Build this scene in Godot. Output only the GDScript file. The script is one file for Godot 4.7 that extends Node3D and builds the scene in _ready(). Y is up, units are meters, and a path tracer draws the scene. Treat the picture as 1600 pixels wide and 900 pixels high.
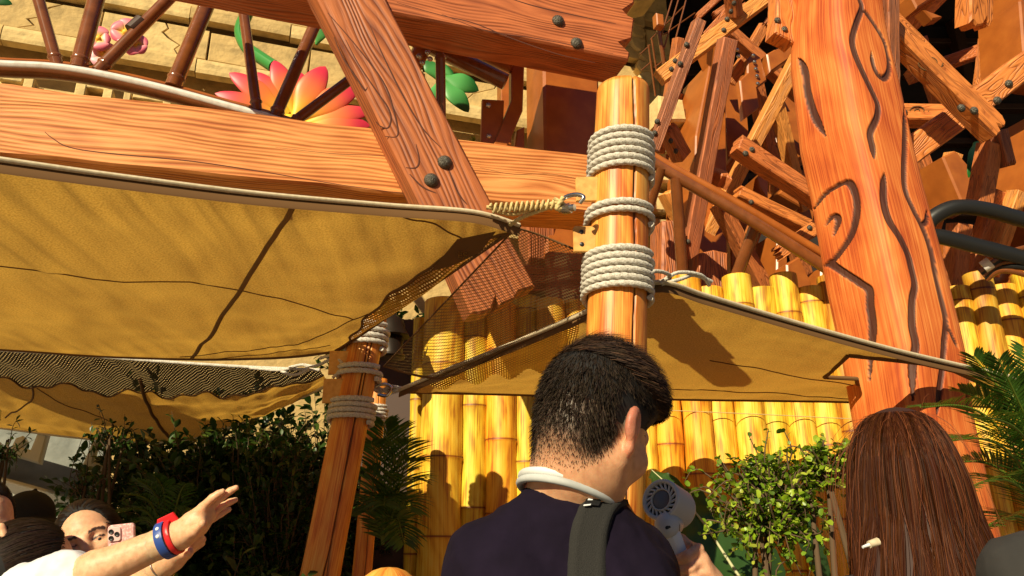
extends Node3D

const F := 1203.0
var CP := Vector3(0, 1.45, 0)
var PITCH := deg_to_rad(19.0)
var FW := Vector3.FORWARD
var UV3 := Vector3.UP
var M := {}
var used := {}
var NW := Vector3.BACK      # direction the timber structure faces
var UW := Vector3.RIGHT     # direction it runs
var LP := Vector3.ZERO     # front face of the last slab laid
var LN := Vector3.BACK


# ---------------------------------------------------------------- geometry collector
class MB:
	var v := PackedVector3Array()
	var t := PackedVector2Array()
	var c := PackedColorArray()
	var i := PackedInt32Array()
	var tinted := false

	func vert(p: Vector3, uv := Vector2.ZERO, col := Color.WHITE) -> int:
		v.append(p)
		t.append(uv)
		c.append(col)
		return v.size() - 1

	func tri(a: int, b: int, d: int) -> void:
		i.append(a)
		i.append(b)
		i.append(d)

	func quad(a: int, b: int, d: int, e: int) -> void:
		tri(a, b, d)
		tri(a, d, e)

	func tri_n(a: int, b: int, d: int, n: Vector3) -> void:
		if (v[d] - v[a]).cross(v[b] - v[a]).dot(n) < 0.0:
			tri(a, d, b)
		else:
			tri(a, b, d)

	func face(p: Array, uv: Array, n: Vector3, col := Color.WHITE) -> void:
		var k := []
		for j in p.size():
			k.append(vert(p[j], uv[j] if uv.size() else Vector2.ZERO, col))
		for j in range(1, p.size() - 1):
			tri_n(k[0], k[j], k[j + 1], n)

	func normals() -> PackedVector3Array:
		var n := PackedVector3Array()
		n.resize(v.size())
		for j in range(0, i.size(), 3):
			var a := i[j]
			var b := i[j + 1]
			var d := i[j + 2]
			var q := (v[d] - v[a]).cross(v[b] - v[a])
			n[a] += q
			n[b] += q
			n[d] += q
		for j in v.size():
			n[j] = n[j].normalized() if n[j].length_squared() > 1e-20 else Vector3.UP
		return n

	func mesh(off := Vector3.ZERO) -> ArrayMesh:
		var n := normals()
		var w := PackedVector3Array()
		w.resize(v.size())
		for j in v.size():
			w[j] = v[j] - off
		var arr := []
		arr.resize(Mesh.ARRAY_MAX)
		arr[Mesh.ARRAY_VERTEX] = w
		arr[Mesh.ARRAY_NORMAL] = n
		arr[Mesh.ARRAY_TEX_UV] = t
		if tinted:
			arr[Mesh.ARRAY_COLOR] = c
		arr[Mesh.ARRAY_INDEX] = i
		var m := ArrayMesh.new()
		m.add_surface_from_arrays(Mesh.PRIMITIVE_TRIANGLES, arr)
		return m


# ---------------------------------------------------------------- places
func P(px: float, py: float, d: float) -> Vector3:
	return CP + d * (FW + Vector3((px - 800.0) / F, 0, 0) + UV3 * ((450.0 - py) / F))


func PZ(px: float, py: float, z: float) -> Vector3:
	var k := (450.0 - py) / F
	return P(px, py, z / (cos(PITCH) - k * sin(PITCH)))


func proj(w: Vector3) -> Vector2:
	var q := w - CP
	var d := q.dot(FW)
	return Vector2(800.0 + q.x / d * F, 450.0 - q.dot(UV3) / d * F)


func L(r: float, g: float, b: float) -> Color:
	return Color(r, g, b).linear_to_srgb()


# ---------------------------------------------------------------- nodes
func numbered(n: String) -> String:
	if not used.has(n):
		used[n] = 0
		return n
	used[n] += 1
	return "%s_%03d" % [n, used[n]]


func thing(n: String, label: String, cat: String, at := Vector3.ZERO, group := "") -> Node3D:
	var o := Node3D.new()
	o.name = numbered(n)
	o.position = at
	add_child(o, true)
	tag(o, label, cat, group)
	return o


func tag(o: Node3D, label: String, cat: String, group := "") -> void:
	o.set_meta("label", label)
	o.set_meta("category", cat)
	if group:
		o.set_meta("group", group)


func origin_of(o: Node) -> Vector3:
	var p := Vector3.ZERO
	while o is Node3D and o != self:
		p += o.position
		o = o.get_parent()
	return p


func part(parent: Node, n: String, mb: MB, mat: Material, label := "") -> MeshInstance3D:
	var o := MeshInstance3D.new()
	o.mesh = mb.mesh(origin_of(parent))
	o.material_override = mat
	if parent == self:
		o.name = numbered(n)
	else:
		o.name = n
		var k := 0
		while parent.has_node(NodePath(String(o.name))):
			k += 1
			o.name = "%s_%03d" % [n, k]
	parent.add_child(o, true)
	if label:
		o.set_meta("label", label)
	return o


func inst(parent: Node, n: String, mesh: Mesh, mat: Material, at: Transform3D) -> MeshInstance3D:
	var o := MeshInstance3D.new()
	o.mesh = mesh
	o.material_override = mat
	o.name = n
	var k := 0
	while parent.has_node(NodePath(String(o.name))):
		k += 1
		o.name = "%s_%03d" % [n, k]
	o.transform = at
	o.position -= origin_of(parent)
	parent.add_child(o, true)
	return o


# ---------------------------------------------------------------- shapes
func slab(mb: MB, poly: Array, th: float, bev: float, o: Vector3, U: Vector3, V: Vector3, uvs := Vector2.ONE, uvo := Vector2.ZERO) -> void:
	# an outline in the plane U, V (centre o), thickness th along U x V, its front edges bevelled
	var N := U.cross(V).normalized()
	var area := 0.0
	var m := poly.size()
	for j in m:
		area += poly[j].cross(poly[(j + 1) % m])
	if area < 0.0:
		poly = poly.duplicate()
		poly.reverse()
	var ins := []
	for j in m:
		var a: Vector2 = poly[(j + m - 1) % m]
		var b: Vector2 = poly[j]
		var d: Vector2 = poly[(j + 1) % m]
		var n1 := (b - a).normalized().orthogonal() * -1.0
		var n2 := (d - b).normalized().orthogonal() * -1.0
		var s := n1 + n2
		var k := bev / maxf(0.5, 1.0 + n1.dot(n2)) if s.length() > 0.1 else 0.0
		ins.append(b + s * k)
	var z1 := th * 0.5
	var tri := Geometry2D.triangulate_polygon(PackedVector2Array(ins))
	if tri.is_empty():
		ins = poly
		tri = Geometry2D.triangulate_polygon(PackedVector2Array(poly))
	var base := mb.v.size()
	for p in ins:
		mb.vert(o + U * p.x + V * p.y + N * z1, Vector2(p.x * uvs.x, p.y * uvs.y) + uvo)
	for j in range(0, tri.size(), 3):
		mb.tri_n(base + tri[j], base + tri[j + 1], base + tri[j + 2], N)
	var tb := Geometry2D.triangulate_polygon(PackedVector2Array(poly))
	base = mb.v.size()
	for p in poly:
		mb.vert(o + U * p.x + V * p.y - N * z1, Vector2(p.x * uvs.x, p.y * uvs.y) + uvo)
	for j in range(0, tb.size(), 3):
		mb.tri_n(base + tb[j], base + tb[j + 1], base + tb[j + 2], -N)
	for j in m:
		var a: Vector2 = poly[j]
		var b: Vector2 = poly[(j + 1) % m]
		var ia: Vector2 = ins[j]
		var ib: Vector2 = ins[(j + 1) % m]
		var e := (b - a).normalized()
		var on := U * e.y - V * e.x
		var pa := o + U * a.x + V * a.y
		var pb := o + U * b.x + V * b.y
		var qa := o + U * ia.x + V * ia.y + N * z1
		var qb := o + U * ib.x + V * ib.y + N * z1
		var ua := Vector2(a.x * uvs.x, a.y * uvs.y) + uvo
		var ub := Vector2(b.x * uvs.x, b.y * uvs.y) + uvo
		var dz := Vector2(0, th * uvs.y) if absf(e.x) > absf(e.y) else Vector2(th * uvs.x, 0)
		mb.face([qa, qb, pb + N * (z1 - bev), pa + N * (z1 - bev)], [ua, ub, ub, ua], on + N)
		mb.face([pa + N * (z1 - bev), pb + N * (z1 - bev), pb - N * z1, pa - N * z1], [ua, ub, ub + dz, ua + dz], on)


func box(mb: MB, o: Vector3, sx: float, sy: float, sz: float, bev := 0.004, U := Vector3.RIGHT, V := Vector3.UP) -> void:
	slab(mb, [Vector2(-sx / 2, -sy / 2), Vector2(sx / 2, -sy / 2), Vector2(sx / 2, sy / 2), Vector2(-sx / 2, sy / 2)], sz, bev, o, U, V)


func catmull(p: Array, n: int) -> Array:
	var out := []
	var m := p.size() - 1
	for j in n + 1:
		var x := float(j) / n * m
		var k := mini(int(x), m - 1)
		var f := x - k
		var a = p[maxi(k - 1, 0)]
		var b = p[k]
		var c = p[k + 1]
		var d = p[mini(k + 2, m)]
		out.append(0.5 * (2.0 * b + (c - a) * f + (2.0 * a - 5.0 * b + 4.0 * c - d) * f * f + (3.0 * b - a - 3.0 * c + d) * f * f * f))
	return out


func tube(mb: MB, pts: Array, r, sides := 10, caps := true, uvs := Vector2(1, 1), twist := 0.0, lobe := 0.0, flat := 1.0, updir := Vector3.ZERO) -> void:
	# r: a radius, or one for each point; lobe > 0 gives the three strands of a rope, twist its turns per metre; flat squashes the section
	var n := pts.size()
	var X := Vector3.ZERO
	var along := 0.0
	var base := mb.v.size()
	var col := Color.WHITE
	for j in n:
		var T: Vector3 = (pts[mini(j + 1, n - 1)] - pts[maxi(j - 1, 0)]).normalized()
		if updir != Vector3.ZERO:
			X = T.cross(updir).normalized()
		elif j == 0:
			X = T.cross(Vector3.UP if absf(T.y) < 0.9 else Vector3.RIGHT).normalized()
		else:
			X = (X - T * X.dot(T)).normalized()
		var Y := T.cross(X)
		if j > 0:
			along += (pts[j] - pts[j - 1]).length()
		var rr: float = r[j] if r is Array or r is PackedFloat32Array else r
		for k in sides + 1:
			var a := TAU * k / sides
			var q := rr
			if lobe > 0.0:
				q *= 1.0 - lobe + lobe * absf(cos(1.5 * a - PI * 3.0 * twist * along))
			mb.vert(pts[j] + X * cos(a) * q + Y * sin(a) * q * flat, Vector2(a / TAU * uvs.x, along * uvs.y), col)
	for j in n - 1:
		for k in sides:
			var a := base + j * (sides + 1) + k
			mb.quad(a, a + sides + 1, a + sides + 2, a + 1)
	if caps:
		for e in [0, n - 1]:
			var T: Vector3 = (pts[1] - pts[0]) if e == 0 else (pts[n - 1] - pts[n - 2])
			var cc := mb.vert(pts[e], Vector2(0.5, 0.5))
			var b := mb.v.size()
			for k in sides:
				mb.vert(mb.v[base + e * (sides + 1) + k], mb.t[base + e * (sides + 1) + k] * 0.3)
			for k in sides:
				mb.tri_n(cc, b + k, b + (k + 1) % sides, -T if e == 0 else T)


func lathe(mb: MB, prof: Array, o: Vector3, axis: Vector3, sides := 16) -> void:
	# prof: Vector2(radius, height along the axis)
	var X := axis.cross(Vector3.UP if absf(axis.y) < 0.9 else Vector3.RIGHT).normalized()
	var Y := axis.cross(X)
	var b := mb.v.size()
	for p in prof:
		for k in sides + 1:
			var a := TAU * k / sides
			mb.vert(o + axis * p.y + (X * cos(a) + Y * sin(a)) * p.x, Vector2(float(k) / sides, p.y))
	for j in prof.size() - 1:
		for k in sides:
			var a := b + j * (sides + 1) + k
			mb.quad(a, a + sides + 1, a + sides + 2, a + 1)


func ellipsoid(mb: MB, o: Vector3, B: Basis, nu := 12, nv := 8) -> void:
	var b := mb.v.size()
	for j in nv + 1:
		var th := PI * j / nv
		for k in nu + 1:
			var a := TAU * k / nu
			mb.vert(o + B * Vector3(sin(th) * cos(a), cos(th), sin(th) * sin(a)), Vector2(float(k) / nu, float(j) / nv))
	for j in nv:
		for k in nu:
			var a := b + j * (nu + 1) + k
			mb.quad(a, a + 1, a + nu + 2, a + nu + 1)


func bolt(parent: Node, at: Vector3, n: Vector3, r: float, mat: Material = null) -> void:
	var mb := MB.new()
	lathe(mb, [Vector2(0, r * 0.75), Vector2(r * 0.35, r * 0.72), Vector2(r * 0.7, r * 0.52), Vector2(r * 0.93, r * 0.25), Vector2(r, 0.0), Vector2(r * 0.9, -r * 0.3)], at, n, 12)
	part(parent, "bolt", mb, mat if mat else M.bolt)


func jag(rng: RandomNumberGenerator, w: float, depth: float, n: int) -> Array:
	# offsets along the length for a broken end, from -w/2 to w/2
	var out := []
	for j in n + 1:
		out.append(Vector2(rng.randf_range(0.0, 1.0) * depth * (1.0 if j % 2 else 0.25), lerpf(-w / 2, w / 2, float(j) / n)))
	return out


func plank(parent: Node, n: String, a: Vector3, b: Vector3, w: float, th: float, mat: Material, seed_ := 0, j0 := 0.0, j1 := 0.0, uvl := 2.4, N := Vector3.ZERO, label := "") -> MeshInstance3D:
	var mb := MB.new()
	var U := (b - a).normalized()
	var n0 := NW if N == Vector3.ZERO else N
	var nn := (n0 - U * n0.dot(U)).normalized()
	var V := nn.cross(U)
	LP = (a + b) / 2 + nn * th * 0.5
	LN = nn
	var len := (b - a).length()
	var rng := RandomNumberGenerator.new()
	rng.seed = seed_ * 77 + 5
	var poly := []
	var e0 := jag(rng, w, j0, 7) if j0 > 0.0 else [Vector2(0, -w / 2), Vector2(0, w / 2)]
	var e1 := jag(rng, w, j1, 7) if j1 > 0.0 else [Vector2(0, -w / 2), Vector2(0, w / 2)]
	# a slightly wavering long edge
	var steps := maxi(3, int(len / 0.25))
	for p in e1:
		poly.append(Vector2(len / 2 - p.x, p.y))
	for j in range(1, steps):
		poly.append(Vector2(len / 2 - len * j / steps, w / 2 + rng.randf_range(-0.012, 0.004) * minf(1.0, w * 4)))
	e0.reverse()
	for p in e0:
		poly.append(Vector2(-len / 2 + p.x, p.y))
	for j in range(1, steps):
		poly.append(Vector2(-len / 2 + len * j / steps, -w / 2 + rng.randf_range(-0.004, 0.012) * minf(1.0, w * 4)))
	slab(mb, poly, th, minf(0.012, w * 0.06), (a + b) / 2, U, V, Vector2(1.0 / uvl, 1.0 / w * 0.96), Vector2(rng.randf() * 3.0, 0.5))
	return part(parent, n, mb, mat, label)


# ---------------------------------------------------------------- materials
func mat(col: Color, rough := 0.7, metal := 0.0) -> StandardMaterial3D:
	var m := StandardMaterial3D.new()
	m.albedo_color = col
	m.roughness = rough
	m.metallic = metal
	return m


func noise_tex(seed_: int, freq: float, ramp: Array, size := 512, octaves := 4, kind := FastNoiseLite.TYPE_SIMPLEX_SMOOTH) -> NoiseTexture2D:
	var n := FastNoiseLite.new()
	n.seed = seed_
	n.frequency = freq
	n.noise_type = kind
	n.fractal_octaves = octaves
	var t := NoiseTexture2D.new()
	t.width = size
	t.height = size
	t.seamless = true
	t.noise = n
	if ramp.size():
		var g := Gradient.new()
		var off := PackedFloat32Array()
		var cols := PackedColorArray()
		for k in ramp:
			off.append(k[0])
			cols.append(k[1])
		g.offsets = off
		g.colors = cols
		t.color_ramp = g
	return t


func tri_mat(tex: Texture2D, scale: Vector3, rough := 0.8, bump: Texture2D = null, bump_cm := 0.0) -> StandardMaterial3D:
	var m := StandardMaterial3D.new()
	m.albedo_texture = tex
	m.roughness = rough
	m.uv1_triplanar = true
	m.uv1_world_triplanar = true
	m.uv1_scale = scale
	if bump:
		m.heightmap_enabled = true
		m.heightmap_texture = bump
		m.heightmap_scale = bump_cm
	return m


func wood(seed_: int, dark: Color, light: Color, lines: float, wob: float, knots: int, sharp: float, bump := 0.5, w := 1024, h := 320, tint := 0.35, swirl := 0.45) -> StandardMaterial3D:
	# boards carved with wavering grain lines: u runs along the board, v across it
	var n1 := FastNoiseLite.new()
	n1.seed = seed_
	n1.frequency = 1.0
	n1.fractal_octaves = 2
	var n2 := FastNoiseLite.new()
	n2.seed = seed_ + 9
	n2.frequency = 1.0
	n2.fractal_octaves = 3
	var rng := RandomNumberGenerator.new()
	rng.seed = seed_
	var ks := []
	for k in knots:
		ks.append([Vector2(rng.randf(), rng.randf_range(0.15, 0.85)), rng.randf_range(0.07, 0.17), rng.randf_range(0.10, 0.2), rng.randf_range(1.2, 3.2) * (1 if rng.randf() > 0.5 else -1)])
	var im := Image.create(w, h, false, Image.FORMAT_RGB8)
	var hm := Image.create(w, h, false, Image.FORMAT_L8)
	for y in h:
		var v := float(y) / h
		for x in w:
			var u := float(x) / w
			# wraps round in u
			var cu := cos(u * TAU)
			var su := sin(u * TAU)
			var ph := v * lines + wob * n1.get_noise_3d(cu * swirl, su * swirl, v * 1.5)
			for k in ks:
				var du: float = u - k[0].x
				du -= roundf(du)
				var dv: float = (v - k[0].y)
				var q: float = du * du / (k[1] * k[1]) + dv * dv / (k[2] * k[2])
				if q < 6.0:
					ph += k[3] * exp(-q)
			var f := absf(ph - floorf(ph) - 0.5) * 2.0     # 0 in the line, 1 on the ridge
			var fine := n2.get_noise_3d(cu * 3.0, su * 3.0, v * 60.0)
			var big := n2.get_noise_3d(cu * 1.3 + 7.0, su * 1.3, v * 3.0)
			var strength := clampf(0.72 + 0.8 * n1.get_noise_3d(cu * 0.9, su * 0.9 + 9.0, floorf(ph) * 3.7), 0.25, 1.0)
			var ridge := 1.0 - (1.0 - pow(clampf(f, 0.0, 1.0), sharp)) * strength
			var t := clampf(ridge * 0.85 + 0.1 + fine * 0.13 + big * tint, 0.0, 1.0)
			im.set_pixel(x, y, dark.lerp(light, t))
			hm.set_pixel(x, y, Color(ridge * 0.8 + 0.1 + fine * 0.08, 0, 0))
	var m := StandardMaterial3D.new()
	m.albedo_texture = ImageTexture.create_from_image(im)
	m.roughness = 0.55
	m.heightmap_enabled = true
	m.heightmap_texture = ImageTexture.create_from_image(hm)
	m.heightmap_scale = bump
	return m


func streaks(seed_: int, cols: Array, w: int, h: int, fu: float, fv: float, spots := 0.0) -> Image:
	# soft streaks along v; wraps round in u
	var n := FastNoiseLite.new()
	n.seed = seed_
	n.frequency = 1.0
	n.fractal_octaves = 4
	var n2 := FastNoiseLite.new()
	n2.seed = seed_ + 3
	n2.frequency = 1.0
	n2.fractal_octaves = 3
	var im := Image.create(w, h, false, Image.FORMAT_RGB8)
	for y in h:
		var cv := cos(TAU * y / h)
		var sv := sin(TAU * y / h)
		for x in w:
			var u := float(x) / w * TAU
			var a := n.get_noise_3d(cos(u) * fu + cv * fv, sin(u) * fu, sv * fv)
			var b := n2.get_noise_3d(cos(u) * 1.2 + cv * 1.2, sin(u) * 1.2 + 5.0, sv * 1.2)
			var t := clampf(0.5 + 0.75 * a + spots * b, 0.0, 0.999) * (cols.size() - 1)
			var k := int(t)
			im.set_pixel(x, y, cols[k].lerp(cols[k + 1], t - k))
	return im


func materials() -> void:
	M.bolt = tri_mat(noise_tex(3, 0.05, [[0.0, L(0.03, 0.027, 0.02)], [0.55, L(0.11, 0.1, 0.08)], [1.0, L(0.3, 0.28, 0.24)]], 256), Vector3.ONE * 9.0, 0.38, noise_tex(4, 0.06, [], 256), 0.6)
	M.bolt.metallic = 0.5
	M.beam = wood(11, L(0.34, 0.075, 0.012), L(0.86, 0.36, 0.11), 17.0, 1.5, 1, 0.8, 0.55, 1024, 288, 0.3, 0.5)
	M.red = wood(21, L(0.13, 0.028, 0.010), L(0.54, 0.165, 0.05), 13.0, 2.6, 3, 0.62, 0.9, 1024, 288, 0.2, 0.4)
	M.redfine = wood(26, L(0.20, 0.045, 0.014), L(0.58, 0.17, 0.055), 17.0, 2.4, 1, 0.6, 0.7, 1024, 288, 0.25, 0.4)
	M.plank = wood(31, L(0.30, 0.07, 0.012), L(0.74, 0.24, 0.05), 7.0, 3.8, 2, 0.4, 0.9, 768, 256, 0.3)
	M.plank2 = wood(37, L(0.25, 0.06, 0.014), L(0.62, 0.19, 0.05), 7.0, 4.2, 3, 0.4, 0.9, 768, 256, 0.3)
	M.plank3 = wood(43, L(0.42, 0.13, 0.02), L(0.82, 0.33, 0.07), 6.0, 3.0, 2, 0.35, 0.8, 768, 256, 0.3)
	# painted brown steel
	var st := noise_tex(51, 0.012, [[0.0, L(0.28, 0.075, 0.012)], [0.5, L(0.36, 0.10, 0.016)], [1.0, L(0.44, 0.135, 0.022)]], 512)
	M.steel = tri_mat(st, Vector3.ONE * 0.9, 0.34, noise_tex(52, 0.1, [], 256), 0.02)
	M.pipe = tri_mat(noise_tex(53, 0.015, [[0.0, L(0.14, 0.045, 0.012)], [0.5, L(0.20, 0.062, 0.018)], [1.0, L(0.26, 0.085, 0.024)]], 512), Vector3.ONE * 1.3, 0.26)
	M.pipe.clearcoat_enabled = true
	M.pipe.clearcoat = 0.5
	M.pipe.clearcoat_roughness = 0.12
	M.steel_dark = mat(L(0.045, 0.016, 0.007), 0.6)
	M.shiny = mat(L(0.55, 0.53, 0.5), 0.25, 1.0)
	M.near_white = tri_mat(noise_tex(54, 0.03, [[0.0, L(0.55, 0.52, 0.48)], [0.5, L(0.76, 0.74, 0.70)], [1.0, L(0.85, 0.83, 0.80)]], 256), Vector3.ONE * 2.0, 0.3)  # near-white paint; on the arch it stands for the pipe's highlight
	M.near_white.metallic = 0.0
	# stone
	M.stones = []
	for k in 3:
		var b := [Color(0.60, 0.42, 0.17), Color(0.66, 0.48, 0.21), Color(0.52, 0.36, 0.145)][k] as Color
		M.stones.append(tri_mat(noise_tex(60 + k, 0.010, [[0.0, (b * 0.62).linear_to_srgb()], [0.45, b.linear_to_srgb()], [0.75, (b * 1.12).linear_to_srgb()], [1.0, (b * 1.25).linear_to_srgb()]], 512, 6), Vector3.ONE * 0.8, 0.9, noise_tex(65 + k, 0.03, [], 512, 5), 0.7))
	M.grey = tri_mat(noise_tex(70, 0.008, [[0.0, L(0.16, 0.17, 0.155)], [0.5, L(0.26, 0.275, 0.25)], [1.0, L(0.37, 0.385, 0.35)]], 512, 6), Vector3.ONE * 0.7, 0.9, noise_tex(71, 0.03, [], 256), 0.8)
	M.grey_light = tri_mat(noise_tex(72, 0.01, [[0.0, L(0.4, 0.40, 0.36)], [0.5, L(0.55, 0.55, 0.50)], [1.0, L(0.66, 0.66, 0.6)]], 256, 5), Vector3.ONE * 0.9, 0.9)
	M.ground = tri_mat(noise_tex(75, 0.01, [[0.0, L(0.15, 0.12, 0.085)], [0.5, L(0.2, 0.165, 0.12)], [1.0, L(0.26, 0.215, 0.16)]], 512, 5), Vector3.ONE * 0.4, 0.9)
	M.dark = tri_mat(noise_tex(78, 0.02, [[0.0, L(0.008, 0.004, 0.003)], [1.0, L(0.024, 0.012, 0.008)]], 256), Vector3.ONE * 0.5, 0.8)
	M.black = mat(L(0.012, 0.012, 0.012), 0.42)
	# bamboo: u round the cane, v up it
	M.bamboos = []
	for k in 3:
		var im := streaks(80 + k, [L(0.48, 0.19, 0.014), L(0.74, 0.41, 0.024), L(0.84, 0.54, 0.045), L(0.88, 0.64, 0.09)], 256, 256, 9.0, 0.8, 0.85)
		var m := StandardMaterial3D.new()
		m.albedo_texture = ImageTexture.create_from_image(im)
		m.vertex_color_use_as_albedo = true
		m.roughness = 0.52
		M.bamboos.append(m)
	for k in 4:
		var m: StandardMaterial3D = M.bamboos[k % 3].duplicate()
		m.albedo_color = [Color(0.90, 0.93, 0.78), Color(0.86, 0.80, 0.78), Color(1.0, 0.90, 0.80), Color(0.93, 0.98, 0.88)][k]
		M.bamboos.append(m)
	# posts
	var pim := streaks(90, [L(0.50, 0.12, 0.014), L(0.68, 0.22, 0.03), L(0.76, 0.32, 0.05), L(0.80, 0.42, 0.09)], 512, 512, 14.0, 0.8, 0.7)
	M.post = StandardMaterial3D.new()
	M.post.albedo_texture = ImageTexture.create_from_image(pim)
	M.post.vertex_color_use_as_albedo = true
	M.post.roughness = 0.45
	M.post.heightmap_enabled = true
	M.post.heightmap_texture = M.post.albedo_texture
	M.post.heightmap_scale = 0.2
	var tim := streaks(93, [L(0.40, 0.062, 0.010), L(0.58, 0.125, 0.020), L(0.68, 0.185, 0.036), L(0.78, 0.28, 0.066)], 512, 512, 26.0, 0.7, 0.5)
	M.trunk = StandardMaterial3D.new()
	M.trunk.albedo_texture = ImageTexture.create_from_image(tim)
	M.trunk.vertex_color_use_as_albedo = true
	M.trunk.roughness = 0.66
	M.trunk.heightmap_enabled = true
	M.trunk.heightmap_texture = M.trunk.albedo_texture
	M.trunk.heightmap_scale = 0.18
	# cloth
	var weave := noise_tex(100, 0.09, [[0.0, L(0.38, 0.26, 0.078)], [0.5, L(0.555, 0.395, 0.13)], [1.0, L(0.70, 0.52, 0.19)]], 512, 4)
	M.sail = StandardMaterial3D.new()
	M.sail.albedo_texture = weave
	M.sail.uv1_scale = Vector3(2.2, 2.2, 2.2)
	M.sail.roughness = 0.9
	M.sail.backlight_enabled = true
	M.sail.backlight = Color(1.1, 0.99, 0.72)
	M.sail.heightmap_enabled = true
	M.sail.heightmap_texture = noise_tex(101, 0.012, [], 512, 5)
	M.sail.heightmap_scale = 0.8
	M.seam = mat(L(0.14, 0.065, 0.018), 0.9)
	M.tape = mat(L(0.24, 0.125, 0.035), 0.9)
	M.hem = tri_mat(noise_tex(103, 0.05, [[0.0, L(0.45, 0.36, 0.22)], [1.0, L(0.74, 0.64, 0.46)]], 256), Vector3.ONE * 4.0, 0.85)
	# rope
	M.rope = tri_mat(noise_tex(105, 0.08, [[0.0, L(0.28, 0.24, 0.19)], [0.5, L(0.58, 0.54, 0.47)], [1.0, L(0.76, 0.73, 0.66)]], 256, 4), Vector3.ONE * 5.0, 0.9, noise_tex(106, 0.12, [], 256), 0.25)
	M.rope_yellow = tri_mat(noise_tex(107, 0.08, [[0.0, L(0.42, 0.29, 0.1)], [1.0, L(0.85, 0.68, 0.34)]], 256), Vector3.ONE * 6.0, 0.9)
	# netting
	var net := Image.create(64, 64, true, Image.FORMAT_RGBA8)
	for y in 64:
		for x in 64:
			var a := absf(fposmod(x + y, 32.0) - 16.0)
			var b := absf(fposmod(x - y, 32.0) - 16.0)
			net.set_pixel(x, y, Color(1, 1, 1, 1.0 if minf(a, b) < 3.9 else 0.0))
	M.net = mat(L(0.24, 0.15, 0.05), 0.9)
	M.net.albedo_texture = ImageTexture.create_from_image(net)
	M.net.transparency = BaseMaterial3D.TRANSPARENCY_ALPHA_SCISSOR
	M.net.alpha_scissor_threshold = 0.5
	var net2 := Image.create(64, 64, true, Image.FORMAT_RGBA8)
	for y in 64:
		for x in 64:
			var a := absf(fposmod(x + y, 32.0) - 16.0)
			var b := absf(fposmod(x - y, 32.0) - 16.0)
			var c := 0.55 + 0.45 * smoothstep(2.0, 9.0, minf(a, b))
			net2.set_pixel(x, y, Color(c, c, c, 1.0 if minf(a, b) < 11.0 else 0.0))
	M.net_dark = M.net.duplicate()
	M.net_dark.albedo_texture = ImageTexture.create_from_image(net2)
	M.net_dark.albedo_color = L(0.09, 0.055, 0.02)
	M.net_tan = M.net.duplicate()
	M.net_tan.albedo_color = L(0.55, 0.33, 0.08)
	M.net_tan.backlight_enabled = true
	M.net_tan.backlight = Color(1.0, 0.85, 0.5)
	M.net_dense = M.net_tan.duplicate()
	M.net_dense.albedo_texture = M.net_dark.albedo_texture


# ---------------------------------------------------------------- outlines set on a plane in the place
func on_plane(px: float, py: float, O: Vector3, N: Vector3) -> Vector3:
	var r := P(px, py, 1.0) - CP
	return CP + r * ((O - CP).dot(N) / r.dot(N))


func pxslab(parent: Node, n: String, poly: Array, d: float, th: float, m: Material, bev := 0.006, U := Vector3.ZERO, uvl := 2.4, uvw := 0.4, N := Vector3.ZERO, label := "") -> MeshInstance3D:
	var c := Vector2.ZERO
	for p in poly:
		c += p
	c /= poly.size()
	var nn := NW if N == Vector3.ZERO else N
	var O := P(c.x, c.y, d)
	var u := (UW if U == Vector3.ZERO else U)
	u = (u - nn * u.dot(nn)).normalized()
	var V := nn.cross(u)
	var q := []
	for p in poly:
		var w := on_plane(p.x, p.y, O, nn) - O
		q.append(Vector2(w.dot(u), w.dot(V)))
	LP = O + nn * th * 0.5
	LN = nn
	var mb := MB.new()
	slab(mb, q, th, bev, O, u, V, Vector2(1.0 / uvl, 1.0 / uvw), Vector2(fposmod(c.x * 0.0137, 3.0), 0.5))
	return part(parent, n, mb, m, label)


func vs(a: Array) -> Array:
	var out := []
	for k in range(0, a.size(), 2):
		out.append(Vector2(a[k], a[k + 1]))
	return out


func carve(parent: Node, pts: Array, w: float) -> void:
	# a dark carved line sunk into the face laid last
	var q := []
	for p in catmull(vs(pts), 28):
		q.append(on_plane(p.x, p.y, LP, LN))
	var r := []
	for k in q.size():
		r.append(w * 0.5 * (0.35 + 0.65 * sin(PI * (k + 0.5) / q.size())))
	var mb := MB.new()
	tube(mb, q, r, 6, true, Vector2.ONE, 0.0, 0.0, 0.3, LN)
	part(parent, "carved_line", mb, M.carving)


func bolts_on(parent: Node, pts: Array, O: Vector3, r: float, N := Vector3.ZERO, m: Material = null) -> void:
	var nn := NW if N == Vector3.ZERO else N
	for p in vs(pts):
		bolt(parent, on_plane(p.x, p.y, O, nn), nn, r, m)


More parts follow.
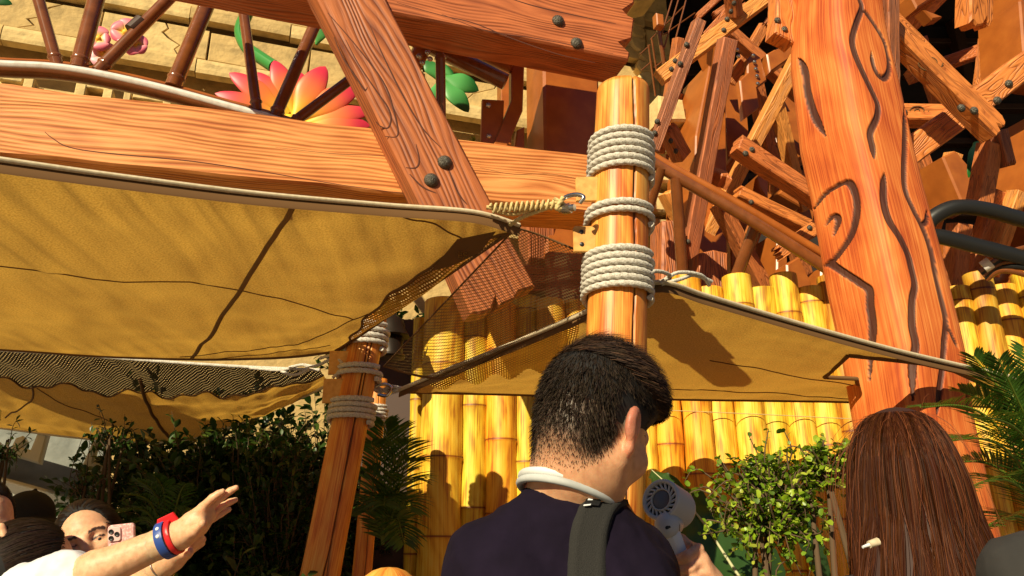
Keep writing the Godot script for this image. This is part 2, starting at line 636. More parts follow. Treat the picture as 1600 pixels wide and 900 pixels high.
# ---------------------------------------------------------------- stone wall
func stone_wall() -> void:
	var S := 1.466
	var A := P(0, 79, 8.5)
	var t := thing("stone_block_wall", "sunlit yellow sandstone wall of cracked blocks behind the steel arch", "wall", Vector3(A.x, 0, A.z))
	var rng := RandomNumberGenerator.new()
	rng.seed = 4
	var up := Vector3.UP
	var mb := MB.new()
	slab(mb, vs([-6.0, -A.y, 8.4, -A.y, 8.4, 5.0, -6.0, 5.0]), 0.3, 0.01, A - NW * 0.4, UW, up)
	part(t, "backing", mb, M.stones[2])
	for row in range(-2, 5):
		var y0 := row * 0.49 * S
		# face blocks
		var x := -4.6 + rng.randf() * 0.4
		while x < 8.25:
			var w := rng.randf_range(0.8, 1.55)
			w = minf(w, 8.42 - x)
			if row >= 0:
				var out := rng.randf_range(-0.02, 0.02)
				var r := [Vector2(x, y0 + 0.2 * S), Vector2(x + w - 0.018, y0 + 0.2 * S), Vector2(x + w - 0.018, y0 + 0.478 * S), Vector2(x, y0 + 0.478 * S)]
				for k in 4:
					r[k] += Vector2(rng.randf_range(-0.008, 0.008), rng.randf_range(-0.008, 0.008))
				if rng.randf() < 0.5 and w > 0.7:
					# split by a jagged crack
					var c0: Vector2 = r[0].lerp(r[1], rng.randf_range(0.25, 0.75))
					var c1: Vector2 = r[3].lerp(r[2], rng.randf_range(0.25, 0.75))
					var left := [r[0], c0]
					var right := [c0 + Vector2(0.02, 0), r[1], r[2], c1 + Vector2(0.02, 0)]
					for k in range(1, 6):
						var j := Vector2(rng.randf_range(-0.09, 0.09), 0)
						left.append(c0.lerp(c1, k / 6.0) + j)
					for k in range(5, 0, -1):
						right.append(left[2 + k - 1] + Vector2(rng.randf_range(0.008, 0.03), 0))
					left.append_array([c1, r[3]])
					for q in [left, right]:
						mb = MB.new()
						slab(mb, q, 0.22, 0.006, A + NW * (out - 0.05 + rng.randf_range(-0.006, 0.006)), UW, up)
						part(t, "block", mb, M.stones[rng.randi() % 3])
				else:
					mb = MB.new()
					slab(mb, r, 0.22, 0.012, A + NW * (out - 0.05), UW, up)
					part(t, "block", mb, M.stones[rng.randi() % 3])
			x += w
		# protruding ledge stones with a rounded nose
		x = -4.6 + rng.randf() * 0.4
		while x < 8.25:
			var w := minf(rng.randf_range(0.55, 1.2), 8.42 - x)
			mb = MB.new()
			var prof := [Vector2(-0.03, 0.28), Vector2(0.04, 0.275), Vector2(0.085, 0.25), Vector2(0.1, 0.2), Vector2(0.1, 0.11), Vector2(0.09, 0.065), Vector2(-0.02, 0.055)]
			var tw := rng.randf_range(-0.012, 0.012)
			for k in prof.size() - 1:
				var a: Vector2 = prof[k]
				var b: Vector2 = prof[k + 1]
				var o := A + up * (y0 + tw * 0.5) + NW * (0.05 + tw)
				var p0 := o + UW * x + NW * a.x + up * a.y
				var p1 := o + UW * (x + w - 0.01) + NW * a.x + up * a.y
				var p2 := o + UW * (x + w - 0.01) + NW * b.x + up * b.y
				var p3 := o + UW * x + NW * b.x + up * b.y
				mb.face([p0, p1, p2, p3], [], NW + up * (0.16 - (a.y + b.y) * 0.5) * -9.0)
			for e in [x, x + w - 0.01]:
				var pts := []
				for q in prof:
					pts.append(A + up * (y0 + tw * 0.5) + NW * (0.05 + tw + q.x) + UW * e + up * q.y)
				mb.face(pts, [], UW * (-1.0 if e == x else 1.0))
			part(t, "ledge_stone", mb, M.stones[rng.randi() % 3])
			x += w
	# carved fret bars under the arch
	for p in [[48, 140, 13], [128, 150, 14], [170, 158, 13], [200, 163, 10], [262, 172, 12], [150, 146, 40], [236, 164, 50], [20, 134, 30]]:
		var o := on_plane(p[0], p[1], A + NW * 0.12, NW)
		mb = MB.new()
		if p[2] < 20:
			box(mb, o - up * 0.07, p[2] * 0.0072, 0.32, 0.22, 0.008, UW, up)
		else:
			box(mb, o + up * 0.04, p[2] * 0.0072, 0.07, 0.2, 0.008, UW, up)
		part(t, "fret_bar", mb, M.stones[1])
	# broken right end
	for k in 9:
		mb = MB.new()
		var poly := []
		for j in 9:
			var a := TAU * j / 9
			poly.append(Vector2(cos(a) * rng.randf_range(0.10, 0.17), sin(a) * rng.randf_range(0.09, 0.15)))
		slab(mb, poly, 0.3, 0.03, on_plane(993 + rng.randf_range(-6, 8) + k * 0.8, 4 + k * 18, A + NW * 0.05, NW), UW, up)
		part(t, "rough_stone", mb, M.stones[k % 3])
	# slab jutting out at the top of the end
	pxslab(t, "capstone", vs([960, -30, 1018, -26, 1016, 10, 985, 16, 960, 8]), 10.0, 0.4, M.stones[0], 0.02)


# ---------------------------------------------------------------- brown steel arch and column
func steel_arch() -> void:
	var t := thing("steel_arch_truss", "glossy brown tubular steel arch with a painted silver highlight strip before the stone wall", "steel arch", Vector3(P(200, 130, 5).x, 0, P(200, 130, 5).z))
	var c := []
	var pl := P(200, 130, 5.0)
	for p in vs([-260, 96, -90, 99, 0, 107, 80, 111, 150, 121, 250, 143, 350, 170, 430, 192, 500, 216, 580, 250]):
		c.append(on_plane(p.x, p.y, pl, NW))
	c = catmull(c, 60)
	var mb := MB.new()
	tube(mb, c, 0.056, 16)
	part(t, "lower_chord", mb, M.pipe)
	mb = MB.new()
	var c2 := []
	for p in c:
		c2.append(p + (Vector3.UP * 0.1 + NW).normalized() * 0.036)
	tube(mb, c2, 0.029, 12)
	part(t, "highlight_strip", mb, M.near_white)  # pale strip: the chord's sun highlight put in as a shape
	mb = MB.new()
	var c3 := []
	for p in c:
		c3.append(p + (Vector3.UP * 1.0 - NW * 0.1).normalized() * 0.062)
	tube(mb, c3, 0.02, 8)
	part(t, "top_strip", mb, M.steel)
	for s in [[32, -100, 90, 104, 18], [176, -100, 122, 108, 25], [340, -80, 152, 112, 20], [368, -100, 270, 136, 25], [372, -40, 402, 174, 17], [535, -60, 428, 186, 21], [590, 92, 452, 196, 18], [-40, -100, -60, 100, 20]]:
		mb = MB.new()
		var a := on_plane(s[0], s[1], pl, NW)
		var b := on_plane(s[2], s[3], pl, NW)
		tube(mb, [a, b], s[4] * 0.5 * 5.0 / F, 14)
		# weld collar at the foot
		var d := (a - b).normalized()
		tube(mb, [b + d * 0.055, b + d * 0.07, b + d * 0.085], [s[4] * 0.5 * 5.0 / F, s[4] * 0.5 * 5.0 / F + 0.008, s[4] * 0.5 * 5.0 / F], 14, false)
		part(t, "strut", mb, M.pipe)
	mb = MB.new()
	var q := [on_plane(205, 48, pl, NW), on_plane(222, 33, pl, NW)]
	tube(mb, q, 0.049, 14)
	part(t, "sleeve", mb, M.steel_dark)
	mb = MB.new()
	tube(mb, [on_plane(-260, -105, pl, NW), on_plane(700, -70, pl, NW)], 0.07, 12)
	part(t, "upper_chord", mb, M.pipe)

	t = thing("steel_column", "broad brown painted steel box column under the broken upper timber beam", "column", Vector3(P(880, 200, 5.7).x, 0, P(880, 200, 5.7).z))
	var o := P(880, 200, 6.1)
	o.y = 3.0
	mb = MB.new()
	box(mb, o, 0.47, 6.0, 0.4, 0.02, UW, Vector3.UP)
	part(t, "shaft", mb, M.steel)
	pxslab(t, "flange", vs([780, 86, 796, 88, 796, 260, 780, 262]), 6.3, 0.12, M.steel)
	pxslab(t, "gusset", vs([797, 92, 818, 96, 815, 176, 778, 262, 756, 262, 797, 160]), 5.6, 0.06, M.steel, 0.008)
	pxslab(t, "gusset", vs([806, 206, 818, 200, 818, 262, 800, 262]), 5.55, 0.05, M.steel, 0.008)
	var pn := pxslab(t, "bolt_plate", vs([753, 156, 787, 158, 783, 262, 750, 262]), 5.5, 0.03, M.steel, 0.006)
	bolts_on(pn, [763, 165, 764, 213], LP, 0.022, Vector3.ZERO, M.shiny)
	# the bolted joint and short tubes left of the column
	t = thing("steel_joint", "brown bolted pipe joint in the gap between the diagonal plank and the column", "steel frame", Vector3(P(690, 140, 5.4).x, 0, P(690, 140, 5.4).z))
	mb = MB.new()
	tube(mb, [P(688, 86, 5.25), P(690, 240, 5.25)], 0.034, 14)
	tube(mb, [P(687, 84, 5.25), P(688, 92, 5.25)], [0.03, 0.042], 14)
	part(t, "upright_pipe", mb, M.pipe)
	mb = MB.new()
	tube(mb, [P(640, 56, 5.5), P(790, 128, 5.5)], 0.06, 14)
	part(t, "sloping_pipe", mb, M.pipe)
	mb = MB.new()
	tube(mb, [P(655, 40, 5.7), P(800, 105, 5.7)], 0.05, 14)
	part(t, "sloping_pipe", mb, M.steel)
	mb = MB.new()
	tube(mb, [P(668, 60, 5.3), P(600, 190, 5.3), P(575, 225, 5.3)], 0.06, 8)
	part(t, "plate_bracket", mb, M.steel)
	bolts_on(t, [646, 70, 655, 88, 668, 82, 660, 98, 672, 92], P(660, 80, 5.22), 0.02, Vector3.ZERO, M.shiny)


# ---------------------------------------------------------------- big timbers
func timbers() -> void:
	var O := P(915, 305, 5.0)
	var a := on_plane(0, 206, O, NW)
	var b := on_plane(945, 306, O, NW)
	var U := (b - a).normalized()
	var mid := (a + b) / 2
	var t := thing("long_timber_beam", "long pale orange carved timber beam running just above the big tan sail", "timber beam", mid)
	var bm := plank(t, "beam", a - U * 1.5, b, 0.41, 0.3, M.beam, 3, 0.0, 0.0, 3.6)
	carve(bm, [70, 206, 82, 216, 108, 230, 165, 239, 300, 252, 420, 270, 540, 290, 660, 306], 0.007)
	carve(bm, [430, 230, 520, 240, 600, 244, 660, 256], 0.004)
	carve(bm, [750, 262, 800, 272, 860, 272, 915, 282], 0.004)

	var O2 := O + NW * 0.04
	t = thing("broken_timber_beam", "thick reddish timber beam across the top with a splintered right end and two bolts", "timber beam", P(800, 20, 5.0))
	var ud := on_plane(970, 61, O2, NW) - on_plane(640, -3, O2, NW)
	var n := pxslab(t, "beam", vs([260, -26, 420, 6, 640, 49, 800, 80, 968, 113, 970, 101, 955, 86, 973, 80, 977, 48, 967, 43, 961, 36, 977, 25, 978, 10, 800, -24, 640, -58, 260, -135]), (on_plane(800, 0, O2, NW) - CP).dot(FW), 0.3, M.redfine, 0.012, ud, 3.4, 0.46)
	bolts_on(t, [872, 33, 901, 68], LP, 0.045)
	n.name = "beam"
	carve(n, [775, -10, 830, 8, 890, 22, 962, 37], 0.011)
	carve(n, [620, 4, 690, 24, 740, 36, 800, 60, 870, 84, 930, 98], 0.009)
	carve(n, [690, 22, 760, 48, 850, 62, 958, 84], 0.007)

	var O3 := O + NW * 0.32
	t = thing("diagonal_plank", "steep reddish carved plank crossing in front of both beams with a broken lower end", "plank", P(690, 280, 4.6))
	var d3 := (on_plane(660, 236, O3, NW) - CP).dot(FW)
	ud = on_plane(770, 478, O3, NW) - on_plane(540, 0, O3, NW)
	var dp := pxslab(t, "plank", vs([412, -160, 488, 0, 548, 118, 606, 236, 640, 305, 702, 432, 730, 496, 745, 497, 762, 490, 768, 470, 774, 484, 797, 474, 804, 462, 829, 455, 790, 380, 714, 236, 650, 112, 593, 0, 512, -160]), d3 + 0.05, 0.17, M.red, 0.012, ud, 3.0, 0.46)
	bolts_on(t, [674, 282, 695, 254], LP, 0.044)
	for g in [[540, 62, 560, 100, 590, 145, 606, 168, 611, 186, 606, 200, 594, 197, 588, 190], [522, 58, 536, 90, 556, 120, 570, 140, 574, 136], [512, 20, 560, 76, 600, 130, 616, 176, 622, 205, 618, 214, 602, 213], [578, 40, 600, 90, 630, 150, 660, 200, 690, 232], [650, 225, 655, 250, 650, 262, 634, 262], [640, 272, 660, 292, 682, 302], [700, 262, 715, 300, 730, 320]]:
		carve(dp, g, 0.011)

	# timbers half seen in the gap above the fence
	t = thing("shaded_plank", "dark red plank lying in the shade behind the netting beside the roped post", "plank", P(870, 450, 5.2))
	plank(t, "plank", P(800, 440, 5.5), P(960, 452, 5.6), 0.2, 0.2, M.red, 8, 0.03, 0.0)
	t = thing("shaded_post", "stubby dark timber post end in the shade under the long beam", "post", P(835, 400, 5.3))
	plank(t, "post", P(838, 350, 5.6), P(842, 480, 5.6), 0.22, 0.2, M.red, 9, 0.0, 0.0)


# ---------------------------------------------------------------- lattice left and right of the trunk
func lattice() -> void:
	var t := thing("timber_trestle", "tangled trestle of carved orange planks between the roped post and the carved trunk", "trestle", Vector3(P(1150, 250, 6).x, 0, P(1150, 250, 6).z))
	var list := [
		[1019, 236, 1092, 34, 17, 5.6, "red", 0.0, [1023, 208, 1027, 190, 1063, 100, 1073, 70]],
		[1030, 122, 1216, -18, 23, 6.2, "plank3", 0.0, [1049, 108, 1055, 95, 1131, 47, 1136, 30]],
		[1137, 62, 1068, 440, 25, 5.9, "redfine", 0.0, [1075, 378]],
		[1248, 88, 1082, 410, 21, 6.5, "plank3", 0.0, []],
		[1149, 226, 1300, 326, 30, 5.2, "plank2", 0.02, [1165, 240, 1175, 234]],
		[1150, 302, 1275, 362, 21, 5.9, "plank", 0.03, [1174, 316]],
		[1213, 398, 1290, 344, 22, 5.6, "plank", 0.04, [1265, 356]],
		[1123, 318, 1196, 455, 24, 6.2, "plank2", 0.03, []],
		[1040, 198, 1066, 246, 27, 5.8, "plank2", 0.05, [1048, 220, 1056, 236]],
		[1114, 280, 1106, 268, 60, 6.0, "plank2", 0.06, []],
		[1143, -20, 1148, 24, 18, 6.1, "plank2", 0.0, [1147, 5, 1142, 18]],
		[1170, 400, 1192, 452, 18, 6.3, "red", 0.0, []],
		[1100, 60, 1180, -30, 14, 6.6, "plank2", 0.0, []],
		[1128, 40, 1250, 150, 20, 7.4, "plank2", 0.0, []],
		[1055, 150, 1120, 330, 20, 7.6, "plank", 0.0, []],
		[1180, 130, 1215, 300, 22, 7.5, "plank2", 0.0, []],
		[1210, 150, 1255, 330, 18, 7.2, "plank3", 0.0, []],
		[1040, 300, 1110, 440, 20, 6.9, "plank3", 0.02, []],
		[1185, 340, 1145, 455, 18, 7.0, "plank", 0.0, []],
		[1225, 330, 1265, 455, 22, 7.0, "plank2", 0.0, []],
		[1245, 300, 1190, 440, 16, 7.3, "plank3", 0.0, []],
		[1060, 60, 1030, 240, 12, 7.4, "plank2", 0.0, []],
		[1195, 40, 1140, 130, 16, 7.6, "plank", 0.0, []],
		[1150, 250, 1085, 330, 16, 7.4, "plank2", 0.0, []],
		[1240, 60, 1290, 230, 24, 7.7, "red", 0.0, []],
	]
	var k := 0
	for s in list:
		k += 1
		var d: float = s[5]
		var m := plank(t, "plank", P(s[0], s[1], d), P(s[2], s[3], d * 1.02), s[4] * d / F, 0.11, M[s[6]], 20 + k, s[7], 0.0, 1.5)
		bolts_on(m, s[8], LP, 0.022, LN)
	# end of a plank hanging by the trunk
	var h := pxslab(t, "hanging_plank", vs([1209, -60, 1252, -60, 1250, 62, 1240, 66, 1233, 75, 1224, 68, 1203, 58, 1207, 30]), 4.85, 0.1, M.plank, 0.008, -Vector3.UP, 1.5, 0.2)
	bolts_on(h, [1215, 32, 1226, 46], LP, 0.022)

	t = thing("steel_tower_frame", "brown painted steel columns and gusset plates inside the trestle left of the trunk", "steel frame", Vector3(P(1120, 250, 6.8).x, 0, P(1120, 250, 6.8).z))
	for s in [
		[[1088, 118, 1112, 138, 1112, 470, 1058, 470, 1065, 232], 7.0, 0.5],
		[[1098, 66, 1116, 60, 1130, 62, 1119, 116], 7.2, 0.3],
		[[1153, 128, 1165, 116, 1165, 95, 1176, 85, 1186, 92, 1196, 128, 1180, 140, 1184, 170, 1160, 188], 6.9, 0.06],
		[[1188, 94, 1230, 70, 1236, 92, 1193, 122], 7.1, 0.2],
		[[1198, 372, 1214, 380, 1214, 470, 1196, 470], 6.6, 0.3],
		[[1225, 290, 1240, 330, 1205, 310], 6.8, 0.2],
		[[1172, 285, 1190, 268, 1190, 320, 1176, 300], 6.9, 0.2],
		[[1270, 425, 1297, 418, 1297, 470, 1270, 470], 6.2, 0.2],
		[[1118, 150, 1150, 128, 1160, 250, 1126, 280], 8.0, 0.3],
		[[1190, 160, 1240, 130, 1250, 260, 1204, 270], 8.2, 0.3],
		[[1128, 350, 1170, 330, 1175, 460, 1130, 460], 7.8, 0.3],
		[[1200, 250, 1262, 280, 1262, 350, 1210, 340], 8.0, 0.2],
		[[1030, 250, 1064, 260, 1064, 470, 1030, 470], 7.6, 0.3],
		[[1220, 418, 1240, 405, 1258, 445, 1258, 470, 1222, 470], 6.1, 0.15],
	]:
		pxslab(t, "steel_plate", vs(s[0]), s[1], s[2], M.steel, 0.012)
	bolts_on(t, [1177, 87, 1179, 97, 1181, 108, 1183, 119, 1184, 131, 1152, 78, 1154, 88], P(1180, 100, 6.86), 0.02, Vector3.ZERO, M.shiny)

	# carved stubs over the fence
	for s in [[[1083, 402, 1105, 397, 1127, 402, 1127, 480, 1083, 480], "squat carved timber stub with a flat top showing above the bamboo fence", 5.75], [[1026, 352, 1052, 350, 1060, 360, 1060, 480, 1024, 480], "dark carved timber stub beside the roped post above the bamboo fence", 5.85]]:
		t = thing("carved_stub", s[1], "timber stub", Vector3(P(s[0][0], 430, s[2]).x, 0, P(s[0][0], 430, s[2]).z), "carved stubs above the fence")
		pxslab(t, "stub", vs(s[0]), s[2], 0.2, M.red, 0.015, Vector3.UP, 1.2, 0.3)

	# brown steel rail running down to the trunk
	t = thing("steel_rail", "sloping brown tubular steel rail on short legs running down to the carved trunk", "rail", Vector3(P(1150, 330, 4.9).x, 0, P(1150, 330, 4.9).z))
	var mb := MB.new()
	var pa := [P(985, 232, 5.2), P(1040, 266, 5.2), P(1170, 342, 5.1), P(1312, 432, 5.0)]
	tube(mb, catmull(pa, 20), 0.04, 14)
	part(t, "pipe", mb, M.pipe)
	mb = MB.new()
	tube(mb, catmull([P(985, 216, 5.22), P(1028, 248, 5.22), P(1160, 322, 5.12), P(1305, 408, 5.02)], 20), 0.028, 10)
	part(t, "top_pipe", mb, M.steel)
	for s in [[1056, 278, 1070, 480, 18], [1182, 350, 1136, 470, 20], [1034, 262, 1004, 360, 15]]:
		mb = MB.new()
		tube(mb, [P(s[0], s[1], 5.18), P(s[2], s[3], 5.35)], s[4] * 0.5 * 5.15 / F, 14)
		part(t, "leg", mb, M.pipe)

	# right of the trunk
	t = thing("crossed_planks", "carved planks bolted in a cross to the right of the carved trunk", "trestle", Vector3(P(1480, 180, 5).x, 0, P(1480, 180, 5).z))
	k = 60
	for s in [
		[1370, 22, 1556, 208, 42, 4.9, "plank", 0.0, 0.06, [1502, 169, 1522, 173]],
		[1690, 38, 1380, 268, 42, 5.2, "plank", 0.0, 0.0, [1576, 131, 1558, 157]],
		[1392, 180, 1492, 182, 29, 5.45, "plank", 0.0, 0.0, [1412, 176]],
		[1524, -60, 1522, 46, 48, 5.1, "plank", 0.0, 0.07, []],
		[1548, 225, 1528, 330, 30, 5.6, "plank2", 0.0, 0.05, []],
		[1556, 205, 1570, 262, 22, 5.6, "red", 0.0, 0.05, []],
		[1385, -30, 1386, 150, 24, 4.7, "red", 0.0, 0.02, []],
		[1500, 350, 1488, 470, 30, 6.0, "plank2", 0.0, 0.0, []],
		[1560, 300, 1500, 480, 26, 6.2, "plank2", 0.0, 0.0, []],
		[1450, 390, 1480, 480, 20, 5.8, "plank2", 0.0, 0.0, []],
		[1400, 60, 1500, -40, 26, 6.9, "plank", 0.0, 0.0, []],
		[1420, 120, 1560, 70, 20, 7.3, "plank2", 0.0, 0.0, []],
		[1425, 215, 1470, 330, 22, 6.8, "plank2", 0.0, 0.0, []],
		[1490, 240, 1455, 360, 18, 6.6, "plank3", 0.0, 0.0, []],
		[1545, 60, 1530, 190, 22, 7.2, "plank", 0.0, 0.0, []],
		[1435, 60, 1470, 170, 18, 7.4, "plank2", 0.0, 0.0, []],
		[1590, 300, 1545, 430, 20, 6.1, "plank3", 0.0, 0.0, []],
	]:
		k += 1
		var d: float = s[5]
		var m := plank(t, "plank", P(s[0], s[1], d), P(s[2], s[3], d), s[4] * d / F, 0.12, M[s[6]], k, s[7], s[8], 1.4)
		bolts_on(m, s[9], LP, 0.028, LN)
	# carved spirals on two planks
	for s in [[1440, 107, 4.9, 17.0], [1424, 180, 5.45, 13.0]]:
		var pts := []
		for j in 44:
			var a := j * 0.3
			var r: float = s[3] * (1.0 - j / 48.0)
			pts.append(P(s[0] + cos(a) * r * 1.25, s[1] + sin(a) * r * 0.8, s[2]) + NW * 0.0605)
		mb = MB.new()
		tube(mb, pts, 0.005, 5)
		part(t, "carved_spiral", mb, M.seam)

	t = thing("steel_tower_frame", "brown painted steel columns behind the crossed planks at the right edge", "steel frame", Vector3(P(1560, 200, 6.4).x, 0, P(1560, 200, 6.4).z))
	for s in [
		[[1560, 25, 1580, -40, 1700, -40, 1700, 140, 1566, 118], 6.6, 0.4],
		[[1582, 196, 1700, 150, 1700, 480, 1590, 480], 6.4, 0.4],
		[[1412, 30, 1470, -8, 1470, -60, 1400, -60, 1402, 10], 6.8, 0.3],
		[[1436, 20, 1466, 32, 1450, 36], 6.5, 0.1],
		[[1450, 258, 1470, 248, 1512, 296, 1512, 330, 1480, 330], 6.3, 0.3],
		[[1440, 385, 1470, 395, 1500, 440, 1500, 480, 1450, 480], 6.5, 0.3],
		[[1545, 390, 1575, 380, 1575, 480, 1545, 480], 6.5, 0.3],
	]:
		pxslab(t, "steel_plate", vs(s[0]), s[1], s[2], M.steel, 0.014)

	# pale stones far behind
	t = thing("stone_ledge", "pale sandstone blocks seen through the trestle just right of the roped post", "stone", Vector3(P(1030, 310, 7.4).x, 0, P(1030, 310, 7.4).z))
	for s in [[1000, 268, 1050, 275, 1050, 300, 1000, 296], [1000, 312, 1052, 318, 1052, 345, 1000, 342], [1014, 165, 1052, 172, 1058, 205, 1014, 205], [1000, 352, 1055, 356, 1055, 380, 1000, 380]]:
		pxslab(t, "block", vs(s), 7.4, 0.4, M.stones[1], 0.02)
	t = thing("stone_ledge", "pale sandstone block seen past the black steel bar at the right edge", "stone", Vector3(P(1575, 380, 6.9).x, 0, P(1575, 380, 6.9).z))
	pxslab(t, "block", vs([1550, 352, 1592, 358, 1590, 395, 1548, 384]), 6.9, 0.4, M.stones[1], 0.02)

	# black bent steel bar
	t = thing("black_steel_bar", "black bent steel bar with a rounded hook end behind the carved trunk", "steel bar", P(1450, 360, 4.75))
	var c := []
	for p in vs([1700, 372, 1600, 344, 1547, 329, 1503, 323, 1477, 329, 1455, 343, 1447, 358, 1455, 368, 1475, 371, 1521, 383, 1579, 398, 1660, 420]):
		c.append(P(p.x, p.y, 4.8))
	mb = MB.new()
	var cc := catmull(c, 60)
	# a square section with eased edges
	tube(mb, cc, 0.050, 8, true, Vector2.ONE, 0.0, 0.0, 0.95, NW)
	part(t, "bar", mb, M.black)
	t = thing("cable_bundle", "dark cables with a clamp hanging under the black steel bar at the right edge", "cables", P(1560, 415, 4.9))
	for j in 5:
		mb = MB.new()
		tube(mb, catmull([P(1530 + j * 3, 425 + j * 3, 4.9), P(1560, 404 + j * 5, 4.85), P(1590, 390 + j * 9, 4.8), P(1640, 380 + j * 16, 4.8)], 14), 0.018, 8)
		part(t, "cable", mb, M.black if j % 2 else M.pipe)
	mb = MB.new()
	tube(mb, [P(1536, 418, 4.88), P(1548, 410, 4.86)], 0.04, 10)
	part(t, "clamp", mb, M.near_white)

	# thin ladder rails deep in the shade
	t = thing("service_ladder", "thin rusty ladder rails against the dark building above the roped post", "ladder", Vector3(P(1040, 80, 7.5).x, 0, P(1040, 80, 7.5).z))
	for s in [[1018, 60, 1026, 112, 3], [1013, 70, 1024, 150, 3], [1026, 30, 1040, 112, 7], [1072, 0, 1042, 112, 3], [1060, 0, 1036, 80, 3], [1050, 0, 1032, 60, 3], [1016, 62, 1070, 8, 2], [1022, 106, 1040, 92, 2], [1000, 85, 1016, 70, 2], [1002, 110, 1018, 96, 2], [1036, 55, 1086, 20, 2]]:
		mb = MB.new()
		tube(mb, [P(s[0], s[1], 7.5), P(s[2], s[3], 7.5)], s[4] * 0.5 * 7.5 / F, 6)
		part(t, "rail", mb, M.pipe)
	mb = MB.new()
	box(mb, P(1029, 34, 7.4), 0.08, 0.14, 0.08, 0.01, UW, Vector3.UP)
	part(t, "lamp_box", mb, M.steel)
	# shaded plank ends up in the trestle
	t = thing("broken_plank_ends", "broken plank ends and rods high in the shade left of the trunk", "planks", P(1110, 20, 6.8))
	for s in [[1086, 30, 1130, -10, 10], [1112, 26, 1150, 0, 8], [1124, 34, 1165, 8, 7], [1196, 42, 1204, 30, 12]]:
		plank(t, "plank", P(s[0], s[1], 6.9), P(s[2], s[3], 6.9), s[4] * 6.9 / F, 0.06, M.plank2, int(s[0]), 0.05, 0.0, 1.5)


func backdrop() -> void:
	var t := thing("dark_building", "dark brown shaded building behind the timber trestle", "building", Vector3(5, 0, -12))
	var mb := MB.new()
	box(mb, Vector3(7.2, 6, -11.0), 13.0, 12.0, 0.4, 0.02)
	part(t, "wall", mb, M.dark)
	mb = MB.new()
	slab(mb, vs([-6.5, -2.2, 6.5, -2.2, 6.5, 2.2, -6.5, 2.2]), 0.3, 0.02, Vector3(7.4, 9.4, -8.6), Vector3.RIGHT, Vector3(0, 0.25, -0.97).normalized())
	part(t, "roof", mb, M.dark)
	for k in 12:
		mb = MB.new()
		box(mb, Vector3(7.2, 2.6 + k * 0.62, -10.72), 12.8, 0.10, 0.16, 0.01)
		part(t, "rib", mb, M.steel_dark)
	for k in 7:
		mb = MB.new()
		box(mb, Vector3(1.6 + k * 1.9, 6, -10.6), 0.16, 12.0, 0.2, 0.01)
		part(t, "mullion", mb, M.steel_dark)


# ---------------------------------------------------------------- bamboo fence
func bamboo_mesh(rng: RandomNumberGenerator, H: float, r: float, node0: float) -> ArrayMesh:
	var mb := MB.new()
	mb.tinted = true
	var sides := 18
	var prof := []     # y, radius, tint
	var y := node0
	var white := Color(1, 1, 1)
	var dk := Color(0.34, 0.17, 0.05)
	prof.append([0.0, r, white])
	while y < H - 0.06:
		var s := rng.randf_range(0.95, 1.0)
		prof.append_array([[y - 0.10, r * s * 0.985, white], [y - 0.02, r * 1.0, Color(0.95, 0.88, 0.78)], [y - 0.008, r * 1.04, Color(0.85, 0.7, 0.5)], [y - 0.003, r * 1.035, dk], [y + 0.003, r * 1.0, dk], [y + 0.009, r * 1.025, Color(0.95, 0.9, 0.8)], [y + 0.03, r * 1.0, white]])
		var step := rng.randf_range(0.42, 0.66)
		if y + step < H - 0.1:
			prof.append([y + step * 0.5, r * 0.965, white])
		y += step
	prof.append_array([[H - 0.012, r, white], [H - 0.003, r * 0.985, Color(0.95, 0.9, 0.8)], [H, r * 0.94, Color(0.9, 0.8, 0.6)], [H, r * 0.80, Color(0.75, 0.62, 0.4)], [H - 0.03, r * 0.74, Color(0.4, 0.25, 0.1)], [H - 0.03, 0.0, Color(0.5, 0.33, 0.14)]])
	var bow := rng.randf_range(-0.012, 0.012)
	var wob := rng.randf() * 6.0
	for p in prof:
		var yy: float = p[0]
		var off := Vector3(bow * sin(yy * 1.7 + wob), 0, 0)
		for k in sides + 1:
			var a := TAU * k / sides
			mb.vert(off + Vector3(cos(a) * p[1], yy, sin(a) * p[1]), Vector2(float(k) / sides * 1.0, yy * 0.45), p[2])
	for j in prof.size() - 1:
		for k in sides:
			var a := j * (sides + 1) + k
			mb.quad(a, a + sides + 1, a + sides + 2, a + 1)
	return mb.mesh()


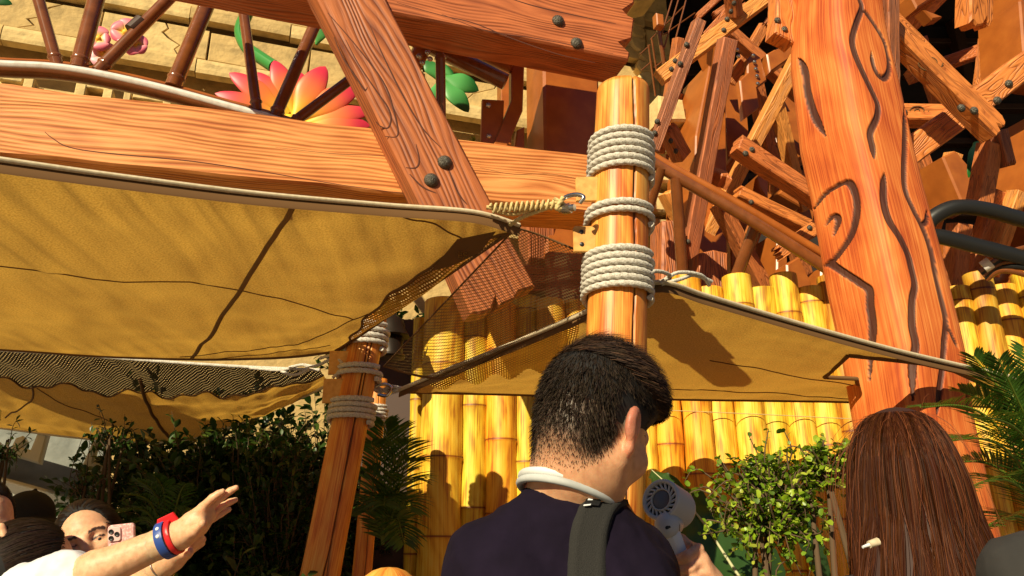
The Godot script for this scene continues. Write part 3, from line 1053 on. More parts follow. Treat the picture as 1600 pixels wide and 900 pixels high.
func bamboo_fence() -> void:
	var t := thing("bamboo_fence", "tall fence of thick yellow bamboo canes behind the right-hand sail", "fence", Vector3(1, 0, -5))
	var rng := RandomNumberGenerator.new()
	rng.seed = 12
	var edges := [660, 719, 761, 804, 846, 887, 927, 967, 1002, 1026, 1066, 1107, 1148, 1190, 1234, 1273, 1313, 1352, 1393, 1434, 1475, 1514, 1553, 1592, 1632, 1672, 1714, 1756, 1800]
	for k in edges.size() - 1:
		var a := PZ(edges[k], 640, 5.0)
		var b := PZ(edges[k + 1], 640, 5.0)
		var r := (b.x - a.x) * 0.5 * 1.14
		var x := (a.x + b.x) * 0.5
		var tall := k % 2 == 0
		var H := (3.26 if tall else 3.18) + rng.randf_range(-0.012, 0.012)
		if edges[k] < 960:
			H = 3.08 + rng.randf_range(-0.05, 0.05)
		var ms := bamboo_mesh(rng, H, r, rng.randf_range(0.1, 0.5))
		var B := Basis(Vector3.UP, rng.randf() * TAU)
		B = Basis(Vector3.BACK, rng.randf_range(-0.006, 0.006)) * B
		inst(t, "bamboo_cane", ms, M.bamboos[rng.randi() % 7], Transform3D(B, Vector3(x, 0, -5.0 + (0.0 if tall else -0.05) + rng.randf_range(-0.015, 0.015))))
	# the short return that runs back from the corner
	var pts := [[652, 5.12, 2.98], [641, 5.3, 2.9], [626, 5.5, 2.85], [612, 5.75, 2.8], [600, 6.0, 2.75]]
	for p in pts:
		var w := P(p[0], 640, p[1])
		var ms := bamboo_mesh(rng, p[2], 0.05, rng.randf_range(0.1, 0.5))
		inst(t, "bamboo_cane", ms, M.bamboos[rng.randi() % 7], Transform3D(Basis(Vector3.UP, rng.randf() * TAU), Vector3(w.x, 0, w.z)))
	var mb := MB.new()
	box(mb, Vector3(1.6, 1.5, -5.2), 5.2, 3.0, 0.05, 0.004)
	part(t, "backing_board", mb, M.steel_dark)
	# wire drawn along the canes
	mb = MB.new()
	tube(mb, [PZ(1015, 640, 4.90), PZ(1200, 648, 4.90), PZ(1360, 656, 4.90)], 0.003, 5)
	part(t, "wire", mb, M.rope_yellow)


# ---------------------------------------------------------------- carved trunk
func trunk_r(a: float) -> float:
	# rounded square seen a little from its left corner
	var q := a + 0.42
	var e := 4.5
	return 1.0 / pow(pow(absf(cos(q)), e) + pow(absf(sin(q)), e), 1.0 / e)


func carved_trunk() -> void:
	var rows := [[-60, 1240, 1362], [0, 1248, 1367], [60, 1243, 1375], [100, 1243, 1383], [150, 1250, 1395], [228, 1259, 1411], [307, 1277, 1430], [400, 1294, 1455], [450, 1303, 1467], [524, 1319, 1485], [560, 1327, 1493], [621, 1337, 1501], [668, 1345, 1508], [760, 1360, 1528], [900, 1385, 1560]]
	var z := 3.95
	var n := 520
	var na := 300
	var mb := MB.new()
	mb.tinted = true
	# half widths of the section as seen from the front
	var half := 0.0
	for k in 200:
		var a := TAU * k / 200
		half = maxf(half, trunk_r(a) * cos(a))
	# grooves: pixel outlines turned into (height, angle) on the trunk
	var gr := [
		[5.8, [1309, -40, 1311, 0, 1319, 34, 1323, 50, 1311, 79, 1303, 105, 1306, 126, 1316, 150, 1330, 176, 1342, 199, 1340, 220, 1327, 246, 1330, 267, 1332, 284]],
		[5.2, [1323, 50, 1337, 60, 1361, 89, 1369, 115, 1368, 139, 1358, 153, 1345, 150, 1338, 136, 1337, 118]],
		[6.2, [1349, 306, 1346, 325, 1346, 351, 1353, 377, 1369, 401, 1382, 425, 1387, 445, 1392, 471, 1386, 495, 1385, 532, 1390, 560, 1386, 590, 1388, 640]],
		[5.8, [1396, 190, 1394, 220, 1390, 259, 1386, 293, 1386, 325, 1398, 351, 1411, 372, 1421, 393, 1429, 419, 1433, 445, 1442, 487, 1448, 519, 1442, 553, 1437, 590, 1429, 629, 1424, 660]],
		[4.6, [1411, 372, 1423, 367, 1427, 348]],
		[3.4, [1247, 92, 1254, 120, 1258, 150, 1266, 190, 1277, 228]],
		[3.4, [1279, 318, 1286, 307, 1302, 306, 1310, 322, 1315, 351, 1313, 383, 1303, 405, 1300, 412, 1326, 455, 1335, 470, 1338, 492, 1344, 530, 1348, 600]],
		[3.0, [1290, 352, 1295, 344, 1300, 354, 1298, 372]],
		[4.0, [1448, 519, 1462, 545, 1470, 556]],
		[4.0, [1488, 612, 1485, 640, 1487, 660]],
	]
	var gs := []
	var edge := func(y: float) -> Vector2:
		for k in rows.size() - 1:
			if y <= rows[k + 1][0]:
				var f: float = (y - rows[k][0]) / (rows[k + 1][0] - rows[k][0])
				return Vector2(lerpf(rows[k][1], rows[k + 1][1], f), lerpf(rows[k][2], rows[k + 1][2], f))
		return Vector2(rows[-1][1], rows[-1][2])
	for g in gr:
		var pts := catmull(vs(g[1]), g[1].size() * 2)
		var line := []
		for p in pts:
			var e: Vector2 = edge.call(p.y)
			line.append(Vector2((p.x - (e.x + e.y) * 0.5) / ((e.y - e.x) * 0.5) * 75.0, p.y))
		gs.append([g[0], line])
	var y0 := -60.0
	var y1 := 900.0
	var base_col := Color(1, 1, 1)
	var groove := Color(0.13, 0.155, 0.40)
	for j in n + 1:
		var y := lerpf(y0, y1, float(j) / n)
		var e: Vector2 = edge.call(y)
		var c := PZ((e.x + e.y) * 0.5, y, z)
		var hw := (PZ(e.y, y, z) - PZ(e.x, y, z)).x * 0.5
		var near := []
		for g in gs:
			for k in g[1].size() - 1:
				var a: Vector2 = g[1][k]
				var b: Vector2 = g[1][k + 1]
				if y > minf(a.y, b.y) - 12.0 and y < maxf(a.y, b.y) + 12.0:
					var taper := minf(1.0, 0.25 + minf(k, g[1].size() - 2 - k) * 0.22)
					near.append([a, b, g[0] * taper])
		for k in na + 1:
			# finer towards the front
			var f := float(k) / na
			var a := PI * 1.5 - TAU * (f + 0.085 * sin(TAU * f))
			var rr := trunk_r(a) / half * hw
			var col := base_col
			var s := sin(a)
			if s > -0.3:
				var q := Vector2(trunk_r(a) / half * cos(a) * 75.0, y)
				var dep := 0.0
				for g in near:
					var pa: Vector2 = q - g[0]
					var ba: Vector2 = g[1] - g[0]
					var h := clampf(pa.dot(ba) / maxf(ba.length_squared(), 1e-6), 0.0, 1.0)
					var dd: float = (pa - ba * h).length() / g[2]
					dep = maxf(dep, 1.0 - smoothstep(0.66, 1.0, dd))
				rr -= dep * 0.012
				col = base_col.lerp(groove, smoothstep(0.02, 0.45, dep))
			mb.vert(c + Vector3(cos(a) * rr, 0, sin(a) * rr), Vector2(a / TAU, y / 900.0 * 1.1), col)
	for j in n:
		for k in na:
			var a := j * (na + 1) + k
			mb.quad(a, a + 1, a + na + 2, a + na + 1)
	var t := thing("carved_timber", "huge leaning orange timber carved all over with dark brown wavy grooves", "timber post", PZ(1470, 900, z))
	part(t, "shaft", mb, M.trunk)
	# foot down to the ground
	mb = MB.new()
	var e: Vector2 = edge.call(899.0)
	var c := PZ((e.x + e.y) * 0.5, 899, z)
	var hw := (PZ(e.y, 899, z) - PZ(e.x, 899, z)).x * 0.5
	var foot := []
	for k in 3:
		for j in 41:
			var a := -TAU * j / 40
			mb.vert(Vector3(c.x + 0.1 * k, lerpf(c.y, 0, k / 2.0), c.z) + Vector3(cos(a), 0, sin(a)) * trunk_r(a) / half * hw, Vector2(a / TAU, 1.1 + k * 0.6))
	for k in 2:
		for j in 40:
			var a := k * 41 + j
			mb.quad(a, a + 1, a + 42, a + 41)
	mb.tinted = true
	part(t, "foot", mb, M.trunk)


# ---------------------------------------------------------------- roped posts
func round_post(t: Node3D, a: Vector3, b: Vector3, r: float, cracks: int, seed_: int) -> void:
	# a: top, b: a lower point on the axis; carried on down to the ground
	var d := (b - a).normalized()
	var foot := a + d * (a.y / -d.y)
	var mb := MB.new()
	mb.tinted = true
	var rng := RandomNumberGenerator.new()
	rng.seed = seed_
	var n := 60
	var na := 168
	var cr := []
	for k in cracks:
		cr.append([rng.randf() * TAU, rng.randf() * 9.0, rng.randf_range(0.02, 0.035)])
	cr.append([PI * 0.5 - 0.40, 2.0, 0.034])
	var len := (foot - a).length()
	for j in n + 3:
		var q := clampf((j - 2) / float(n), 0.0, 1.0)
		var p := a + d * (len * q)
		var rr := r * (0.97 + 0.1 * q + 0.012 * sin(q * 23.0 + seed_))
		if j == 1:
			rr *= 0.95
			p += -d * 0.012
		if j == 0:
			rr = 0.0
			p += -d * 0.02
		if j == 2:
			p += d * 0.006
		for k in na + 1:
			var ang := TAU * k / na
			var g := 0.0
			for c in cr:
				var ca: float = c[0] + 0.10 * sin(q * 9.0 + c[1]) + 0.03 * sin(q * 37.0 + c[1])
				var da := absf(angle_difference(ang, ca))
				g = maxf(g, 1.0 - smoothstep(c[2] * 0.5, c[2] * 1.6, da))
			var r2 := rr * (1.0 - 0.10 * g + 0.012 * sin(ang * 3.0 + q * 5.0) + 0.008 * sin(ang * 7.0))
			var col := Color(1, 1, 1).lerp(Color(0.10, 0.05, 0.03), g * 0.9)
			if j < 2:
				col = Color(0.9, 0.75, 0.55)
			mb.vert(p + Vector3(cos(ang), 0, -sin(ang) * -1.0) * r2, Vector2(ang / TAU, q * len * 0.5), col)
	for j in n + 2:
		for k in na:
			var i0 := j * (na + 1) + k
			mb.quad(i0, i0 + 1, i0 + na + 2, i0 + na + 1)
	part(t, "post", mb, M.post)


func rope_wrap(label: String, c0: Vector3, c1: Vector3, r: float, turns: int, rr: float, m: Material, group: String) -> Node3D:
	# a coil from c0 down to c1
	var t := thing("rope_binding", label, "rope", (c0 + c1) / 2, group)
	var ax := (c1 - c0)
	var n := turns * 110
	var pts := []
	for j in n + 1:
		var f := float(j) / n
		var a := f * turns * TAU + 0.4
		# each turn lies nearly level, then steps down at the back
		var k := f * turns
		var lev := floorf(k) + smoothstep(0.35, 0.65, k - floorf(k))
		pts.append(c0 + ax * ((lev - 0.0) / turns) + Vector3(cos(a), 0, sin(a)) * (r + rr * 0.8 + 0.0012 * sin(k * 9.0)))
	var mb := MB.new()
	tube(mb, pts, rr, 15, true, Vector2.ONE, 1.0 / (rr * 7.0), 0.24)
	part(t, "coil", mb, m)
	return t


func posts() -> void:
	var a := PZ(973, 144, 2.62)
	var b := PZ(955, 790, 2.62)
	var d := (b - a).normalized()
	var at := func(y: float) -> Vector3:
		var w := PZ(973 - 18.0 * (y - 144.0) / 646.0, y, 2.62)
		return a + d * ((w.y - a.y) / d.y)
	var t := thing("roped_post", "thick orange timber post in the middle bound with three bands of white rope", "post", a + d * (a.y / -d.y))
	round_post(t, a, b, 0.107, 3, 5)
	# bracket plates
	for y in [305.0, 382.0]:
		var p: Vector3 = at.call(y)
		var mb := MB.new()
		var q := [Vector2(-0.045, -0.05), Vector2(0.05, -0.05), Vector2(0.05, 0.05), Vector2(-0.038, 0.05), Vector2(-0.045, 0.04)]
		slab(mb, q, 0.012, 0.003, p + Vector3(-0.125, 0, 0.05), Vector3.RIGHT, Vector3.UP)
		var br := part(t, "bracket_plate", mb, M.bracket)
		if y > 350.0:
			for e in [-0.022, 0.026]:
				mb = MB.new()
				lathe(mb, [Vector2(0.0, 0.003), Vector2(0.008, 0.003), Vector2(0.0085, 0.0)], p + Vector3(-0.14, e, 0.0562), Vector3.BACK, 10)
				part(br, "bolt_hole", mb, M.black)
	var R := 0.108
	rope_wrap("thick band of six white rope turns, topmost on the middle post", at.call(224), at.call(287), R, 6, 0.0125, M.rope, "rope bands on the middle post")
	rope_wrap("narrow band of two white rope turns in the middle of the central post", at.call(335), at.call(358), R * 1.02, 2, 0.0125, M.rope, "rope bands on the middle post")
	rope_wrap("thick band of white rope turns just above the man's head on the central post", at.call(405), at.call(471), R * 1.03, 6, 0.0127, M.rope, "rope bands on the middle post")

	# leaning post on the left
	a = PZ(578, 500, 3.8)
	b = PZ(500, 900, 3.7)
	d = (b - a).normalized()
	var at2 := func(y: float) -> Vector3:
		return a.lerp(b, 0.0) + d * ((PZ(570, y, 3.8).y - a.y) / d.y)
	t = thing("leaning_post", "leaning orange timber post among dark shrubs with grey rope bands", "post", a + d * (a.y / -d.y))
	round_post(t, a, b, 0.088, 2, 8)
	for y in [572.0, 616.0]:
		var p: Vector3 = at2.call(y)
		var mb := MB.new()
		slab(mb, [Vector2(-0.05, -0.06), Vector2(0.05, -0.06), Vector2(0.05, 0.06), Vector2(-0.05, 0.06)], 0.012, 0.003, p + Vector3(-0.10, 0, 0.05), Vector3.RIGHT, Vector3.UP)
		part(t, "bracket_plate", mb, M.bracket)
		bolts_on(t, [], p, 0.01)
	rope_wrap("grey rope band at the top of the leaning post below the big sail", at2.call(512), at2.call(549), 0.092, 4, 0.0135, M.rope, "rope bands on the leaning post")
	rope_wrap("two loose white rope turns around the leaning post", at2.call(578), at2.call(596), 0.094, 2, 0.0135, M.rope, "rope bands on the leaning post")
	rope_wrap("brownish rope band lowest on the leaning post above the shrubs", at2.call(630), at2.call(664), 0.096, 4, 0.0135, M.rope, "rope bands on the leaning post")

	# short post behind it
	a = PZ(592, 596, 4.3)
	b = PZ(574, 800, 4.3)
	t = thing("short_post", "short orange post half hidden behind the leaning post", "post", Vector3(b.x, 0, b.z))
	round_post(t, a, b, 0.05, 1, 10)
	rope_wrap("pale rope band on the short post behind the leaning post", PZ(589, 636, 4.3), PZ(586, 664, 4.3), 0.052, 5, 0.009, M.rope, "")


# ---------------------------------------------------------------- sails
func px_curve(a: Array, n: int) -> Array:
	# a: px, py, depth triples
	var p := []
	for k in range(0, a.size(), 3):
		p.append(P(a[k], a[k + 1], a[k + 2]))
	return catmull(p, n)


func sail_sheet(near: Array, far: Array, nt: int, sag: float, wr: float, seed_: int, keep: Callable, grain := 1.0) -> MB:
	# a ruled cloth between two edge curves with sag and creases running in from the edges
	var n1 := FastNoiseLite.new()
	n1.seed = seed_
	n1.frequency = 1.0
	n1.fractal_octaves = 3
	var mb := MB.new()
	var n := near.size() - 1
	for j in nt + 1:
		var t := float(j) / nt
		for k in n + 1:
			var s := float(k) / n
			var p: Vector3 = near[k].lerp(far[k], t)
			var x := p.x
			var fold := n1.get_noise_2d(x * 7.0, t * 1.2) * exp(-t * 3.5) + n1.get_noise_2d(x * 6.0 + 40.0, t * 1.2) * exp(-(1.0 - t) * 4.0) * 0.7
			var soft := n1.get_noise_2d(x * 1.6, t * 2.2 + 17.0)
			var edge := smoothstep(0.0, 0.06, t) * smoothstep(0.0, 0.06, 1.0 - t) * smoothstep(0.0, 0.05, s) * smoothstep(0.0, 0.05, 1.0 - s)
			p += Vector3.UP * edge * (-sag * 4.0 * t * (1.0 - t) + wr * fold + wr * 1.2 * soft)
			mb.vert(p, Vector2(p.x * grain, p.z * grain))
	for j in nt:
		for k in n:
			if keep.call((k + 0.5) / n, (j + 0.5) / nt, near, far, k, j, nt):
				var a := j * (n + 1) + k
				mb.quad(a, a + n + 1, a + n + 2, a + 1)
	return mb


func pick(mb: MB, n: int, nt: int, s: float, t: float) -> Vector3:
	var x := clampf(s, 0, 1) * n
	var y := clampf(t, 0, 1) * nt
	var k := mini(int(x), n - 1)
	var j := mini(int(y), nt - 1)
	var a := mb.v[j * (n + 1) + k].lerp(mb.v[j * (n + 1) + k + 1], x - k)
	var b := mb.v[(j + 1) * (n + 1) + k].lerp(mb.v[(j + 1) * (n + 1) + k + 1], x - k)
	return a.lerp(b, y - j)


func strip(mb: MB, pts: Array, w: float, side: Vector3) -> void:
	# a flat tape along pts, with a little thickness
	tube(mb, pts, w * 0.5, 8, true, Vector2.ONE, 0.0, 0.0, 0.22, side)


func sails() -> void:
	# the big sail at the left
	var n := 200
	var nt := 70
	var near := px_curve([-900, 130, 1.7, -400, 190, 1.95, 0, 249, 2.2, 200, 277, 2.36, 400, 302, 2.54, 600, 320, 2.72, 740, 331, 2.79, 812, 352, 2.84], n)
	var far := px_curve([-900, 490, 4.5, -400, 525, 4.35, 0, 546, 4.2, 150, 556, 4.16, 300, 561, 4.1, 400, 560, 4.06, 470, 556, 4.0, 528, 548, 3.92], n)
	var t := thing("sail", "big tan shade sail filling the left with a dark seam across it", "shade sail", near[n - 2])
	# cloth inside a wavy border, netting outside it
	var border := func(s: float, tt: float) -> float:
		return 0.982 - 0.125 * sin(clampf(tt * 1.06, 0.0, 1.0) * PI) * (1.0 - 0.3 * tt) - 0.012 * sin(tt * 34.0) * tt + (0.05 * (1.0 - smoothstep(0.0, 0.12, tt)) if tt < 0.12 else 0.0)
	var mb := sail_sheet(near, far, nt, 0.04, 0.024, 5, func(s, tt, _a, _b, _k, _j, _n): return s < border.call(s, tt))
	part(t, "cloth", mb, M.sail)
	var nb := sail_sheet(near, far, nt, 0.04, 0.024, 5, func(s, tt, _a, _b, _k, _j, _n): return s >= border.call(s, tt), 22.0)
	part(t, "net_border", nb, M.net_dense)
	# rolled edge of the cloth along the netting
	var q := []
	for k in 60:
		var tt := 0.03 + 0.95 * k / 59.0
		q.append(pick(mb, n, nt, border.call(0.0, tt), tt) - Vector3.UP * 0.002)
	var h := MB.new()
	tube(h, q, 0.006, 6)
	part(t, "cloth_edge", h, M.seam)
	# hems with a cord inside
	h = MB.new()
	tube(h, near, 0.0085, 10)
	part(t, "hem", h, M.hem)
	h = MB.new()
	var under := []
	for p in near:
		under.append(p + Vector3(0, -0.022, -0.006))
	strip(h, under, 0.046, Vector3(0, 0.25, 1).normalized())
	part(t, "hem_tape", h, M.seam)
	h = MB.new()
	tube(h, far, 0.009, 8)
	part(t, "hem", h, M.seam)
	h = MB.new()
	q = []
	for k in 20:
		q.append(near[n].lerp(far[n], k / 19.0))
	tube(h, q, 0.008, 8)
	part(t, "hem", h, M.seam)
	# broad dark seam tape from the upper edge to the lower one; thin dark lines
	var s0 := 0.0
	var s1 := 0.0
	for k in n + 1:
		if proj(near[k]).x < 470.0:
			s0 = float(k) / n
		if proj(far[k]).x < 303.0:
			s1 = float(k) / n
	h = MB.new()
	q = []
	for k in 40:
		var f := k / 39.0
		q.append(pick(mb, n, nt, lerpf(s0, s1, f), lerpf(0.01, 0.995, f)) - Vector3.UP * 0.004)
	strip(h, q, 0.021, Vector3.UP)
	part(t, "seam_tape", h, M.tape)
	for g in [[[0.0, 0.34, 0.3, 0.36, 0.6, 0.40, 0.78, 0.55, 0.86, 0.62], 0.0028], [[0.55, 0.98, 0.72, 0.86, 0.82, 0.74, 0.875, 0.56], 0.0026], [[0.6, 1.0, 0.8, 0.93, 0.9, 0.87], 0.0022], [[0.70, 0.02, 0.78, 0.06, 0.86, 0.10, 0.92, 0.13], 0.0035]]:
		h = MB.new()
		q = catmull(vs(g[0]), 30)
		var w := []
		for p in q:
			w.append(pick(mb, n, nt, p.x, p.y) - Vector3.UP * 0.003)
		tube(h, w, g[1], 5)
		part(t, "seam", h, M.seam)  # thin dark line laid just under the cloth
	# reinforced corner patch with stencilled letters
	var corner := [Vector2(0.885, 0.12), Vector2(0.95, 0.05), Vector2(0.99, 0.16), Vector2(0.945, 0.24), Vector2(0.9, 0.27)]
	h = MB.new()
	var ids := []
	var mid := Vector3.ZERO
	for c in corner:
		var w := pick(mb, n, nt, c.x, c.y) - Vector3.UP * 0.006
		mid += w / corner.size()
		ids.append(h.vert(w))
	var cm := h.vert(mid - Vector3.UP * 0.002)
	for k in ids.size():
		h.tri_n(cm, ids[k], ids[(k + 1) % ids.size()], Vector3.DOWN)
	var patch := part(t, "corner_patch", h, M.seam)
	var tm := TextMesh.new()
	tm.text = "ES"
	tm.font_size = 16
	tm.pixel_size = 0.0024
	tm.depth = 0.002
	tm.font = SystemFont.new()
	tm.font.font_names = PackedStringArray(["Droid Sans"])
	var lp := mid - Vector3.UP * 0.012
	var zz := (CP - lp).normalized()
	var zn := (Vector3.DOWN * 0.9 + zz * 0.6).normalized()
	var xx := Vector3(0.98, -0.1, 0.05)
	xx = (xx - zn * xx.dot(zn)).normalized()
	inst(patch, "lettering", tm, M.sail, Transform3D(Basis(xx, zn.cross(xx), zn), lp))

	# lashing from the sail to the middle post: cord, shackle
	t = thing("sail_lashing", "knotted yellow cord tying the big sail to the middle post", "rope", P(830, 326, 2.8))
	for g in [[760, 324, 2.77, 795, 326, 2.77, 830, 325, 2.76, 872, 316, 2.75], [775, 330, 2.78, 806, 334, 2.78, 850, 320, 2.76, 876, 320, 2.75], [796, 352, 2.83, 815, 340, 2.8, 838, 331, 2.77, 876, 318, 2.75], [865, 310, 2.75, 884, 322, 2.75, 870, 326, 2.73, 880, 308, 2.74]]:
		h = MB.new()
		tube(h, px_curve(g, 40), 0.0085, 12, true, Vector2.ONE, 16.0, 0.26)
		part(t, "cord", h, M.rope_yellow)
	h = MB.new()
	q = []
	for k in 150:
		var f := k / 149.0
		var a := f * TAU * 13.0
		q.append(P(lerpf(766, 872, f), lerpf(326, 319, f), 2.76) + Vector3(0, sin(a), cos(a)) * 0.016)
	tube(h, q, 0.005, 6)
	part(t, "wrapping", h, M.rope_yellow)
	t = thing("shackle", "steel shackle joining the yellow cord to the plate on the middle post", "shackle", P(888, 318, 2.74))
	h = MB.new()
	tube(h, px_curve([874, 316, 2.74, 884, 308, 2.74, 900, 304, 2.72, 912, 308, 2.7, 906, 318, 2.7], 24), 0.008, 10)
	part(t, "bow", h, M.shiny)
	h = MB.new()
	tube(h, [P(874, 327, 2.75), P(898, 324, 2.72)], 0.013, 12)
	tube(h, [P(880, 327, 2.75), P(892, 325, 2.73)], 0.019, 6)
	part(t, "pin", h, M.shiny)

	# the sail at the right, cut out round the trunk
	n = 260
	nt = 70
	near = px_curve([624, 609, 3.9, 700, 577, 3.66, 800, 537, 3.4, 905, 492, 3.12, 965, 464, 2.98, 1030, 441, 2.86, 1100, 461, 2.98, 1200, 491, 3.16, 1300, 520, 3.3, 1400, 547, 3.45, 1480, 566, 3.6, 1560, 584, 3.75, 1680, 612, 3.95], n)
	far = px_curve([626, 612, 3.92, 720, 614, 4.15, 800, 616, 4.28, 900, 619, 4.38, 1000, 622, 4.44, 1080, 624, 4.46, 1160, 625, 4.48, 1230, 626, 4.5, 1300, 627, 4.5, 1370, 629, 4.45, 1440, 631, 4.5, 1540, 635, 4.55, 1700, 642, 4.6], n)
	t = thing("sail", "tan shade sail at the right, peaked at the middle post and cut round the trunk", "shade sail", near[n / 2])
	var hole := PackedVector2Array(vs([1288, 588, 1326, 555, 1400, 562, 1440, 566, 1492, 579, 1530, 596, 1508, 633, 1345, 633, 1337, 592]))
	var sheet := sail_sheet(near, far, nt, 0.02, 0.012, 15, func(_s, _t, _a, _b, _k, _j, _n): return true)
	var out := MB.new()
	out.v = sheet.v
	out.t = sheet.t
	out.c = sheet.c
	var nets := MB.new()
	nets.v = sheet.v
	for uv in sheet.t:
		nets.t.append(uv * 22.0)
	nets.c = sheet.c
	for k in range(0, sheet.i.size(), 3):
		var c := (sheet.v[sheet.i[k]] + sheet.v[sheet.i[k + 1]] + sheet.v[sheet.i[k + 2]]) / 3.0
		var pp := proj(c)
		if Geometry2D.is_point_in_polygon(pp, hole):
			continue
		# netting along the left edge
		var left := pp.x < 905.0 and pp.y < 612.0 - (pp.x - 640.0) * 0.16 + 6.0 * sin(pp.x * 0.12) and pp.y > 400
		var tgt := nets if left else out
		tgt.i.append_array([sheet.i[k], sheet.i[k + 1], sheet.i[k + 2]])
	part(t, "cloth", out, M.sail)
	part(t, "net_border", nets, M.net_dense)
	h = MB.new()
	tube(h, near, 0.010, 10)
	part(t, "hem", h, M.hem)
	h = MB.new()
	under = []
	for p in near:
		under.append(p + Vector3(0, -0.02, -0.01))
	strip(h, under, 0.038, Vector3(0, 0.25, 1).normalized())
	part(t, "hem_tape", h, M.seam)
	h = MB.new()
	tube(h, far, 0.010, 8)
	part(t, "hem", h, M.seam)
	# bound edge of the cut-out: each corner found on the cloth
	q = []
	for p in vs([1506, 633, 1530, 597, 1492, 579, 1440, 567, 1400, 562, 1327, 555, 1288, 588, 1337, 591, 1345, 633]):
		var best := 1e9
		var w := Vector3.ZERO
		for k in sheet.v.size():
			var d: float = proj(sheet.v[k]).distance_squared_to(p)
			if d < best:
				best = d
				w = sheet.v[k]
		q.append(w - Vector3.UP * 0.004)
	h = MB.new()
	for k in q.size() - 1:
		tube(h, [q[k], q[k + 1]], 0.011, 8)
	part(t, "cut_out_binding", h, M.seam)
	for g in [[[0.47, 0.5, 0.6, 0.55, 0.72, 0.62], 0.003], [[0.3, 0.8, 0.55, 0.88, 0.8, 0.92], 0.003]]:
		h = MB.new()
		q = catmull(vs(g[0]), 30)
		var w := []
		for p in q:
			w.append(pick(sheet, n, nt, p.x, p.y) - Vector3.UP * 0.003)
		tube(h, w, g[1], 5)
		part(t, "seam", h, M.seam)
	# its lashings
	t = thing("sail_lashing", "short pale cord tying the right-hand sail to the middle post under the lowest rope band", "rope", P(1030, 440, 2.84))
	for g in [[1032, 442, 2.85, 1046, 430, 2.82, 1022, 424, 2.74, 1005, 440, 2.7], [1034, 444, 2.86, 1064, 436, 2.9, 1085, 430, 2.95, 1112, 440, 3.0], [1034, 440, 2.86, 1060, 426, 2.9, 1095, 430, 2.95, 1108, 446, 3.0]]:
		h = MB.new()
		tube(h, px_curve(g, 30), 0.008, 12, true, Vector2.ONE, 16.0, 0.25)
		part(t, "cord", h, M.rope)
	t = thing("sail_lashing", "dark chain and cord tying the right-hand sail's left corner to the leaning post", "rope", P(600, 612, 3.6))
	for g in [[624, 609, 3.9, 606, 612, 3.9, 590, 606, 3.9, 572, 598, 3.88], [628, 607, 3.9, 610, 604, 3.9, 594, 612, 3.9, 580, 606, 3.88]]:
		h = MB.new()
		tube(h, px_curve(g, 30), 0.010, 12, true, Vector2.ONE, 14.0, 0.25)
		part(t, "cord", h, M.rope)
	h = MB.new()
	tube(h, px_curve([586, 604, 3.86, 600, 600, 3.88, 612, 606, 3.88, 604, 618, 3.88, 590, 616, 3.86], 24), 0.009, 8)
	part(t, "shackle", h, M.shiny)

	# the lower sail behind, half hidden by the shrub
	n = 140
	nt = 50
	near = px_curve([-300, 528, 4.5, -100, 539, 4.42, 0, 547, 4.38, 100, 553, 4.34, 200, 561, 4.3, 300, 568, 4.26, 400, 574, 4.2, 500, 578, 4.1], n)
	far = px_curve([-300, 640, 5.8, -100, 656, 5.8, 0, 668, 5.8, 100, 681, 5.8, 200, 690, 5.75, 280, 688, 5.5, 380, 660, 5.1, 515, 600, 4.25], n)
	t = thing("sail", "lower tan shade sail behind the dark shrub, its far part in shadow", "shade sail", near[n - 1])
	var bnd := func(s: float) -> float:
		return 0.30 + 0.035 * sin(s * 40.0) + 0.02 * sin(s * 97.0)
	mb = sail_sheet(near, far, nt, 0.03, 0.03, 25, func(s, tt, _a, _b, _k, _j, _n): return tt > bnd.call(s))
	part(t, "cloth", mb, M.sail)
	nb = sail_sheet(near, far, nt, 0.03, 0.03, 25, func(s, tt, _a, _b, _k, _j, _n): return tt <= bnd.call(s), 24.0)
	part(t, "net_border", nb, M.net_dark)
	q = []
	for k in 120:
		var s := k / 119.0
		q.append(pick(mb, n, nt, s, bnd.call(s)) - Vector3.UP * 0.003)
	h = MB.new()
	tube(h, q, 0.006, 6)
	part(t, "cloth_edge", h, M.seam)
	h = MB.new()
	tube(h, near, 0.009, 12, true, Vector2.ONE, 14.0, 0.22)
	part(t, "edge_rope", h, M.rope)
	h = MB.new()
	tube(h, far, 0.012, 8)
	part(t, "hem", h, M.hem)
	for g in [[[0.60, 0.16, 0.615, 0.35, 0.645, 0.6, 0.70, 0.98], 0.011], [[0.36, 0.30, 0.36, 0.45, 0.33, 0.6, 0.3, 0.75], 0.006], [[0.37, 0.32, 0.44, 0.5, 0.53, 0.66], 0.003]]:
		h = MB.new()
		var w := []
		for p in catmull(vs(g[0]), 30):
			w.append(pick(mb, n, nt, p.x, p.y) - Vector3.UP * 0.005)
		tube(h, w, g[1], 6)
		part(t, "seam", h, M.seam)
	t = thing("sail_lashing", "white rope loop tying the lower sail to the leaning post", "rope", P(480, 576, 3.5))
	for g in [[390, 575, 4.2, 440, 578, 4.15, 470, 570, 4.1, 492, 572, 4.05, 515, 562, 3.98], [440, 580, 4.15, 458, 586, 4.1, 480, 578, 4.08, 474, 570, 4.08, 452, 574, 4.1], [500, 560, 4.0, 520, 556, 3.86, 536, 572, 3.8, 520, 590, 3.8]]:
		h = MB.new()
		tube(h, px_curve(g, 40), 0.0085, 12, true, Vector2.ONE, 16.0, 0.25)
		part(t, "cord", h, M.rope)

	# netting hung between the two sails and the post
	near = px_curve([806, 356, 2.86, 840, 366, 2.9, 880, 382, 2.9, 918, 398, 2.86], 60)
	far = px_curve([600, 572, 3.8, 690, 590, 3.62, 790, 545, 3.42, 918, 488, 3.1], 60)
	t = thing("netting", "see-through brown netting hung between the two big sails in front of the bamboo", "netting", P(800, 480, 3.2))
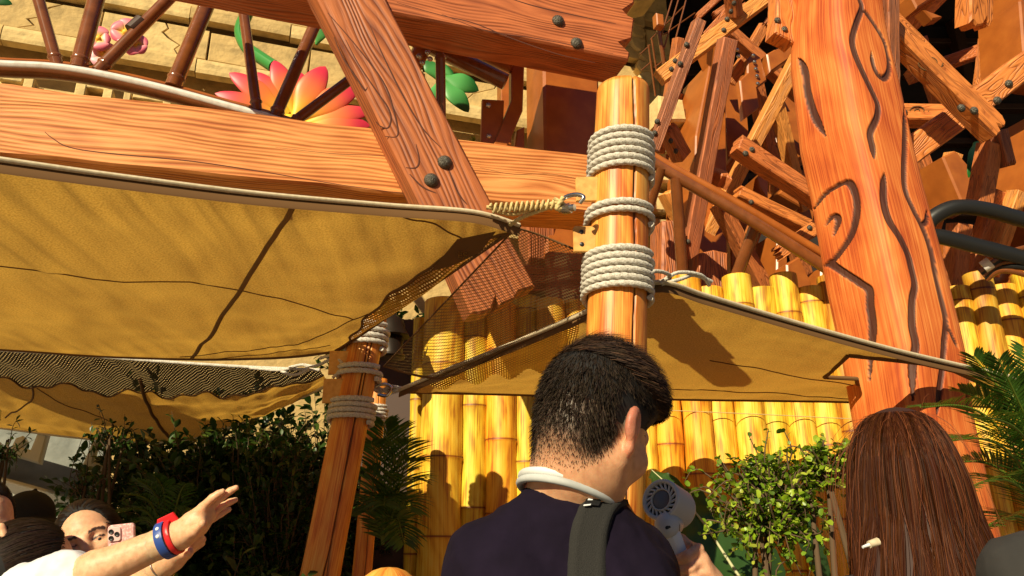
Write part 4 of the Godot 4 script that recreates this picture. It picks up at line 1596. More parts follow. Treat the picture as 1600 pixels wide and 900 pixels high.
	mb = sail_sheet(near, far, 40, 0.0, 0.01, 35, func(_s, _t, _a, _b, _k, _j, _n): return true)
	# threads follow the cloth: uv along its own two directions
	for j in 41:
		for k in 61:
			mb.t[j * 61 + k] = Vector2(mb.v[j * 61 + k].x * 32.0, (mb.v[j * 61 + k] - near[k]).length() * 32.0)
	part(t, "mesh", mb, M.net)
	h = MB.new()
	tube(h, far, 0.006, 8)
	part(t, "edge_cord", h, M.seam)
	h = MB.new()
	q = []
	for k in 20:
		q.append(near[0].lerp(far[0], k / 19.0))
	tube(h, q, 0.004, 6)
	tube(h, near, 0.004, 6)
	part(t, "edge_cord", h, M.seam)


# ---------------------------------------------------------------- leaves and flowers
func leaf(mb: MB, base: Vector3, dir: Vector3, nrm: Vector3, len: float, wid: float, col: Color, fold := 0.15, curl := 0.15, round_ := 0.0) -> void:
	var side := dir.cross(nrm).normalized()
	var up := side.cross(dir).normalized()
	var n := [[0.0, 0.0], [0.22, 0.62 + 0.25 * round_], [0.55, 1.0], [0.82, 0.58 + 0.3 * round_], [1.0, 0.0]]
	var mids := []
	var ls := []
	var rs := []
	for q in n:
		var f: float = q[0]
		var c := base + dir * (len * f) - up * (curl * len * f * f)
		mids.append(mb.vert(c, Vector2(0.5, f), col))
		var w: float = q[1] * wid * 0.5
		ls.append(mb.vert(c + side * w + up * (fold * w), Vector2(0, f), col))
		rs.append(mb.vert(c - side * w + up * (fold * w), Vector2(1, f), col))
	for k in 4:
		if k < 3:
			mb.tri(mids[k], ls[k + 1], mids[k + 1])
			mb.tri(mids[k], mids[k + 1], rs[k + 1])
			if k > 0:
				mb.tri(mids[k], ls[k], ls[k + 1])
				mb.tri(mids[k], rs[k + 1], rs[k])
		else:
			mb.tri(mids[k], ls[k], mids[k + 1])
			mb.tri(mids[k], mids[k + 1], rs[k])


func foliage_mat(bl: Color, rough := 0.4) -> StandardMaterial3D:
	var m := StandardMaterial3D.new()
	m.vertex_color_use_as_albedo = true
	m.roughness = rough
	m.backlight_enabled = true
	m.backlight = bl
	return m


func rnd_dir(rng: RandomNumberGenerator) -> Vector3:
	var z := rng.randf_range(-1, 1)
	var a := rng.randf() * TAU
	var r := sqrt(1.0 - z * z)
	return Vector3(cos(a) * r, z, sin(a) * r)


func shrub(n: String, label: String, c: Vector3, rad: Vector3, twigs: int, per: int, ll: float, lw: float, cols: Array, seed_: int, upward: float, round_ := 0.0, group := "", shoot := 0.35) -> Node3D:
	# twigs run out from the middle to the uneven shell of the crown and carry the leaves
	var t := thing(n, label, "shrub", Vector3(c.x, 0, c.z), group)
	var rng := RandomNumberGenerator.new()
	rng.seed = seed_
	var mb := MB.new()
	mb.tinted = true
	var wood_ := MB.new()
	for k in twigs:
		var d: Vector3 = rnd_dir(rng)
		var reach := rng.randf_range(0.55, 1.0) * (1.0 + 0.22 * sin(d.x * 5.0 + seed_) * cos(d.y * 6.0 + d.z * 4.0))
		var tip := c + Vector3(d.x * rad.x, d.y * rad.y, d.z * rad.z) * reach
		if tip.y < 0.05:
			continue
		var root := c.lerp(tip, rng.randf_range(0.3, 0.6)) - Vector3.UP * rad.y * 0.12
		var mid := root.lerp(tip, 0.55) + Vector3(rng.randf_range(-0.05, 0.05), rng.randf_range(0.0, 0.09), rng.randf_range(-0.05, 0.05))
		if rng.randf() < 0.25:
			tip += Vector3.UP * rng.randf() * shoot
		var pts := catmull([root, mid, tip], 8)
		tube(wood_, pts, [0.004, 0.0037, 0.0034, 0.003, 0.0027, 0.0024, 0.002, 0.0017, 0.0012], 4, false)
		for j in per:
			var f := (j + rng.randf()) / per
			var x := f * 8.0
			var i0 := mini(int(x), 7)
			var p: Vector3 = pts[i0].lerp(pts[i0 + 1], x - i0)
			var ax: Vector3 = (pts[i0 + 1] - pts[i0]).normalized()
			var ld := (rnd_dir(rng) * 0.9 + ax * 0.55 + Vector3.UP * upward).normalized()
			var nn := (Vector3.UP + rnd_dir(rng) * 0.6).normalized()
			var s := rng.randf_range(0.6, 1.2)
			var cc: Color = cols[rng.randi() % cols.size()]
			cc = cc * rng.randf_range(0.75, 1.25)
			leaf(mb, p, ld, nn, ll * s, lw * s, cc, rng.randf_range(0.1, 0.4), rng.randf_range(0.0, 0.35), round_)
	part(t, "foliage", mb, M.leafy)
	var stem := MB.new()
	for k in 4:
		var d: Vector3 = rnd_dir(rng)
		tube(stem, catmull([Vector3(c.x + d.x * 0.1, 0, c.z + d.z * 0.1), Vector3(c.x + d.z * 0.12, c.y * 0.5, c.z), c + Vector3(d.x * rad.x, absf(d.y) * rad.y, d.z * rad.z) * 0.5], 10), [0.022, 0.021, 0.02, 0.019, 0.018, 0.016, 0.014, 0.012, 0.01, 0.008, 0.006], 7)
	part(t, "stem", stem, M.bark)
	part(t, "twigs", wood_, M.bark)
	return t


func frond(t: Node3D, pts: Array, leaflets: int, ll: float, lw: float, col: Color, droop: float, seed_: int, n := "frond", spread := 1.0) -> void:
	var rng := RandomNumberGenerator.new()
	rng.seed = seed_
	var c := catmull(pts, 24)
	var mb := MB.new()
	mb.tinted = true
	var rr := []
	for k in 25:
		rr.append(lerpf(0.007, 0.002, k / 24.0))
	tube(mb, c, rr, 5, true)
	for k in mb.v.size():
		mb.c[k] = Color(col.r * 2.2 + 0.03, col.g * 1.8, col.b * 1.5)
	for k in leaflets:
		var f := 0.06 + 0.93 * (k + 0.5) / leaflets
		var x := f * 24.0
		var i0 := mini(int(x), 23)
		var p: Vector3 = c[i0].lerp(c[i0 + 1], x - i0)
		var ax: Vector3 = (c[i0 + 1] - c[i0]).normalized()
		var side := ax.cross(Vector3.UP).normalized()
		var up := side.cross(ax)
		var s := ll * (0.35 + 0.65 * sin(PI * clampf(f * 0.92 + 0.08, 0.0, 1.0)))
		for e in [-1.0, 1.0]:
			var d: Vector3 = (side * e * spread + ax * (0.55 + 0.5 * f) + up * 0.35 + rnd_dir(rng) * 0.08).normalized()
			leaf(mb, p, d, (up + side * e * -0.3).normalized(), s * rng.randf_range(0.85, 1.1), lw, col * rng.randf_range(0.7, 1.35), 0.4, droop)
	part(t, n, mb, M.leafy)


func petal(parent: Node, n: String, base: Vector3, tip: Vector3, wid: float, c0: Color, c1: Color, c2: Color, lift: float) -> void:
	# a thick moulded petal with a crease down the middle
	var mb := MB.new()
	mb.tinted = true
	var dir := tip - base
	var len := dir.length()
	dir /= len
	var nn := (NW - dir * NW.dot(dir)).normalized()
	var side := nn.cross(dir)
	var nu := 14
	var nv := 18
	for j in nv + 1:
		var f := float(j) / nv
		var w := wid * 0.5 * pow(sin(PI * clampf(0.10 + 0.9 * f, 0.0, 1.0)), 0.62) * (0.55 + 0.55 * smoothstep(0.0, 0.55, f))
		if j == nv:
			w = 0.002
		for k in nu + 1:
			var a := TAU * k / nu
			var x := cos(a)
			var y := sin(a)
			var th := wid * 0.17 * (sqrt(maxf(0.0, 1.0 - x * x * 0.6)))
			var crease := exp(-x * x * 60.0) * wid * 0.09 if y > 0.0 else 0.0
			var p := base + dir * (len * f) + side * (x * w) + nn * (lift * len * sin(f * PI * 0.75) + (th * y - crease) * (1.0 - pow(f, 6.0)) + absf(x) * w * 0.12)
			var col := c0.lerp(c1, smoothstep(0.05, 0.45, f)).lerp(c2, smoothstep(0.35, 0.88, f))
			if y > 0.0 and absf(x) < 0.13:
				col = col.lerp(Color(0.22, 0.03, 0.02), 0.55 * smoothstep(0.25, 0.7, f))
			mb.vert(p, Vector2(float(k) / nu, f), col)
	for j in nv:
		for k in nu:
			var a := j * (nu + 1) + k
			mb.quad(a, a + 1, a + nu + 2, a + nu + 1)
	part(parent, n, mb, M.painted)


func flowers() -> void:
	M.painted = StandardMaterial3D.new()
	M.painted.vertex_color_use_as_albedo = true
	M.painted.roughness = 0.45
	var O := P(470, 180, 7.0)
	var t := thing("flower_ornament", "large orange and pink flower ornament with long petals on the stone wall", "flower ornament", O)
	var yl := Color(0.95, 0.60, 0.05)
	var og := Color(0.88, 0.22, 0.045)
	var pk := Color(0.66, 0.035, 0.07)
	for s in [[448, 190, 336, 150, 30], [450, 184, 358, 118, 34], [452, 178, 398, 116, 30], [458, 178, 428, 98, 34], [462, 180, 470, 116, 30], [458, 188, 508, 108, 40], [462, 190, 560, 143, 40], [470, 196, 582, 178, 30], [470, 200, 578, 200, 34], [468, 205, 540, 214, 28], [456, 200, 350, 178, 26]]:
		petal(t, "petal", on_plane(s[0], s[1], O, NW), on_plane(s[2], s[3], O, NW) , s[4] * 7.0 / F, yl, og, pk, 0.10)
	var mb := MB.new()
	ellipsoid(mb, on_plane(452, 188, O + NW * 0.05, NW), Basis().scaled(Vector3(0.06, 0.06, 0.05)))
	part(t, "flower_centre", mb, mat(L(0.9, 0.55, 0.02), 0.6))
	# pink flowers
	var k := 0
	for s in [[154, 62, 20, "upper left pink plastic flower of the cluster behind the arch struts"], [162, 86, 23, "lowest and palest pink flower of the cluster behind the arch struts"], [196, 52, 23, "upper right deep pink flower of the cluster behind the arch struts"], [212, 70, 20, "rightmost deep pink flower of the cluster behind the arch struts"]]:
		O = P(s[0], s[1], 6.6 + 0.05 * k)
		t = thing("pink_flower", s[3], "flower ornament", O, "pink flowers on the stone wall")
		for j in 5:
			var a := TAU * j / 5.0 + k * 0.7
			var tip := on_plane(s[0] + cos(a) * s[2], s[1] + sin(a) * s[2], O, NW)
			var b: Vector3 = on_plane(s[0] + cos(a) * 3, s[1] + sin(a) * 3, O, NW)
			petal(t, "petal", b, tip, s[2] * 1.15 * 6.6 / F, Color(0.95, 0.62, 0.12), Color(0.90, 0.32, 0.36) if k != 1 else Color(0.9, 0.5, 0.52), Color(0.85, 0.16, 0.24) if k != 1 else Color(0.88, 0.42, 0.5), 0.16)
		mb = MB.new()
		ellipsoid(mb, O + NW * 0.02, Basis().scaled(Vector3(0.025, 0.025, 0.02)))
		part(t, "flower_centre", mb, mat(L(0.9, 0.5, 0.04), 0.6))
		k += 1
	# moulded green leaves
	var gr := Color(0.018, 0.13, 0.02)
	var gr2 := Color(0.08, 0.34, 0.08)
	O = P(700, 130, 6.9)
	t = thing("leaf_ornament", "glossy green moulded leaf cluster on the wall right of the diagonal plank", "leaf ornament", O)
	for s in [[690, 122, 747, 144, 32], [688, 128, 731, 178, 30], [684, 124, 664, 96, 24], [690, 118, 706, 110, 30], [684, 130, 676, 172, 22], [700, 125, 742, 130, 20]]:
		petal(t, "leaf", on_plane(s[0], s[1], O, NW), on_plane(s[2], s[3], O, NW), s[4] * 6.9 / F, gr2, gr2, gr, 0.1)
	O = P(1518, 250, 5.9)
	t = thing("leaf_ornament", "green moulded leaf caught between the planks near the right edge", "leaf ornament", O)
	for s in [[1524, 224, 1508, 280, 26], [1526, 222, 1534, 262, 18]]:
		petal(t, "leaf", on_plane(s[0], s[1], O, NW), on_plane(s[2], s[3], O, NW), s[4] * 5.9 / F, gr2, gr2, gr, 0.1)
	O = P(8, 4, 6.6)
	t = thing("leaf_ornament", "dark green leaf shape standing in for a leaf shadow in the top left corner", "leaf ornament", O)
	petal(t, "leaf", on_plane(-40, -8, O, NW), on_plane(20, 8, O, NW), 0.11, gr, gr, gr * 0.7, 0.05)  # dark greens put the leaf shadow into the colour
	t = thing("vine_ornament", "thick curling green moulded stem on the stone wall behind the struts", "vine ornament", P(390, 60, 7.4))
	mb = MB.new()
	tube(mb, catmull([P(398, -30, 7.4), P(388, 14, 7.4), P(376, 48, 7.4), P(386, 74, 7.3), P(404, 88, 7.2), P(428, 104, 7.1)], 30), 0.06, 12)
	part(t, "stem", mb, mat(L(0.05, 0.26, 0.05), 0.35))
	t = thing("leaf_ornament", "small green moulded leaf peeping out behind the top of the diagonal plank", "leaf ornament", P(503, 48, 7.4))
	petal(t, "leaf", P(494, 70, 7.4), P(512, 36, 7.4), 0.1, gr2, gr2, gr, 0.1)
	# a sprig growing by the bolt plate
	var rng := RandomNumberGenerator.new()
	rng.seed = 3
	t = thing("small_plant", "small yellow-green sprig growing beside the bolted steel plate", "plant", P(740, 218, 5.5))
	mb = MB.new()
	mb.tinted = true
	for j in 16:
		leaf(mb, P(742, 220, 5.5), (rnd_dir(rng) * 0.8 + UW * -0.5 + Vector3.UP * 0.3).normalized(), Vector3.UP, rng.randf_range(0.03, 0.06), 0.014, Color(0.28, 0.30, 0.02))
	part(t, "leaves", mb, M.leafy)


# ---------------------------------------------------------------- plants
func plants() -> void:
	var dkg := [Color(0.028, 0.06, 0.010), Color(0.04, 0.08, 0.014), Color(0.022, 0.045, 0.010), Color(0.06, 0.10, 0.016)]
	var c := P(345, 800, 4.6)
	c.y = 1.45
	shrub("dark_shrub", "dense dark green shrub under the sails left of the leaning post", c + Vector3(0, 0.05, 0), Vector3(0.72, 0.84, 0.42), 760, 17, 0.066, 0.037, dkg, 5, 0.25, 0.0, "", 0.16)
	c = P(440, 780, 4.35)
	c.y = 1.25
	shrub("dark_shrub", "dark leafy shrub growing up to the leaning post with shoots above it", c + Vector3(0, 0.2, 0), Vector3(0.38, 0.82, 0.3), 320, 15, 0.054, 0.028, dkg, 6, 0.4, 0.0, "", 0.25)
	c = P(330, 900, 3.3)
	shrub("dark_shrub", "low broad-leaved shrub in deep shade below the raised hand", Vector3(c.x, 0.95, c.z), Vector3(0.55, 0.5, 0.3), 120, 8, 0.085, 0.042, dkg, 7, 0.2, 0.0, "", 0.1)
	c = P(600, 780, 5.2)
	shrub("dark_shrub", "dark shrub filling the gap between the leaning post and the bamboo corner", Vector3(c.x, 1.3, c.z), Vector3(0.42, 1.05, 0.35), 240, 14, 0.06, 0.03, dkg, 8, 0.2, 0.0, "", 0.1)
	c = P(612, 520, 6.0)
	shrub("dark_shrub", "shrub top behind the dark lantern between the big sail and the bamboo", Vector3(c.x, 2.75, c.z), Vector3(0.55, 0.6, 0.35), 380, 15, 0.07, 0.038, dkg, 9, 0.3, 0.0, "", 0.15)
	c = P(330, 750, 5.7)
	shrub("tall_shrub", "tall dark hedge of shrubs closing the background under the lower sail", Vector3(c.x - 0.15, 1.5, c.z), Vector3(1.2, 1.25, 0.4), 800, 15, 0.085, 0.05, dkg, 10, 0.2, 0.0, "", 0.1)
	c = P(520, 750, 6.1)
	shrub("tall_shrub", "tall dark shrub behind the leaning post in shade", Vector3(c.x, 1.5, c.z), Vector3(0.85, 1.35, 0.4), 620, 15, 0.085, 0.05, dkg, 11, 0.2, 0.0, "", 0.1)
	# twigs against the grey wall
	c = P(130, 770, 4.6)
	shrub("thin_shrub", "thin dark twigs with small leaves in front of the grey carved wall", c, Vector3(0.12, 0.14, 0.1), 16, 8, 0.035, 0.02, dkg, 12, 0.3)
	c = P(8, 705, 5.0)
	shrub("thin_shrub", "dark leaves at the left edge in front of the grey carved wall", c, Vector3(0.16, 0.16, 0.1), 26, 8, 0.05, 0.02, dkg, 13, -0.1)
	c = P(176, 690, 4.8)
	shrub("thin_shrub", "leafy dark branch hanging beside the right fret of the grey wall", c, Vector3(0.14, 0.1, 0.12), 26, 9, 0.045, 0.02, dkg, 14, -0.1)
	# fern in the shade
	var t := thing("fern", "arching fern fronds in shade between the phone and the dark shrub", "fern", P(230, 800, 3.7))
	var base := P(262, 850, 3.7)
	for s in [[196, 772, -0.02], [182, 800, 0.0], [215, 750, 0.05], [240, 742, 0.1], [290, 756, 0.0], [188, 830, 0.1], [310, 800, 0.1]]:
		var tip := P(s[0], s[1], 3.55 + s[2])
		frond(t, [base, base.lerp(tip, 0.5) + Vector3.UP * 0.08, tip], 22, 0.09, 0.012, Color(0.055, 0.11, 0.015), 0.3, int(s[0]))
	# palm by the bamboo corner
	t = thing("palm", "small palm with narrow drooping fronds between the leaning post and the bamboo corner", "palm", P(600, 880, 4.0))
	base = P(598, 850, 3.95)
	for s in [[640, 690, 3.9], [625, 668, 4.1], [580, 690, 3.9], [648, 750, 3.8], [565, 740, 3.95], [640, 800, 3.7], [600, 660, 4.0], [648, 720, 4.0], [575, 800, 3.7], [632, 850, 3.7], [600, 790, 3.65]]:
		var tip := P(s[0], s[1], s[2])
		frond(t, [base, base.lerp(tip, 0.55) + Vector3.UP * 0.12, tip], 24, 0.17, 0.014, Color(0.06, 0.115, 0.018), 0.35, int(s[0]) + 7)
	# light round-leaved bush before the fence
	var ygr := [Color(0.24, 0.36, 0.015), Color(0.33, 0.44, 0.03), Color(0.17, 0.28, 0.02), Color(0.40, 0.45, 0.05), Color(0.09, 0.16, 0.015)]
	c = P(1203, 800, 2.7)
	shrub("leafy_bush", "light green bush of small round leaves before the bamboo fence", c + Vector3(0, 0.02, 0), Vector3(0.275, 0.235, 0.17), 190, 12, 0.025, 0.0185, ygr, 31, 0.1, 1.0, "", 0.1)
	c = P(1285, 740, 2.7)
	shrub("leafy_bush", "round-leaved spray beside the woman's long hair", c, Vector3(0.11, 0.11, 0.10), 56, 11, 0.024, 0.019, ygr, 32, 0.2, 1.0, "", 0.16)
	c = P(1190, 900, 2.6)
	shrub("leafy_bush", "lower part of the round-leaved bush at the bottom edge near the fan", Vector3(c.x, 1.2, c.z), Vector3(0.28, 0.2, 0.17), 120, 10, 0.024, 0.019, ygr, 33, 0.0, 1.0, "", 0.1)
	# big leaf with a pale midrib
	t = thing("banana_leaf", "broad dark green leaf with a pale midrib leaning behind the fan", "plant", P(1160, 900, 3.1))
	var mid := catmull([P(1210, 985, 3.0), P(1150, 895, 3.1), P(1085, 800, 3.25), P(1018, 735, 3.5)], 24)
	var mb := MB.new()
	mb.tinted = true
	var rng := RandomNumberGenerator.new()
	rng.seed = 9
	for k in 25:
		var f := k / 24.0
		var w := 0.135 * pow(sin(PI * clampf(0.12 + 0.88 * f, 0, 1)), 0.7) + 0.001
		var ax: Vector3 = (mid[mini(k + 1, 24)] - mid[maxi(k - 1, 0)]).normalized()
		var sd := ax.cross(Vector3(0.15, 0.45, 0.9)).normalized()
		for j in 9:
			var x := (j - 4) / 4.0
			var wv := 0.012 * sin(f * 40.0 + x * 3.0) * absf(x)
			mb.vert(mid[k] + sd * (x * w * (1.0 + 0.06 * sin(f * 60.0) * absf(x))) + Vector3(0, -0.25, 0.3) * (0.0 + absf(x)) * w * 0.5 + Vector3(0, wv, wv), Vector2(x, f), Color(0.035, 0.085, 0.02) * (0.8 + 0.4 * rng.randf()))
	for k in 24:
		for j in 8:
			var a := k * 9 + j
			mb.quad(a, a + 1, a + 10, a + 9)
	part(t, "blade", mb, M.leafy)
	mb = MB.new()
	var up := []
	for p in mid:
		up.append(p + Vector3(0, 0.002, 0.005))
	var rr := []
	for k in 25:
		rr.append(lerpf(0.009, 0.002, k / 24.0))
	tube(mb, up, rr, 8)
	part(t, "midrib", mb, mat(L(0.5, 0.5, 0.28), 0.5))
	for s in [[1235, 760, 1300, 940, 3.3], [1200, 840, 1215, 960, 3.35]]:
		t = thing("dark_leaf", "long dark strap leaf behind the round-leaved bush, %s" % ("taller one" if s[1] < 800 else "shorter one"), "plant", P(s[2], s[3], s[4]))
		mb = MB.new()
		mb.tinted = true
		var a := P(s[2], s[3], s[4])
		var b := P(s[0], s[1], s[4])
		leaf(mb, a, (b - a).normalized(), Vector3.BACK, (b - a).length(), 0.11, Color(0.03, 0.07, 0.02), 0.3, 0.05)
		part(t, "blade", mb, M.leafy)
	# cycad at the right edge
	base = P(1690, 870, 2.5)
	t = thing("cycad", "dark green cycad with feathery fronds at the right edge behind the long-haired woman", "cycad", Vector3(base.x, 0, base.z))
	mb = MB.new()
	tube(mb, [Vector3(base.x, 0, base.z), base], [0.11, 0.09], 12)
	part(t, "trunk", mb, M.bark)
	var n := 0
	for s in [[1438, 636, 2.3, 0.20], [1520, 556, 2.6, 0.12], [1470, 690, 2.1, 0.16], [1560, 560, 2.3, 0.05], [1600, 540, 2.6, 0.02], [1500, 610, 2.7, 0.16], [1480, 780, 2.0, 0.14], [1640, 560, 2.2, 0.0], [1460, 730, 2.6, 0.14], [1500, 850, 2.2, 0.1], [1760, 600, 2.4, 0.0], [1800, 700, 2.5, 0.1], [1540, 650, 2.0, 0.15], [1570, 600, 2.8, 0.1], [1850, 820, 2.5, 0.1]]:
		var tip := P(s[0], s[1], s[2])
		n += 1
		frond(t, [base, base.lerp(tip, 0.5) + Vector3.UP * s[3], tip], 62, 0.125, 0.0085, Color(0.055, 0.125, 0.018), 0.12, 100 + n)


func grey_wall() -> void:
	var t := thing("grey_carved_wall", "grey stone wall with raised pale square fret carvings at the left edge", "wall", P(80, 760, 5.9))
	pxslab(t, "panel", vs([-220, 600, 172, 672, 160, 900, -220, 900]), 6.0, 0.3, M.grey, 0.02)
	pxslab(t, "fret", vs([16, 708, 27, 686, 38, 682, 43, 690, 35, 700, 50, 704, 62, 675, 77, 678, 64, 726, 17, 712]), 5.8, 0.1, M.grey_light, 0.012)
	pxslab(t, "fret", vs([126, 738, 147, 690, 155, 690, 147, 722, 172, 730, 168, 752]), 5.8, 0.1, M.grey_light, 0.012)
	pxslab(t, "fret", vs([-60, 690, -20, 668, -8, 670, -30, 720, -70, 706]), 5.8, 0.1, M.grey_light, 0.012)
	pxslab(t, "plinth", vs([-200, 700, 28, 752, 165, 790, 165, 930, -200, 930]), 5.6, 0.3, M.grey_light, 0.03)
	# lantern
	t = thing("hanging_lantern", "small dark bell-shaped lantern hanging beside the big sail's lower corner", "lantern", P(612, 520, 4.8))
	var mb := MB.new()
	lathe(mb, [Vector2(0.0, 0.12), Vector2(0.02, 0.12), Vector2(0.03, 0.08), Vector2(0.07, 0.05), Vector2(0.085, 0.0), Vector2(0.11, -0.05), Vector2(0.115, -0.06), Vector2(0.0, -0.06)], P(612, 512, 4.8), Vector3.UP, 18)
	part(t, "shade", mb, M.lantern)
	mb = MB.new()
	lathe(mb, [Vector2(0.0, -0.07), Vector2(0.075, -0.07), Vector2(0.075, -0.17), Vector2(0.09, -0.175), Vector2(0.09, -0.195), Vector2(0.0, -0.195)], P(612, 512, 4.8), Vector3.UP, 18)
	part(t, "body", mb, M.lantern)
	mb = MB.new()
	tube(mb, [P(616, 470, 4.8), P(612, 484, 4.8)], 0.008, 6)
	part(t, "chain", mb, M.lantern)
	# rounded bollard at the bottom edge
	var b := P(608, 886, 1.9)
	t = thing("timber_bollard", "rounded top of an orange timber bollard at the bottom edge", "bollard", Vector3(b.x, 0, b.z))
	mb = MB.new()
	mb.tinted = true
	lathe(mb, [Vector2(0.0, 0.0), Vector2(0.02, -0.0015), Vector2(0.04, -0.008), Vector2(0.06, -0.022), Vector2(0.075, -0.045), Vector2(0.083, -0.08), Vector2(0.086, -0.2), Vector2(0.088, -b.y)], b, Vector3.UP, 32)
	part(t, "post", mb, M.post)


# ---------------------------------------------------------------- bodies: smooth unions of tapered capsules, meshed as surface nets
class Prim:
	var kind := 0
	var a := Vector3.ZERO
	var ba := Vector3.ZERO
	var il := 0.0
	var ra := 0.0
	var rb := 0.0
	var inv := Basis()
	var rad := Vector3.ONE
	var rad2 := Vector3.ONE
	var k := 0.02
	var sub := false


class Body:
	var prims: Array[Prim] = []

	func cap(a: Vector3, b: Vector3, ra: float, rb: float, k := 0.02) -> Prim:
		var q := Prim.new()
		q.a = a
		q.ba = b - a
		q.il = 1.0 / maxf(q.ba.length_squared(), 1e-9)
		q.ra = ra
		q.rb = rb
		q.k = k
		prims.append(q)
		return q

	func ell(c: Vector3, B: Basis, r: Vector3, k := 0.02, sub := false) -> Prim:
		var q := Prim.new()
		q.kind = 1
		q.a = c
		q.inv = B.inverse()
		q.rad = r
		q.rad2 = r * r
		q.k = k
		q.sub = sub
		prims.append(q)
		return q

	func single(q: Prim, p: Vector3) -> float:
		var pa := p - q.a
		if q.kind == 0:
			var h := clampf(pa.dot(q.ba) * q.il, 0.0, 1.0)
			return (pa - q.ba * h).length() - lerpf(q.ra, q.rb, h)
		var l := q.inv * pa
		var k1 := (l / q.rad2).length()
		if k1 < 1e-6:
			return -minf(q.rad.x, minf(q.rad.y, q.rad.z))
		var k0 := (l / q.rad).length()
		return k0 * (k0 - 1.0) / k1

	func near(c: Vector3, r: float) -> Body:
		# only the parts that matter within r of c
		var es := PackedFloat32Array()
		var m := 1e3
		for q in prims:
			var e := single(q, c)
			es.append(e)
			if not q.sub:
				m = minf(m, e)
		var o := Body.new()
		for j in prims.size():
			var q := prims[j]
			if (q.sub and es[j] < r * 1.6 + q.k) or (not q.sub and es[j] < maxf(m, -r) + 2.6 * r + q.k * 1.5):
				o.prims.append(q)
		return o

	func at(p: Vector3) -> float:
		var d := 1e3
		for q in prims:
			var e := 0.0
			var pa := p - q.a
			if q.kind == 0:
				var h := clampf(pa.dot(q.ba) * q.il, 0.0, 1.0)
				e = (pa - q.ba * h).length() - lerpf(q.ra, q.rb, h)
			else:
				var l := q.inv * pa
				var k1 := (l / q.rad2).length()
				if k1 < 1e-6:
					e = -minf(q.rad.x, minf(q.rad.y, q.rad.z))
				else:
					var k0 := (l / q.rad).length()
					e = k0 * (k0 - 1.0) / k1
			if q.sub:
				var f := maxf(q.k - absf(d + e), 0.0) / q.k
				d = maxf(d, -e) + f * f * q.k * 0.25
			else:
				var f := maxf(q.k - absf(d - e), 0.0) / q.k
				d = minf(d, e) - f * f * q.k * 0.25
		return d

	func normal(p: Vector3) -> Vector3:
		var e := 0.002
		return Vector3(at(p + Vector3(e, 0, 0)) - at(p - Vector3(e, 0, 0)), at(p + Vector3(0, e, 0)) - at(p - Vector3(0, e, 0)), at(p + Vector3(0, 0, e)) - at(p - Vector3(0, 0, e))).normalized()

	func bounds(m: float) -> AABB:
		var box := AABB()
		var first := true
		for q in prims:
			if q.sub:
				continue
			var r := maxf(q.ra, q.rb) if q.kind == 0 else maxf(q.rad.x, maxf(q.rad.y, q.rad.z))
			var b := AABB(q.a, Vector3.ZERO).expand(q.a + q.ba).grow(r + m)
			box = b if first else box.merge(b)
			first = false
		return box

	func hit(o: Vector3, dir: Vector3) -> Vector3:
		var t := 0.2
		for k in 120:
			var d := at(o + dir * t)
			if d < 0.0006:
				break
			t += d * 0.8
			if t > 6.0:
				break
		return o + dir * t


